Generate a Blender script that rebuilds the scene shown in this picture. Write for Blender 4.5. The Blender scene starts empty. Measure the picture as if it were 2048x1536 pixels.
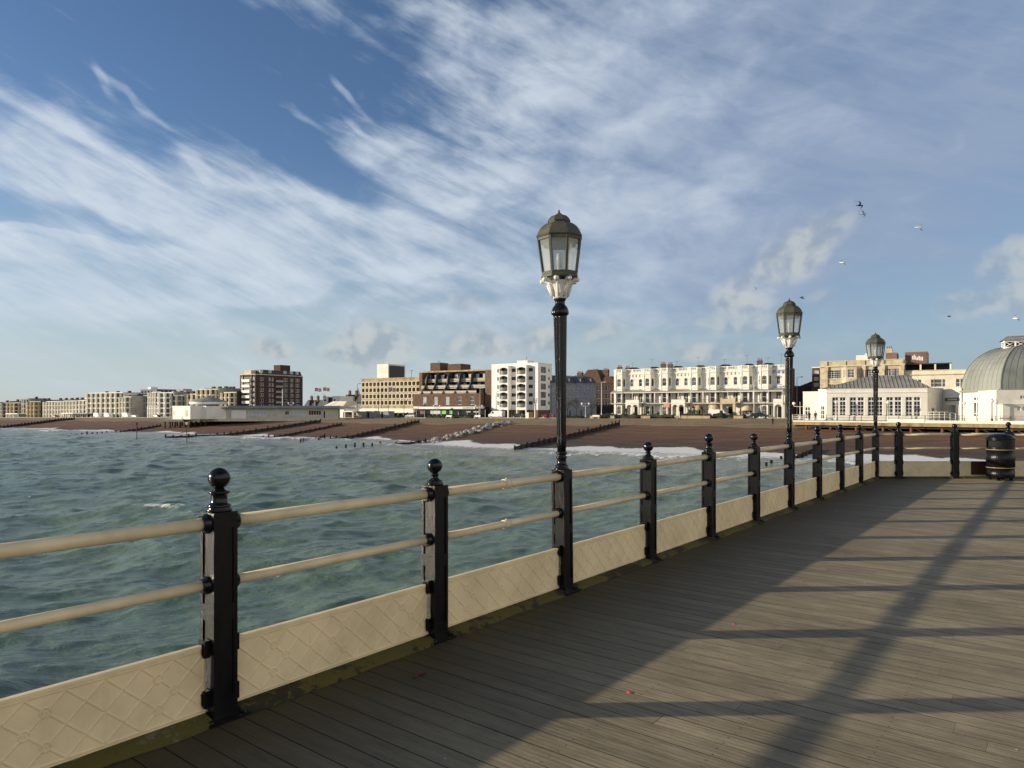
import bpy, bmesh, math, random
import numpy as np
from mathutils import Vector, Matrix
random.seed(7)
R = math.radians
SC = bpy.context.scene
COL = SC.collection

# ------------------------------------------------------------------ camera
EYE = 1.65          # eye height above the pier deck
FPX = 1420.0        # focal length in pixels of the 2048 px wide photograph
HOR = 817.0         # row of the horizon
cam = bpy.data.cameras.new('camera'); camo = bpy.data.objects.new('camera', cam); COL.objects.link(camo)
cam.sensor_width = 36.0; cam.lens = FPX/2048*36.0
cam.shift_y = (HOR-768)/2048.0
cam.clip_start = 0.05; cam.clip_end = 9000
camo.location = (0, 0, EYE); camo.rotation_euler = (R(90), 0, 0)
SC.camera = camo

# ------------------------------------------------------------------ sun and exposure
SUN_EL, SUN_BACK = 12.2, 2.0       # low sun, left of the camera and a touch behind it
sd = Vector((-math.cos(R(SUN_EL))*math.cos(R(SUN_BACK)), -math.cos(R(SUN_EL))*math.sin(R(SUN_BACK)), math.sin(R(SUN_EL))))
sl = bpy.data.lights.new('sun', 'SUN'); sl.energy = 4.7; sl.angle = R(0.55); sl.color = (1.0, 0.86, 0.66)
so = bpy.data.objects.new('sun', sl); COL.objects.link(so)
so.rotation_euler = (-sd).to_track_quat('-Z', 'Y').to_euler()
SC.view_settings.view_transform = 'Standard'; SC.view_settings.look = 'None'
SC.view_settings.gamma = 1.0; SC.view_settings.exposure = 0.30

# ------------------------------------------------------------------ sky
W = bpy.data.worlds.new('World'); SC.world = W; W.use_nodes = True
NT = W.node_tree; NT.nodes.clear()
def N(t, **kw):
    n = NT.nodes.new(t)
    for k, v in kw.items(): setattr(n, k, v)
    return n
def L(a, b): NT.links.new(a, b)
def M(op, a, b=None, c=None, clamp=False):
    n = N('ShaderNodeMath', operation=op); n.use_clamp = clamp
    for i, v in enumerate((a, b, c)):
        if v is None: continue
        if isinstance(v, (int, float)): n.inputs[i].default_value = v
        else: L(v, n.inputs[i])
    return n.outputs[0]
def SS(v, lo, hi):
    n = N('ShaderNodeMapRange', interpolation_type='SMOOTHSTEP')
    L(v, n.inputs[0]); n.inputs[1].default_value = lo; n.inputs[2].default_value = hi
    return n.outputs[0]
def MIXC(f, a, b):
    n = N('ShaderNodeMix', data_type='RGBA')
    if isinstance(f, (int, float)): n.inputs[0].default_value = f
    else: L(f, n.inputs[0])
    for i, v in ((6, a), (7, b)):
        if isinstance(v, tuple): n.inputs[i].default_value = (*v, 1)
        else: L(v, n.inputs[i])
    return n.outputs[2]
out = N('ShaderNodeOutputWorld'); bg = N('ShaderNodeBackground'); L(bg.outputs[0], out.inputs[0])
SKY_STR = 0.10
bg.inputs[1].default_value = SKY_STR
sky = N('ShaderNodeTexSky', sky_type='NISHITA'); sky.sun_disc = False
sky.sun_elevation = R(SUN_EL); sky.sun_rotation = R(-90-SUN_BACK); sky.altitude = 0; sky.air_density = 1.0; sky.dust_density = 0.35; sky.ozone_density = 2.2
tc = N('ShaderNodeTexCoord'); sx = N('ShaderNodeSeparateXYZ'); L(tc.outputs['Generated'], sx.inputs[0])
az = M('ARCTAN2', sx.outputs[0], sx.outputs[1]); el = M('ARCSINE', sx.outputs[2])
cv = N('ShaderNodeCombineXYZ'); L(az, cv.inputs[0]); L(el, cv.inputs[1]); AE = cv.outputs[0]
def azel(x, y):
    k = (x-1024)/FPX; v = (HOR-y)/FPX; a = math.atan(k); return a, math.atan(v*math.cos(a))
def blob(x, y, rx, ry, rot, amp, src=None):
    """soft elliptical cloud patch, at a compass direction and height above the horizon"""
    a, e = azel(x, y)
    mp = N('ShaderNodeMapping', vector_type='TEXTURE')
    mp.inputs[1].default_value = (a, e, 0); mp.inputs[2].default_value = (0, 0, R(rot)); mp.inputs[3].default_value = (rx/FPX, ry/FPX, 1)
    L(src or AE, mp.inputs[0])
    ln = N('ShaderNodeVectorMath', operation='LENGTH'); L(mp.outputs[0], ln.inputs[0])
    n = N('ShaderNodeMapRange', interpolation_type='SMOOTHERSTEP'); L(ln.outputs[1], n.inputs[0])
    n.inputs[1].default_value = 0.15; n.inputs[2].default_value = 1.0; n.inputs[3].default_value = amp; n.inputs[4].default_value = 0
    return n.outputs[0]
def noise(src, sc, det, rough=.55, dist=0.0, rot=0, scl=(1, 1, 1), loc=(0, 0, 0)):
    mp = N('ShaderNodeMapping'); L(src, mp.inputs[0]); mp.inputs[1].default_value = loc
    mp.inputs[2].default_value = (0, 0, R(rot)); mp.inputs[3].default_value = scl
    n = N('ShaderNodeTexNoise'); L(mp.outputs[0], n.inputs[0])
    n.inputs['Scale'].default_value = sc; n.inputs['Detail'].default_value = det
    n.inputs['Roughness'].default_value = rough; n.inputs['Distortion'].default_value = dist
    return n.outputs[0], n.outputs[1]
def rotfirst(rot):
    mp = N('ShaderNodeMapping'); L(AE, mp.inputs[0]); mp.inputs[2].default_value = (0, 0, R(rot)); return mp.outputs[0]
# gentle warp so that nothing follows straight ellipses
_, wc = noise(AE, 3.2, 4)
wv = N('ShaderNodeVectorMath', operation='SUBTRACT'); L(wc, wv.inputs[0]); wv.inputs[1].default_value = (.5, .5, .5)
ws = N('ShaderNodeVectorMath', operation='SCALE'); L(wv.outputs[0], ws.inputs[0]); ws.inputs[3].default_value = 0.13
wa = N('ShaderNodeVectorMath', operation='ADD'); L(AE, wa.inputs[0]); L(ws.outputs[0], wa.inputs[1]); WARP = wa.outputs[0]
BLOBS = [  # x, y, rx, ry, tilt, amount
 (1650, 60, 1050, 460, 0, .95), (1250, 300, 680, 240, -22, .50), (1050, 430, 640, 150, -14, .58), (900, 40, 220, 120, -50, .22),
 (800, 345, 230, 70, -22, .55), (1800, 380, 760, 220, 0, .6), (760, 500, 560, 110, -6, .62),
 (40, 300, 340, 100, -22, .95), (330, 400, 440, 85, -24, .80), (600, 450, 440, 80, -22, .70), (830, 500, 360, 60, -12, .40),
 (415, 340, 100, 18, -34, .50), (270, 205, 110, 11, -28, .50), (210, 172, 40, 13, -60, .42), (560, 240, 90, 15, -14, .55), (690, 195, 110, 13, -33, .55), (720, 262, 60, 10, -33, .4),
 (130, 475, 400, 10, 2, .60), (330, 525, 440, 60, -3, .85), (150, 590, 460, 64, 5, .85), (540, 565, 300, 50, 6, .80), (60, 510, 180, 32, 0, .5), (300, 650, 560, 44, 3, .5),
 (1540, 480, 360, 40, 2, .42), (1250, 570, 640, 80, 3, .50), (1750, 570, 640, 90, 3, .45), (1150, 630, 460, 34, 2, .35), (850, 610, 360, 34, 3, .38),
 (540, 290, 300, 60, -22, -.65), (640, 355, 80, 30, -28, -.55), (430, 130, 460, 130, -8, -.4), (930, 545, 240, 20, 6, -.25), (270, 445, 260, 18, -8, -.35)]
cov = None
for b in BLOBS:
    o = blob(*b, src=WARP); cov = o if cov is None else M('ADD', cov, o)
n_streak, _ = noise(rotfirst(24), 9.0, 9, .62, .6, 0, (.42, 2.6, 1))
n_fine, _ = noise(rotfirst(20), 30.0, 6, .6, .4, 0, (.45, 1.7, 1))
n_puff, _ = noise(AE, 11.0, 8, .56, .3, 0, (.8, 1.5, 1), (3, 1, 0))
nmix = M('ADD', M('MULTIPLY', n_streak, .60), M('ADD', M('MULTIPLY', n_puff, .46), M('MULTIPLY', n_fine, .30)))
right = SS(az, -.12, .22)
amp = M('SUBTRACT', 2.9, M('MULTIPLY', right, 1.35))
dens = M('ADD', M('MINIMUM', M('MULTIPLY', cov, .86), M('ADD', .70, M('MULTIPLY', right, .25))), M('MULTIPLY', M('SUBTRACT', nmix, .68), amp))
cir = M('MULTIPLY', SS(dens, -.10, 1.20), .95)
# thin veil low in the sky
veil = M('MULTIPLY', M('SUBTRACT', 1.0, SS(el, .0, .34)), M('ADD', .50, M('MULTIPLY', n_streak, .62)), clamp=True)
# base sky: Nishita, cooled a little
hs = N('ShaderNodeHueSaturation'); L(sky.outputs[0], hs.inputs['Color']); hs.inputs['Saturation'].default_value = 1.02; hs.inputs['Value'].default_value = 1.0
tint = N('ShaderNodeMix', data_type='RGBA', blend_type='MULTIPLY'); tint.inputs[0].default_value = 1; L(hs.outputs[0], tint.inputs[6]); tint.inputs[7].default_value = (.83, .90, 1.06, 1)
base = tint.outputs[2]
K = 1/SKY_STR
def kc(r, g, b, s=1.0): return (r*K*s, g*K*s, b*K*s)
# cirrus is bright towards the sun (left), blue-grey away from it
toSun = SS(M('ADD', az, M('MULTIPLY', M('SUBTRACT', n_puff, .5), -1.1)), .50, -.28)
cloudcol = MIXC(toSun, kc(.245, .31, .43), kc(.50, .565, .64))
c1 = MIXC(veil, base, MIXC(toSun, kc(.27, .35, .44), kc(.43, .50, .54)))
c2 = MIXC(cir, c1, cloudcol)
# low cumulus puffs
PUFFS = [(745, 690, 95, 62, 0, 1.0), (700, 705, 90, 30, 0, .7), (545, 696, 46, 24, -10, .9), (960, 690, 95, 38, 0, .85), (1085, 680, 62, 36, 15, .9), (1205, 662, 60, 30, 10, .55), (935, 605, 55, 28, 10, .5),
 (1590, 510, 130, 55, 32, .85), (1490, 590, 90, 62, 20, .75), (1460, 640, 110, 40, 0, .5), (1400, 705, 80, 26, 0, .7), (1490, 702, 60, 22, 0, .6), (1940, 612, 80, 36, 0, .72), (2030, 520, 60, 60, 0, .7), (2060, 590, 70, 50, 0, .7), (1820, 632, 70, 22, 10, .35), (1330, 680, 90, 26, 0, .4), (1650, 600, 60, 26, 20, .3), (800, 640, 60, 16, 0, .3)]
pc = None
for b in PUFFS:
    o = blob(b[0], b[1], b[2]*1.45, b[3]*1.35, b[4], b[5]); pc = o if pc is None else M('MAXIMUM', pc, o)
pn, _ = noise(AE, 21.0, 4.5, .5, .25)
pd = M('ADD', M('MULTIPLY', pc, 1.25), M('MULTIPLY', M('SUBTRACT', pn, .5), 1.5))
pa = M('MULTIPLY', SS(pd, .20, 1.15), .74)
# the side of each puff that faces the sun is lit
sh = N('ShaderNodeMapping'); L(AE, sh.inputs[0]); sh.inputs[1].default_value = (-.011, .009, 0)
pn2, _ = noise(sh.outputs[0], 21.0, 4.5, .5, .25)
lit = SS(M('SUBTRACT', pn, pn2), -.12, .10)
puffcol = MIXC(lit, kc(.27, .32, .38), kc(.45, .475, .48))
c3 = MIXC(pa, c2, puffcol)
# the sky behind and to the right of the viewer: an unseen bright cloud bank, added to fill the shaded panels
bd = N('ShaderNodeVectorMath', operation='DOT_PRODUCT'); L(tc.outputs['Generated'], bd.inputs[0]); bd.inputs[1].default_value = (.80, -.60, .0)
bank = M('MULTIPLY', SS(bd.outputs[1], .10, .55), M('MULTIPLY', SS(el, .78, .42), SS(el, -.02, .05)))
bank = M('MULTIPLY', bank, SS(M('ADD', n_puff, M('MULTIPLY', bank, .25)), .38, .62))
c3 = MIXC(bank, c3, kc(.86, .80, .70))
L(c3, bg.inputs[0])

# ------------------------------------------------------------------ helpers
class MB:
    """collects polygons and links them as ONE mesh object"""
    def __init__(s): s.v = []; s.f = []; s.mi = []; s.sm = []
    def face(s, pts, mi=0, sm=False):
        i = len(s.v); s.v += [tuple(p) for p in pts]; s.f.append(tuple(range(i, i+len(pts)))); s.mi.append(mi); s.sm.append(sm)
    def grid(s, rows, mi=0, closed=False, sm=True):
        i = len(s.v); m = len(rows[0])
        for r in rows: s.v += [tuple(p) for p in r]
        for a in range(len(rows)-1):
            for b in range(m if closed else m-1):
                c = (b+1) % m
                s.f.append((i+a*m+b, i+a*m+c, i+(a+1)*m+c, i+(a+1)*m+b)); s.mi.append(mi); s.sm.append(sm)
    def box(s, P, a0, a1, b0, b1, c0, c1, mi=0):
        """P maps (a,b,c) to a world point"""
        i = len(s.v)
        s.v += [tuple(P(a, b, c)) for c in (c0, c1) for a, b in ((a0, b0), (a1, b0), (a1, b1), (a0, b1))]
        for q in ((3, 2, 1, 0), (4, 5, 6, 7), (0, 1, 5, 4), (1, 2, 6, 5), (2, 3, 7, 6), (3, 0, 4, 7)):
            s.f.append(tuple(i+k for k in q)); s.mi.append(mi); s.sm.append(False)
    def prism(s, ring, off, mi=0, sm=False):
        """ring of points extruded by the vector off, closed"""
        off = Vector(off); top = [Vector(p)+off for p in ring]; n = len(ring); i = len(s.v)
        s.v += [tuple(p) for p in ring]+[tuple(p) for p in top]
        s.f.append(tuple(i+k for k in reversed(range(n)))); s.mi.append(mi); s.sm.append(False)
        s.f.append(tuple(i+n+k for k in range(n))); s.mi.append(mi); s.sm.append(False)
        for k in range(n):
            j = (k+1) % n; s.f.append((i+k, i+j, i+n+j, i+n+k)); s.mi.append(mi); s.sm.append(sm)
    def tube(s, pts, rad, n=8, mi=0, cap=True, sm=True):
        pts = [Vector(p) for p in pts]
        if not isinstance(rad, (list, tuple)): rad = [rad]*len(pts)
        rows = []; up = None
        for k, p in enumerate(pts):
            t = (pts[min(k+1, len(pts)-1)]-pts[max(k-1, 0)]).normalized()
            if up is None: up = Vector((0, 0, 1)) if abs(t.z) < .9 else Vector((1, 0, 0))
            x = t.cross(up).normalized(); y = x.cross(t).normalized(); up = y
            rows.append([p+(x*math.cos(2*math.pi*j/n)+y*math.sin(2*math.pi*j/n))*rad[k] for j in range(n)])
        s.grid(rows, mi, True, sm)
        if cap: s.face(list(reversed(rows[0])), mi); s.face(rows[-1], mi)
    def lathe(s, prof, c=(0, 0, 0), n=16, mi=0, rot=0, sm=True, flute=0, fa=0.0):
        rows = []
        for r, z in prof:
            rows.append([(c[0]+r*(1+(fa*math.cos(flute*t) if flute else 0))*math.cos(t+rot), c[1]+r*(1+(fa*math.cos(flute*t) if flute else 0))*math.sin(t+rot), c[2]+z) for t in [2*math.pi*j/n for j in range(n)]])
        s.grid(rows, mi, True, sm)
        if prof[0][0] > 1e-4: s.face(list(reversed(rows[0])), mi)
        if prof[-1][0] > 1e-4: s.face(rows[-1], mi)
    def ball(s, c, r, n=12, m=8, mi=0, sc=(1, 1, 1)):
        rows = [[(c[0]+sc[0]*r*math.sin(p)*math.cos(t), c[1]+sc[1]*r*math.sin(p)*math.sin(t), c[2]+sc[2]*r*math.cos(p)) for t in [2*math.pi*j/n for j in range(n)]] for p in [math.pi*(k+.001)/(m+.002) for k in range(m+1)]]
        s.grid(rows, mi, True, True)
    def wall(s, P, a0, a1, z0, z1, holes, depth, mi=0, mback=None, mrev=None):
        """a wall sheet in the plane P(a,z,d) with real openings; P(a,z,-d) lies behind it"""
        A = sorted({a0, a1, *[h[0] for h in holes], *[h[1] for h in holes]}); Z = sorted({z0, z1, *[h[2] for h in holes], *[h[3] for h in holes]})
        for z, zz in zip(Z, Z[1:]):
            run = None
            for a, aa in zip(A, A[1:]):
                cz, ca = (z+zz)/2, (a+aa)/2
                inside = any(h[0] < ca < h[1] and h[2] < cz < h[3] for h in holes)
                if inside:
                    if run is not None: s.face([P(run, z, 0), P(a, z, 0), P(a, zz, 0), P(run, zz, 0)], mi); run = None
                elif run is None: run = a
            if run is not None: s.face([P(run, z, 0), P(A[-1], z, 0), P(A[-1], zz, 0), P(run, zz, 0)], mi)
        mr = mi if mrev is None else mrev
        for h in holes:
            x0, x1, y0, y1 = h[:4]; d = -depth
            s.face([P(x0, y0, 0), P(x1, y0, 0), P(x1, y0, d), P(x0, y0, d)], mr); s.face([P(x0, y1, d), P(x1, y1, d), P(x1, y1, 0), P(x0, y1, 0)], mr)
            s.face([P(x0, y0, d), P(x0, y1, d), P(x0, y1, 0), P(x0, y0, 0)], mr); s.face([P(x1, y0, 0), P(x1, y1, 0), P(x1, y1, d), P(x1, y0, d)], mr)
            if mback is not None: s.face([P(x0, y0, d), P(x1, y0, d), P(x1, y1, d), P(x0, y1, d)], mback)
    def obj(s, name, mats, parent=None, loc=(0, 0, 0)):
        me = bpy.data.meshes.new(name); me.from_pydata(s.v, [], s.f)
        if not isinstance(mats, (list, tuple)): mats = [mats]
        for m in mats: me.materials.append(m)
        me.polygons.foreach_set('material_index', s.mi); me.polygons.foreach_set('use_smooth', s.sm)
        if any(s.sm):
            bm = bmesh.new(); bm.from_mesh(me); bmesh.ops.remove_doubles(bm, verts=bm.verts, dist=1e-5); bm.to_mesh(me); bm.free()
        me.update()
        o = bpy.data.objects.new(name, me); COL.objects.link(o); o.location = loc
        if parent is not None: o.parent = parent
        return o
def tag(o, label=None, cat=None, group=None, kind=None):
    for k, v in (('label', label), ('category', cat), ('group', group), ('kind', kind)):
        if v is not None: o[k] = v
    return o
def thing(name, label, cat, loc=(0, 0, 0), group=None):
    o = bpy.data.objects.new(name, None); COL.objects.link(o); o.location = loc; o.empty_display_size = .2
    return tag(o, label, cat, group)
def kids(o): return [c for c in bpy.data.objects if c.parent == o]
def dup(o, parent=None):
    c = o.copy(); COL.objects.link(c)
    if parent is not None: c.parent = parent
    for ch in CH.get(o.name, []): dup(ch, c)
    return c
CH = {}
def index_children(o):
    CH[o.name] = kids(o)
    for c in CH[o.name]: index_children(c)

# ------------------------------------------------------------------ materials
MATS = {}
def mat(name, col, rough=.6, var=.12, scale=3.0, bump=0.0, bscale=None, spec=.4, metal=0.0, col2=None, streak=None, coat=0.0):
    """paint, stone, brick ...: a base colour with soft and fine variation, optional bump"""
    if name in MATS: return MATS[name]
    m = bpy.data.materials.new(name); m.use_nodes = True; nt = m.node_tree; nd = nt.nodes; lk = nt.links
    b = nd['Principled BSDF']; b.inputs['Roughness'].default_value = rough; b.inputs['Metallic'].default_value = metal; b.inputs['Specular IOR Level'].default_value = spec
    b.inputs['Coat Weight'].default_value = coat
    t = nd.new('ShaderNodeTexCoord'); mp = nd.new('ShaderNodeMapping'); lk.new(t.outputs['Object'], mp.inputs[0])
    if streak: mp.inputs[3].default_value = streak
    n1 = nd.new('ShaderNodeTexNoise'); n1.inputs['Scale'].default_value = scale; n1.inputs['Detail'].default_value = 6; n1.inputs['Roughness'].default_value = .65; lk.new(mp.outputs[0], n1.inputs[0])
    mx = nd.new('ShaderNodeMix'); mx.data_type = 'RGBA'
    c2 = col2 or tuple(max(0, c*(1-var*2.2)) for c in col)
    mx.inputs[6].default_value = (*c2, 1); mx.inputs[7].default_value = (*[min(1, c*(1+var*.6)) for c in col], 1)
    rp = nd.new('ShaderNodeMapRange'); rp.inputs[1].default_value = .30; rp.inputs[2].default_value = .62; lk.new(n1.outputs[0], rp.inputs[0]); lk.new(rp.outputs[0], mx.inputs[0])
    lk.new(mx.outputs[2], b.inputs['Base Color'])
    if bump:
        n2 = nd.new('ShaderNodeTexNoise'); n2.inputs['Scale'].default_value = bscale or scale*8; n2.inputs['Detail'].default_value = 5; lk.new(mp.outputs[0], n2.inputs[0])
        bp = nd.new('ShaderNodeBump'); bp.inputs['Strength'].default_value = bump; bp.inputs['Distance'].default_value = .02; lk.new(n2.outputs[0], bp.inputs['Height']); lk.new(bp.outputs[0], b.inputs['Normal'])
    MATS[name] = m; return m
def glass(name, col, rough=.12, var=.5, scale=.35):
    m = mat(name, col, rough, var, scale, spec=.6); return m
mat_black = mat('black gloss paint', (.008, .008, .009), .30, .35, 9, .09, 45, .26, streak=(1, 1, .3))
mat_black2 = mat('black gloss turned iron', (.008, .008, .009), .16, .2, 9, .06, 30, .32)
mat_rail = mat('cream rail paint', (.74, .62, .40), .42, .08, 5, .05, 60, .4)
mat_panel = mat('cream panel paint', (.80, .66, .41), .55, .09, 2.6, .06, 40, .35)
mat_lampwhite = mat('white lamp bracket paint', (.82, .80, .74), .45, .06, 12)
mat_copper = mat('weathered copper', (.080, .074, .052), .55, .3, 14, .15, 60, .3, col2=(.048, .062, .050))
mat_gold = mat('gold band paint', (.38, .26, .07), .3, .1, 9)
mat_white = mat('white render', (.80, .77, .68), .7, .05, .6)
mat_white2 = mat('white painted flats', (.80, .79, .75), .7, .04, .4)
mat_cream = mat('cream stucco', (.76, .70, .55), .75, .10, .5)
mat_cream2 = mat('pale cream stucco', (.80, .77, .66), .75, .08, .5)
mat_ochre = mat('yellow stucco', (.58, .49, .31), .75, .15, .5)
mat_greywall = mat('grey render and shade', (.36, .36, .33), .8, .12, .3)  # real grey walls, and a stand-in for shade on some pale ones
mat_slate = mat('dark slate', (.045, .045, .052), .6, .3, 1.2, .2, 9)
mat_brick = mat('brown brick', (.135, .080, .052), .85, .22, 1.8, .2, 20)
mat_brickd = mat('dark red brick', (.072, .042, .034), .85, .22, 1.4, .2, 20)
mat_brickl = mat('pale brown brick', (.17, .105, .07), .85, .18, 1.4, .2, 20)
mat_conc = mat('stained concrete', (.42, .34, .21), .85, .28, .55, .2, 8, streak=(1, 1, .25), col2=(.22, .165, .09))
mat_concp = mat('pale concrete', (.62, .55, .42), .85, .12, .9)
mat_stone = mat('honey stone', (.56, .48, .34), .85, .18, .7, .15, 8)
mat_glassd = glass('dark window glass', (.020, .024, .030), .08)
mat_glassm = glass('window glass with curtains', (.10, .10, .10), .15, .8, .5)
mat_glassp = glass('pale reflecting glass', (.42, .47, .47), .2, .2, .3)
mat_frame_w = mat('white window frame', (.80, .79, .76), .5, .03, 2)
mat_frame_d = mat('dark window frame', (.05, .05, .055), .5, .1, 2)
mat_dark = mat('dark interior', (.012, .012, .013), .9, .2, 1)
mat_lead = mat('grey green lead roof', (.265, .28, .245), .6, .14, .35, streak=(1, 1, .2))
mat_leadd = mat('grey zinc roof', (.31, .295, .25), .55, .18, .4)
mat_timber = mat('wet black timber', (.028, .020, .015), .7, .4, 1.5, .3, 14)
mat_pile = mat('rusty iron pile', (.14, .055, .030), .85, .3, 1.2, .2, 12)
mat_fascia = mat('tan timber fascia', (.33, .25, .13), .85, .25, .8, streak=(1, 1, .3))
mat_trunk = mat('bark', (.075, .055, .038), .9, .3, 5, .3, 30)
mat_leafd = mat('dark hedge leaves', (.030, .048, .014), .7, .5, 2)
mat_palm = mat('palm leaves', (.06, .075, .025), .6, .4, 2)
mat_red = mat('red board', (.50, .05, .05), .5, .1, 1)
mat_blue = mat('blue paint', (.28, .37, .55), .6, .1, 1)
mat_rubber = mat('tyre rubber', (.015, .015, .016), .8, .1, 5)
mat_globe = mat('opal lamp globe', (.82, .80, .72), .3, .02, 2)
mat_skin = mat('skin', (.45, .27, .19), .6, .06, 8)
mat_asphalt = mat('promenade asphalt', (.10, .095, .085), .9, .15, .5)
mat_rock = mat('pale rock armour', (.34, .33, .30), .85, .25, 1.6, .5, 7)

def add_spots(m, scale, lo, hi, col, dens_scale=1.2):
    """sparse rust freckles and streaks worn through the paint"""
    nt = m.node_tree; nd = nt.nodes; lk = nt.links; b = nd['Principled BSDF']; src = b.inputs['Base Color'].links[0].from_socket
    t = nd.new('ShaderNodeTexCoord'); mp = nd.new('ShaderNodeMapping'); mp.inputs[3].default_value = (1, 1, .45); lk.new(t.outputs['Object'], mp.inputs[0])
    a = nd.new('ShaderNodeTexNoise'); a.inputs['Scale'].default_value = scale; a.inputs['Detail'].default_value = 6; a.inputs['Roughness'].default_value = .7; lk.new(mp.outputs[0], a.inputs[0])
    c = nd.new('ShaderNodeTexNoise'); c.inputs['Scale'].default_value = dens_scale; c.inputs['Detail'].default_value = 2; lk.new(t.outputs['Object'], c.inputs[0])
    s_ = nd.new('ShaderNodeMath'); s_.operation = 'MULTIPLY_ADD'; lk.new(c.outputs[0], s_.inputs[0]); s_.inputs[1].default_value = .45; lk.new(a.outputs[0], s_.inputs[2])
    r = nd.new('ShaderNodeMapRange'); r.interpolation_type = 'SMOOTHSTEP'; lk.new(s_.outputs[0], r.inputs[0]); r.inputs[1].default_value = lo; r.inputs[2].default_value = hi; r.inputs[4].default_value = .8
    x = nd.new('ShaderNodeMix'); x.data_type = 'RGBA'; lk.new(r.outputs[0], x.inputs[0]); lk.new(src, x.inputs[6]); x.inputs[7].default_value = (*col, 1); lk.new(x.outputs[2], b.inputs['Base Color'])
add_spots(mat_panel, 22, .92, 1.02, (.30, .15, .05)); add_spots(mat_rail, 20, .97, 1.06, (.32, .17, .07)); add_spots(mat_black, 26, .95, 1.05, (.06, .03, .018)); add_spots(mat_white, .9, .88, 1.1, (.55, .50, .40), .2); add_spots(mat_lead, .5, .85, 1.1, (.17, .18, .15), .1)

# ------------------------------------------------------------------ coast frame: b runs right along the shore, s runs seawards
P0 = (71.0, 184.0); UX, UY = .845, -.535; NX, NY = -.535, -.845
SEA = -5.6
def CP(b, s, z): return (P0[0]+UX*b+NX*s, P0[1]+UY*b+NY*s, z)
def to_bs(x, y): dx, dy = x-P0[0], y-P0[1]; return dx*UX+dy*UY, dx*NX+dy*NY
def BX(x, s):
    """place along the shore line s at which the line of sight through column x meets it"""
    k = (x-1024)/FPX; ox, oy = P0[0]+NX*s, P0[1]+NY*s
    return (k*oy-ox)/(UX-k*UY)
def DEP(b, s): return P0[1]+UY*b+NY*s
def ZY(y, b, s): return EYE+(HOR-y)*DEP(b, s)/FPX
def zg(b): return -.8+min(0, b)*.0065
def _n1(t, seed): return math.sin(t*.071+seed)*.5+math.sin(t*.163+seed*2.3)*.3+math.sin(t*.41+seed*3.1)*.2
def swl(b): t = min(1, max(0, (b+78)/42)); return 71+13*t*t*(3-2*t)      # how far out the water's edge lies
def beach_z(b, s):
    g = zg(b); k = (g-SEA)/4.8
    s = s+_n1(b, 1.0)*2.2*min(1, max(0, (s-20)/30))
    if s < 10: return g
    if s < 40: return g-1.5*k*((s-10)/30)**1.25
    z40 = g-1.5*k
    w = swl(b)
    if s < w: return z40+(SEA-z40)*((s-40)/(w-40))**.92
    return SEA-(s-w)*.075
def hit(x, y):
    """first point of the beach or sea seen through pixel (x, y)"""
    k = (x-1024)/FPX; v = (HOR-y)/FPX; Y = 40.0
    while Y < 700:
        z = EYE+v*Y; b, s = to_bs(k*Y, Y)
        if z < max(SEA, beach_z(b, s)): return Vector((k*Y, Y, max(SEA, beach_z(b, s)))), b, s
        Y += .25
    return Vector((k*Y, Y, 0)), b, s

# ------------------------------------------------------------------ sea
def fft_tile(Nn, Lm, wind, wdir, seed, lo, hi):
    rg = np.random.default_rng(seed); k1 = 2*np.pi*np.fft.fftfreq(Nn, Lm/Nn); kx, ky = np.meshgrid(k1, k1, indexing='ij')
    k = np.hypot(kx, ky); k[0, 0] = 1e-6; Lw = wind**2/9.81
    cosf = (kx*wdir[0]+ky*wdir[1])/k
    P = np.exp(-1/(k*Lw)**2)/k**4*np.where(cosf > 0, cosf**2, .12*cosf**2)*np.exp(-(k*Lm/Nn*.5)**2)
    P[(k < lo) | (k > hi)] = 0; P[0, 0] = 0
    h = np.sqrt(P)*(rg.normal(size=(Nn, Nn))+1j*rg.normal(size=(Nn, Nn)))
    H = np.fft.ifft2(h).real; sc = 1/H.std()
    dx = np.fft.ifft2(-1j*kx/k*h).real*sc; dy = np.fft.ifft2(-1j*ky/k*h).real*sc
    return H*sc, dx, dy
def samp(T, Lm, x, y):
    Nn = T.shape[0]; u = (x/Lm*Nn) % Nn; v = (y/Lm*Nn) % Nn; i = u.astype(int); j = v.astype(int); fu = u-i; fv = v-j; i %= Nn; j %= Nn; i1 = (i+1) % Nn; j1 = (j+1) % Nn
    return T[i, j]*(1-fu)*(1-fv)+T[i1, j]*fu*(1-fv)+T[i, j1]*(1-fu)*fv+T[i1, j1]*fu*fv
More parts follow.
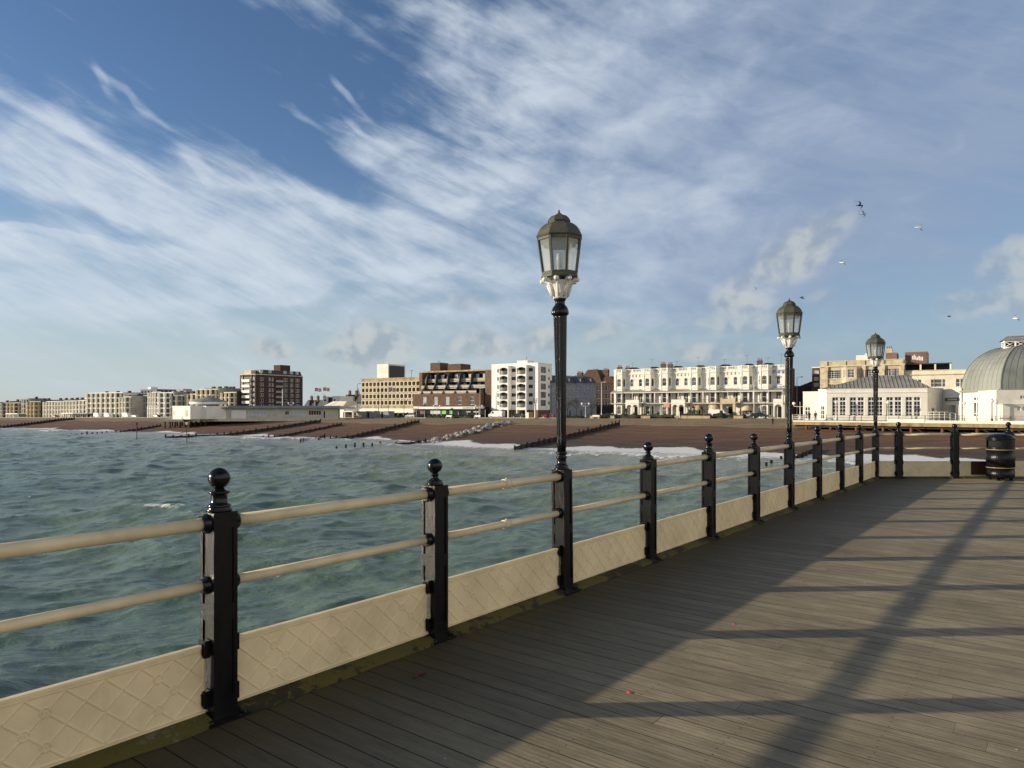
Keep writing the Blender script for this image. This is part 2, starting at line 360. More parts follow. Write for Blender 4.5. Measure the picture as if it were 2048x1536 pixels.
def make_sea():
    rad = np.concatenate([np.geomspace(2.0, 20, 60)[:-1], np.geomspace(20, 330, 520)[:-1], np.geomspace(330, 8000, 40)])
    ang = np.concatenate([np.linspace(-R(180), -R(64), 60)[:-1], np.linspace(-R(64), R(50), 760)[:-1], np.linspace(R(50), R(180), 60)])
    A, Q = np.meshgrid(ang, rad); X = Q*np.sin(A); Y = Q*np.cos(A)
    wd = (.42, .91); wd2 = (.75, .66)
    tiles = [(fft_tile(256, 137.0, 6.2, wd, 3, .10, 1.4), 137.0, .21, 1.3), (fft_tile(256, 53.0, 4.2, wd2, 5, .5, 4.0), 53.0, .085, 1.15), (fft_tile(256, 19.0, 2.6, wd, 8, 1.6, 16), 19.0, .045, .95)]
    B = (X-P0[0])*UX+(Y-P0[1])*UY; S = (X-P0[0])*NX+(Y-P0[1])*NY
    tt = np.clip((B+78)/42, 0, 1); SH = 13*tt*tt*(3-2*tt); S = S-SH
    shal = np.clip((S-70)/34, 0, 1)**.8; far = np.clip(1-(Q-250)/900, .12, 1)
    Z = np.full_like(X, 0.0); DX = np.zeros_like(X); DY = np.zeros_like(X); crest = np.zeros_like(X)
    for k, ((h, dx, dy), Lm, amp, ch) in enumerate(tiles):
        c, s = math.cos(.3*k), math.sin(.3*k); xr, yr = X*c+Y*s, -X*s+Y*c
        hh = samp(h, Lm, xr, yr); ddx = samp(dx, Lm, xr, yr); ddy = samp(dy, Lm, xr, yr); a = amp*far*shal
        Z += hh*a; DX += (ddx*c-ddy*s)*a*ch; DY += (ddx*s+ddy*c)*a*ch
        crest += hh*(.62, .34, .16)[k]
    t = B
    wig = (np.sin(t*.071+1)*.5+np.sin(t*.163+2.3)*.3+np.sin(t*.41+3.1)*.2)*2.2
    Sw = S+wig
    gust = np.sin(B*.055+.7)*.5+np.sin(B*.13+2)*.35+np.sin(B*.31)*.2
    # breaking roller just off the beach, patchy along the shore
    roll = np.exp(-((Sw-82-3.0*gust)/2.2)**2)*np.clip(.6+.6*gust, 0, 1); Z += .6*roll
    roll2 = np.exp(-((Sw-93+2.5*gust)/2.6)**2)*np.clip(.1-.8*gust, 0, 1); Z += .40*roll2
    shore = np.clip((Sw-64)/2, 0, 1)*np.clip((np.where(B > -60, 80, 77)+4.0*gust-Sw)/7, 0, 1)
    foam = np.clip(shore*.80+roll*.9+roll2*.55, 0, 1.2)
    caps = np.clip((crest-1.55)/.9, 0, 1)*.50*shal; foam = np.maximum(foam, caps)
    Z = Z*1.0+SEA+.05*np.clip(1-shal, 0, 1)
    X2, Y2 = X-DX, Y-DY
    co = np.stack([X2, Y2, Z], -1).reshape(-1, 3); m, n = X.shape
    idx = np.arange(m*n).reshape(m, n); F = np.stack([idx[:-1, :-1], idx[:-1, 1:], idx[1:, 1:], idx[1:, :-1]], -1).reshape(-1, 4)
    me = bpy.data.meshes.new('sea'); me.vertices.add(len(co)); me.vertices.foreach_set('co', co.ravel())
    me.loops.add(F.size); me.loops.foreach_set('vertex_index', F.ravel()); me.polygons.add(len(F))
    me.polygons.foreach_set('loop_start', np.arange(0, F.size, 4)); me.polygons.foreach_set('use_smooth', np.ones(len(F), bool)); me.update(calc_edges=True)
    at = me.attributes.new('foam', 'FLOAT', 'POINT'); at.data.foreach_set('value', foam.ravel().astype(np.float32))
    at = me.attributes.new('shal', 'FLOAT', 'POINT'); at.data.foreach_set('value', (1-np.clip((S-70)/75, 0, 1)).ravel().astype(np.float32))
    o = bpy.data.objects.new('sea', me); COL.objects.link(o); o['kind'] = 'structure'
    m_ = bpy.data.materials.new('sea water'); m_.use_nodes = True; nt = m_.node_tree; nd = nt.nodes; lk = nt.links; b = nd['Principled BSDF']
    def nn(t, **k):
        q = nd.new(t)
        for kk, vv in k.items(): setattr(q, kk, vv)
        return q
    tc = nn('ShaderNodeTexCoord'); fa = nn('ShaderNodeAttribute', attribute_name='foam'); sa = nn('ShaderNodeAttribute', attribute_name='shal')
    n1 = nn('ShaderNodeTexNoise'); n1.inputs['Scale'].default_value = .9; n1.inputs['Detail'].default_value = 9; n1.inputs['Roughness'].default_value = .68; n1.inputs['Distortion'].default_value = .4; lk.new(tc.outputs['Object'], n1.inputs[0])
    mm = nn('ShaderNodeMath', operation='MULTIPLY_ADD'); lk.new(n1.outputs[0], mm.inputs[0]); mm.inputs[1].default_value = 3.2; mm.inputs[2].default_value = -1.85
    ad = nn('ShaderNodeMath', operation='ADD'); lk.new(mm.outputs[0], ad.inputs[0]); lk.new(fa.outputs[2], ad.inputs[1])
    mr = nn('ShaderNodeMapRange', interpolation_type='SMOOTHSTEP'); lk.new(ad.outputs[0], mr.inputs[0]); mr.inputs[1].default_value = .22; mr.inputs[2].default_value = .62
    n2 = nn('ShaderNodeTexNoise'); n2.inputs['Scale'].default_value = .06; n2.inputs['Detail'].default_value = 3; lk.new(tc.outputs['Object'], n2.inputs[0])
    deep = nn('ShaderNodeMix', data_type='RGBA'); deep.inputs[6].default_value = (.100, .165, .122, 1); deep.inputs[7].default_value = (.150, .205, .128, 1); lk.new(n2.outputs[0], deep.inputs[0])
    sh = nn('ShaderNodeMix', data_type='RGBA'); lk.new(sa.outputs[2], sh.inputs[0]); lk.new(deep.outputs[2], sh.inputs[6]); sh.inputs[7].default_value = (.26, .275, .20, 1)
    fm = nn('ShaderNodeMix', data_type='RGBA'); lk.new(mr.outputs[0], fm.inputs[0]); lk.new(sh.outputs[2], fm.inputs[6]); fm.inputs[7].default_value = (.80, .80, .76, 1)
    lk.new(fm.outputs[2], b.inputs['Base Color'])
    rr = nn('ShaderNodeMapRange'); lk.new(mr.outputs[0], rr.inputs[0]); rr.inputs[3].default_value = .24; rr.inputs[4].default_value = .8; lk.new(rr.outputs[0], b.inputs['Roughness'])
    b.inputs['IOR'].default_value = 1.333; b.inputs['Specular IOR Level'].default_value = .5
    mp = nn('ShaderNodeMapping'); mp.inputs[2].default_value = (0, 0, R(-25)); mp.inputs[3].default_value = (.7, 1.5, 1); lk.new(tc.outputs['Object'], mp.inputs[0])
    n3 = nn('ShaderNodeTexNoise'); n3.inputs['Scale'].default_value = 2.6; n3.inputs['Detail'].default_value = 5; n3.inputs['Roughness'].default_value = .6; lk.new(mp.outputs[0], n3.inputs[0])
    bp = nn('ShaderNodeBump'); bp.inputs['Strength'].default_value = .6; bp.inputs['Distance'].default_value = .2; lk.new(n3.outputs[0], bp.inputs['Height']); lk.new(bp.outputs[0], b.inputs['Normal'])
    me.materials.append(m_)
make_sea()

# ------------------------------------------------------------------ land and beach: one sheet following the shore
def make_land():
    sf = []; bs = list(np.arange(-760, -340, 5))+list(np.arange(-340, 60, 1.6))+list(np.arange(60, 260, 6))
    ss = [-1500, -700, -300, -120, -60, -30, -10, 0, 6]+list(np.arange(9, 80, .8))+list(np.arange(80, 150, 6))+[220]
    rg = random.Random(4); rows = []; att = []
    for b in bs:
        r = []
        for s in ss:
            z = beach_z(b, s)
            if 12 < s < 74: z += rg.uniform(-.035, .035)+.05*math.sin(s*.9+.4*math.sin(b*.2)*3)*(1 if s > 38 else .5)
            sf.append((s+2.2*_n1(b, 1.0)-swl(b)+(6.5 if b > -60 else 3)+3.0*_n1(b*2.3, 9)+1.5*_n1(b*6, 3))/2.0); r.append(CP(b, s, z)); att.append(s+2.4*_n1(b*1.7, 4)+rg.uniform(-.5, .5))
        rows.append(r)
    q = MB(); q.grid(rows); me = bpy.data.meshes.new('beach'); me.from_pydata(q.v, [], q.f); me.polygons.foreach_set('use_smooth', q.sm)
    a = me.attributes.new('shore', 'FLOAT', 'POINT'); a.data.foreach_set('value', np.array(att, np.float32))
    a = me.attributes.new('swash', 'FLOAT', 'POINT'); a.data.foreach_set('value', np.clip(np.array(sf, np.float32), -2, 2))
    o = bpy.data.objects.new('beach', me); COL.objects.link(o); o['kind'] = 'structure'
    m_ = bpy.data.materials.new('shingle'); m_.use_nodes = True; nt = m_.node_tree; nd = nt.nodes; lk = nt.links; bs_ = nd['Principled BSDF']
    tc = nd.new('ShaderNodeTexCoord'); sa = nd.new('ShaderNodeAttribute'); sa.attribute_name = 'shore'
    rp = nd.new('ShaderNodeValToRGB'); mr = nd.new('ShaderNodeMapRange'); lk.new(sa.outputs[2], mr.inputs[0]); mr.inputs[1].default_value = 0; mr.inputs[2].default_value = 100
    nz = nd.new('ShaderNodeTexNoise'); nz.inputs['Scale'].default_value = .22; nz.inputs['Detail'].default_value = 8; nz.inputs['Roughness'].default_value = .7; lk.new(tc.outputs['Object'], nz.inputs[0])
    wob = nd.new('ShaderNodeMath'); wob.operation = 'MULTIPLY_ADD'; lk.new(nz.outputs[0], wob.inputs[0]); wob.inputs[1].default_value = .06; lk.new(mr.outputs[0], wob.inputs[2])
    lk.new(wob.outputs[0], rp.inputs[0]); e = rp.color_ramp.elements
    e[0].position = .09; e[0].color = (.13, .12, .10, 1); e[1].position = .14; e[1].color = (.31, .225, .125, 1)
    for p, c in ((.405, (.32, .22, .115)), (.435, (.20, .095, .038)), (.58, (.18, .080, .031)), (.70, (.125, .056, .024)), (.80, (.08, .05, .03))):
        x = e.new(p); x.color = (*c, 1)
    st = nd.new('ShaderNodeTexNoise'); st.inputs['Scale'].default_value = 1.7; st.inputs['Detail'].default_value = 10; st.inputs['Roughness'].default_value = .8; lk.new(tc.outputs['Object'], st.inputs[0])
    mk = nd.new('ShaderNodeMapRange'); lk.new(st.outputs[0], mk.inputs[0]); mk.inputs[1].default_value = .3; mk.inputs[2].default_value = .7; mk.inputs[3].default_value = .40; mk.inputs[4].default_value = 1.40
    mu = nd.new('ShaderNodeMix'); mu.data_type = 'RGBA'; mu.blend_type = 'MULTIPLY'; mu.inputs[0].default_value = 1; bl = nd.new('ShaderNodeTexNoise'); bl.inputs['Scale'].default_value = .16; bl.inputs['Detail'].default_value = 6; bl.inputs['Roughness'].default_value = .65; bl.inputs['Distortion'].default_value = .6
    bmp = nd.new('ShaderNodeMapping'); bmp.inputs[2].default_value = (0, 0, math.atan2(.535, .845)); bmp.inputs[3].default_value = (.35, 2.2, 1); lk.new(tc.outputs['Object'], bmp.inputs[0]); lk.new(bmp.outputs[0], bl.inputs[0])
    bm_ = nd.new('ShaderNodeMapRange'); lk.new(bl.outputs[0], bm_.inputs[0]); bm_.inputs[1].default_value = .32; bm_.inputs[2].default_value = .66; bm_.inputs[3].default_value = .66; bm_.inputs[4].default_value = 1.16
    tl = nd.new('ShaderNodeTexWave'); tl.wave_type = 'BANDS'; tl.bands_direction = 'X'; cx = nd.new('ShaderNodeCombineXYZ'); lk.new(sa.outputs[2], cx.inputs[0]);
    lk.new(cx.outputs[0], tl.inputs[0]); tl.inputs['Scale'].default_value = .055; tl.inputs['Distortion'].default_value = 1.5; tl.inputs['Detail'].default_value = 3
    tr = nd.new('ShaderNodeMapRange'); lk.new(tl.outputs[1], tr.inputs[0]); tr.inputs[1].default_value = .0; tr.inputs[2].default_value = .35; tr.inputs[3].default_value = .72; tr.inputs[4].default_value = 1.0
    tm = nd.new('ShaderNodeMath'); tm.operation = 'MULTIPLY'; lk.new(bm_.outputs[0], tm.inputs[0]); lk.new(tr.outputs[0], tm.inputs[1])
    m0 = nd.new('ShaderNodeMix'); m0.data_type = 'RGBA'; m0.blend_type = 'MULTIPLY'; m0.inputs[0].default_value = 1; lk.new(rp.outputs[0], m0.inputs[6]); lk.new(tm.outputs[0], m0.inputs[7]); lk.new(m0.outputs[2], mu.inputs[6]); lk.new(mk.outputs[0], mu.inputs[7])
    fa = nd.new('ShaderNodeAttribute'); fa.attribute_name = 'swash'; fn = nd.new('ShaderNodeTexNoise'); fn.inputs['Scale'].default_value = .9; fn.inputs['Detail'].default_value = 8; fn.inputs['Roughness'].default_value = .7; lk.new(tc.outputs['Object'], fn.inputs[0])
    fb = nd.new('ShaderNodeMath'); fb.operation = 'MULTIPLY_ADD'; lk.new(fn.outputs[0], fb.inputs[0]); fb.inputs[1].default_value = 2.4; fb.inputs[2].default_value = -1.3
    fc = nd.new('ShaderNodeMath'); fc.operation = 'ADD'; lk.new(fb.outputs[0], fc.inputs[0]); lk.new(fa.outputs[2], fc.inputs[1])
    fd = nd.new('ShaderNodeMapRange'); fd.interpolation_type = 'SMOOTHSTEP'; lk.new(fc.outputs[0], fd.inputs[0]); fd.inputs[1].default_value = .1; fd.inputs[2].default_value = .7
    fx = nd.new('ShaderNodeMix'); fx.data_type = 'RGBA'; lk.new(fd.outputs[0], fx.inputs[0]); lk.new(mu.outputs[2], fx.inputs[6]); fx.inputs[7].default_value = (.74, .74, .70, 1)
    lk.new(fx.outputs[2], bs_.inputs['Base Color']); bs_.inputs['Roughness'].default_value = .85
    bp = nd.new('ShaderNodeBump'); bp.inputs['Strength'].default_value = .8; bp.inputs['Distance'].default_value = .12; lk.new(st.outputs[0], bp.inputs['Height']); lk.new(bp.outputs[0], bs_.inputs['Normal'])
    me.materials.append(m_)
    # promenade and road: a sheet of asphalt on the land behind the beach, with a concrete kerb at its edge
    q = MB(); bb = list(np.arange(-700, 200, 12))
    q.grid([[CP(b, -40, zg(b)+.012) for b in bb], [CP(b, 8.6, zg(b)+.012) for b in bb]], sm=False)
    q.obj('promenade', mat_asphalt)['kind'] = 'structure'
    q = MB()
    for b0, b1 in zip(bb, bb[1:]): q.grid([[CP(b, 8.6, zg(b)-.6) for b in (b0, b1)], [CP(b, 8.6, zg(b)+.14) for b in (b0, b1)], [CP(b, 8.2, zg(b)+.14) for b in (b0, b1)], [CP(b, 8.2, zg(b)) for b in (b0, b1)]], sm=False)
    q.obj('promenade_kerb', mat_concp)['kind'] = 'structure'
make_land()

# ------------------------------------------------------------------ pier head: deck, railings, lamps
Q0 = Vector((-1.572, 3.811, 0)); STEP = 1.648; TH = math.atan2(1.0164, 1.297)   # first post in view, spacing, bearing of the railing
CS, SN = math.cos(TH), math.sin(TH)
def RP(e, t, z=0.0): return Vector((Q0.x+e*CS+t*SN, Q0.y-e*SN+t*CS, z))
YB = Q0.y+10*STEP*CS                       # the railing across the shore end of this deck
XB = Q0.x+10*STEP*SN
def identity(a, b, c): return (a, b, c)

def wood_material():
    m = bpy.data.materials.new('weathered decking'); m.use_nodes = True; nt = m.node_tree; nd = nt.nodes; lk = nt.links; b = nd['Principled BSDF']
    tc = nd.new('ShaderNodeTexCoord'); ta = nd.new('ShaderNodeAttribute'); ta.attribute_name = 'tone'
    mp = nd.new('ShaderNodeMapping'); mp.inputs[3].default_value = (2.2, 16, 1); lk.new(tc.outputs['Object'], mp.inputs[0])
    # every board gets its own stretch of grain
    of = nd.new('ShaderNodeCombineXYZ'); mu = nd.new('ShaderNodeMath'); mu.operation = 'MULTIPLY'; lk.new(ta.outputs[2], mu.inputs[0]); mu.inputs[1].default_value = 91; lk.new(mu.outputs[0], of.inputs[0]); lk.new(mu.outputs[0], of.inputs[2])
    lk.new(of.outputs[0], mp.inputs[1])
    g = nd.new('ShaderNodeTexNoise'); g.inputs['Scale'].default_value = 1.6; g.inputs['Detail'].default_value = 9; g.inputs['Roughness'].default_value = .72; lk.new(mp.outputs[0], g.inputs[0])
    c = nd.new('ShaderNodeValToRGB'); lk.new(g.outputs[0], c.inputs[0]); e = c.color_ramp.elements
    e[0].position = .25; e[0].color = (.18, .145, .088, 1); e[1].position = .75; e[1].color = (.42, .345, .215, 1); x = e.new(.5); x.color = (.295, .24, .145, 1)
    tr = nd.new('ShaderNodeMapRange'); lk.new(ta.outputs[2], tr.inputs[0]); tr.inputs[3].default_value = .84; tr.inputs[4].default_value = 1.14
    ml = nd.new('ShaderNodeMix'); ml.data_type = 'RGBA'; ml.blend_type = 'MULTIPLY'; ml.inputs[0].default_value = 1; lk.new(c.outputs[0], ml.inputs[6]); lk.new(tr.outputs[0], ml.inputs[7])
    # big blotches of foot wear and damp
    p = nd.new('ShaderNodeTexNoise'); p.inputs['Scale'].default_value = 1.1; p.inputs['Detail'].default_value = 7; p.inputs['Roughness'].default_value = .7; lk.new(tc.outputs['Object'], p.inputs[0])
    pr = nd.new('ShaderNodeMapRange'); lk.new(p.outputs[0], pr.inputs[0]); pr.inputs[1].default_value = .3; pr.inputs[2].default_value = .68; pr.inputs[3].default_value = .66; pr.inputs[4].default_value = 1.18
    m2 = nd.new('ShaderNodeMix'); m2.data_type = 'RGBA'; m2.blend_type = 'MULTIPLY'; m2.inputs[0].default_value = 1; lk.new(ml.outputs[2], m2.inputs[6]); lk.new(pr.outputs[0], m2.inputs[7])
    # algae along the kerb, widened into a dark band that deepens the panel shadow
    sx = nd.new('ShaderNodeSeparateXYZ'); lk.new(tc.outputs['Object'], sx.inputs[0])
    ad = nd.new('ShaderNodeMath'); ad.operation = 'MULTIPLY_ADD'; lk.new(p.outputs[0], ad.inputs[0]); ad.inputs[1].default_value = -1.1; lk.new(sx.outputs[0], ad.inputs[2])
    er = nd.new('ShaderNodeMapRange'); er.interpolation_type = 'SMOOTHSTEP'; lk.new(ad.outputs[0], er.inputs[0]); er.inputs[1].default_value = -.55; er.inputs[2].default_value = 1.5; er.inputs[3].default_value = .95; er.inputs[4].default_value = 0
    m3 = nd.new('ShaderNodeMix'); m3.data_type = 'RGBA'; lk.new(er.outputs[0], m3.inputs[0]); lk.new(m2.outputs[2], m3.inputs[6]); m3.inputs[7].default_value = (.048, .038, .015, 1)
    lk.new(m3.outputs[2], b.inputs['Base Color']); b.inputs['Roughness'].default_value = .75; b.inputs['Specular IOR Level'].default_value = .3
    # reeded grooves and grain
    wv = nd.new('ShaderNodeTexWave'); wv.bands_direction = 'Y'; wv.inputs['Scale'].default_value = 9.2; wv.inputs['Distortion'].default_value = .3; lk.new(tc.outputs['Object'], wv.inputs[0])
    hs = nd.new('ShaderNodeMath'); hs.operation = 'MULTIPLY_ADD'; lk.new(wv.outputs[1], hs.inputs[0]); hs.inputs[1].default_value = .25; lk.new(g.outputs[0], hs.inputs[2])
    bp = nd.new('ShaderNodeBump'); bp.inputs['Strength'].default_value = .55; bp.inputs['Distance'].default_value = .006; lk.new(hs.outputs[0], bp.inputs['Height']); lk.new(bp.outputs[0], b.inputs['Normal'])
    return m
def make_deck():
    q = MB(); tone = []; rg = random.Random(11); w = .142; t = -12.0
    while t < 36:
        lo = max(.10, (CS*t-(YB-.10-Q0.y))/SN); hi = 19.0; e = lo-rg.uniform(0, 3.4) if lo > .2 else lo
        e = lo; first = rg.uniform(1.2, 4.2)
        while e < hi-.05:
            f = min(hi, e+first); first = 4.2; dz = rg.uniform(-.0006, .0006); n0 = len(q.v)
            q.box(identity, e+.0006, f-.0006, t+.003, t+w-.003, -.045, dz); q.mi[-4:] = [1]*4; tone += [rg.random()]*(len(q.v)-n0); e = f
        t += w
    o = q.obj('deck', [wood_material(), mat('darkened board edge', (.035, .028, .02), .9, .2, 9)], loc=Q0); o.rotation_euler = (0, 0, -TH); o['kind'] = 'structure'  # board sides darkened so the gaps read dark
    a = o.data.attributes.new('tone', 'FLOAT', 'POINT'); a.data.foreach_set('value', np.array(tone, np.float32))
    # timber under the boards, edge beam and piles of the pier head
    q = MB()
    def Pd(a, b, c): return RP(a, b, c)
    ring = [RP(-.06, -12, -.75), RP(-.06, 16.95, -.75), (XB+24, YB+.06, -.75), (XB+24, -20, -.75)]
    ring = [Vector(p) for p in ring]; q.prism(ring, (0, 0, .695))
    o = q.obj('pier_substructure', mat_timber); o['kind'] = 'structure'
    for k in range(-3, 5):
        for e in (.5, 5.5, 11):
            p = RP(e, k*4.0, 0)
            if p.y > YB-.4: continue
            q = MB(); q.tube([(0, 0, -9), (0, 0, -.76)], .22, 12); q.lathe([(.22, -1.05), (.34, -1.0), (.34, -.765), (.22, -.76)], n=12)
            o = q.obj('pier_pile', mat_pile, loc=p); tag(o, 'rusty iron pile under the near pier deck, standing in the sea', 'pile', 'piles under the near pier deck')
make_deck()
def board_screws():
    q = MB(); rg = random.Random(17); w = .142; t = -3.0
    while t < 12:
        for e in (.45, 1.05, 1.65, 2.25, 2.85, 3.45, 4.05, 4.65, 5.25):
            p = RP(e, t, 0)
            if p.y < 1.5 or p.y > YB-.5: continue
            for d in (.035, .107):
                c = RP(e+rg.uniform(-.006, .006), t+d, 0); r = .0042; q.face([(c.x+r*math.cos(a), c.y+r*math.sin(a), .0012) for a in [k*math.pi/3 for k in range(6)]])
        t += w
    o = q.obj('deck_screws', mat('rusty screw', (.05, .03, .02), .6, .2, 20)); tag(o, 'rows of small rusty screw heads in the deck boards', 'screws', kind='stuff')
board_screws()
def droppings():
    rg = random.Random(23); q = MB()
    for _ in range(46):
        c = RP(rg.uniform(.4, 7), rg.uniform(-1, 14), .0016); r = rg.uniform(.006, .022); q.face([(c.x+r*rg.uniform(.5, 1.1)*math.cos(a), c.y+r*rg.uniform(.5, 1.1)*math.sin(a), .0016) for a in [k*math.pi/5 for k in range(10)]])
    tag(q.obj('bird_droppings', mat('dried droppings', (.42, .41, .36), .8, .2, 40)), 'scattered small pale bird droppings on the deck boards', 'droppings', kind='stuff')
droppings()

def finial_mesh(kind):
    q = MB()
    if kind == 'A':
        q.lathe([(.0, 1.10), (.066, 1.10), (.066, 1.112), (.056, 1.118), (.060, 1.125), (.060, 1.137), (.048, 1.142), (.043, 1.150), (.041, 1.185), (.044, 1.192), (.054, 1.197), (.054, 1.207), (.040, 1.211), (.032, 1.219), (.024, 1.226)], n=24)
        q.ball((0, 0, 1.277), .057, 24, 16)
    else:
        q.lathe([(.0, 1.10), (.062, 1.10), (.062, 1.115), (.055, 1.120), (.058, 1.130), (.040, 1.140), (.028, 1.150), (.024, 1.165), (.032, 1.172), (.032, 1.178), (.022, 1.183), (.020, 1.190)], n=24)
        q.ball((0, 0, 1.237), .055, 24, 16)
    return q
def post_body():
    q = MB(); h = .0675
    holes = [(-h+.022, h-.022, .61, 1.015), (-h+.022, h-.022, .12, .525)]
    for k in range(4):
        c, s = round(math.cos(k*math.pi/2)), round(math.sin(k*math.pi/2))
        q.wall(lambda a, z, d, c=c, s=s: (c*a-s*-(h+d), s*a+c*-(h+d), z), -h, h, 0, 1.10, holes, .008, 0, 0)
    q.face([(-h, -h, 1.10), (h, -h, 1.10), (h, h, 1.10), (-h, h, 1.10)])
    # thin moulding at the foot, foot plate with bolts
    g = h+.006
    for z0, z1, w in ((.0, .014, .115), (.0145, .05, g)):
        q.box(identity, -w, w, -w, w, z0, z1)
    for a in (-.095, .095):
        for b in (-.095, .095): q.lathe([(.013, .0), (.013, .026), (.006, .030)], (a, b, 0), 6)
    return q
def collar(r):
    q = MB(); rws = [[(rr*math.cos(a), d, rr*math.sin(a)) for a in [2*math.pi*j/16 for j in range(16)]] for rr, d in ((r+.004, 0), (r+.004, .010), (r-.005, .014), (r-.005, .034))]
    q.grid(rws, 0, True, True); q.face(rws[-1])
    for a in (.8, 2.35, 3.9, 5.5):      # bolt heads cast on the flange
        x, z = (r-.003)*math.cos(a), (r-.003)*math.sin(a)
        q.box(lambda u, v, w: (x+u, v, z+w), -.006, .006, .010, .022, -.006, .006)
    return q
def lug():
    q = MB(); q.box(identity, -.032, .032, 0, .032, -.045, .045); q.grid([[(x*.8, .0321, z*.8) for x, z in ((-.03, -.045), (.03, -.045), (.03, .045), (-.03, .045))], [(x*.5, .040, z*.6) for x, z in ((-.03, -.045), (.03, -.045), (.03, .045), (-.03, .045))]], 0, True, False); return q
def fittings(p):
    for s, rz in ((1, 0), (-1, math.pi)):
        part('rail_collar', mesh_of('collar_large', lambda: collar(.050), mat_black2), p, (0, s*.0675, 1.04), rz); part('rail_collar', mesh_of('collar_small', lambda: collar(.043), mat_black2), p, (0, s*.0675, .715), rz)
        for z in (.385, .12): part('panel_lug', mesh_of('panel_lug', lug, mat_black), p, (0, s*.0675, z), rz)
ME = {}
def mesh_of(key, mb, m):
    if key not in ME:
        o = mb().obj(key, m); ME[key] = o.data; bpy.data.objects.remove(o)
    return ME[key]
def part(name, me, parent, loc=(0, 0, 0), rz=0.0):
    o = bpy.data.objects.new(name, me); COL.objects.link(o); o.parent = parent; o.location = loc; o.rotation_euler = (0, 0, rz); return o
def add_post(root, t, kind):
    p = part('post', mesh_of('post', post_body, mat_black), root, (0, t, 0))
    fittings(p)
    part('ball_finial', mesh_of('finial'+kind, lambda: finial_mesh(kind), mat_black2), p)
    return p
def add_span(root, t0, t1, joint=False, seed=0):
    a, b = t0+.0675, t1-.0675
    for nm, z, r in (('top_rail', 1.04, .034), ('middle_rail', .715, .028)):
        q = MB(); q.tube([(0, a, z), (0, b, z)], r, 16)
        if joint: m = (a+b)/2; q.tube([(0, m-.035, z), (0, m-.034, z), (0, m+.034, z), (0, m+.035, z)], [r+.001, r+.007, r+.007, r+.001], 16); q.ball((0, m, z+r+.008), .008, 6, 4)
        q.obj(nm, mat_rail, root)
    # lower panel: plate with moulded lattice, both faces
    q = MB(); z0, z1 = .046, .394; th = .007; a += .012; b -= .012
    q.box(identity, -th, th, a, b, z0, z1)
    q.box(identity, -.016, .016, a, b, z1-.004, z1+.012); 
    for sg in (-1, 1):
        def rib(y0, c0, y1, c1, w=.0075, pr=.0036):
            d = Vector((0, y1-y0, c1-c0)); 
            if d.length < .02: return
            d.normalize(); n = Vector((0, -d.z, d.y)); x = sg*th
            A, B = Vector((x, y0, c0)), Vector((x, y1, c1)); up = Vector((sg*pr, 0, 0))
            q.face([A-n*w, B-n*w, B+up-n*w*.35, A+up-n*w*.35]); q.face([A+up-n*w*.35, B+up-n*w*.35, B+up+n*w*.35, A+up+n*w*.35]); q.face([A+up+n*w*.35, B+up+n*w*.35, B+n*w, A+n*w])
        def ring(y, c, r=.021, w=.0065, pr=.0050):
            x = sg*th; rows = [[(x+sg*pp, y+rr*math.cos(t), c+rr*math.sin(t)) for t in [2*math.pi*j/14 for j in range(14)]] for rr, pp in ((r-w, 0), (r-w*.3, pr), (r+w*.3, pr), (r+w, 0))]
            q.grid(rows, 0, True, False); q.face([(x+sg*.003, y+(r-w)*math.cos(t), c+(r-w)*math.sin(t)) for t in [2*math.pi*j/14 for j in range(14)]])
        nc = max(1, round((b-a)/.54)); w = (b-a)/nc; y0, y1 = z0+.02, z1-.02; H = y1-y0
        for c in range(nc):
            L0 = a+c*w; s = w*2/3
            for k in range(-2, 4):          # diagonals both ways, clipped to the cell
                for sgn in (1, -1):
                    xs = k*w/3 if sgn > 0 else w-k*w/3
                    xa, xb = xs, xs+sgn*s; u0 = 0; u1 = 1
                    lo, hi = sorted(((0-xa)/(xb-xa), (w-xa)/(xb-xa))); u0 = max(u0, lo); u1 = min(u1, hi)
                    if u1-u0 > .05: rib(L0+xa+(xb-xa)*u0, y0+H*u0, L0+xa+(xb-xa)*u1, y0+H*u1)
            for fy, fz in ((.5, .75), (.5, .25), (1/3, .5) if c % 2 else (2/3, .5)): ring(L0+w*fy, y0+H*fz)
            if c: rib(L0, y0, L0, y1, .010)
        rib(a, y1+.004, b, y1+.004, .008); rib(a, y0-.004, b, y0-.004, .008); rib(a+.012, y0, a+.012, y1, .010); rib(b-.012, y0, b-.012, y1, .010)
    q.obj('lattice_panel', mat_panel, root)
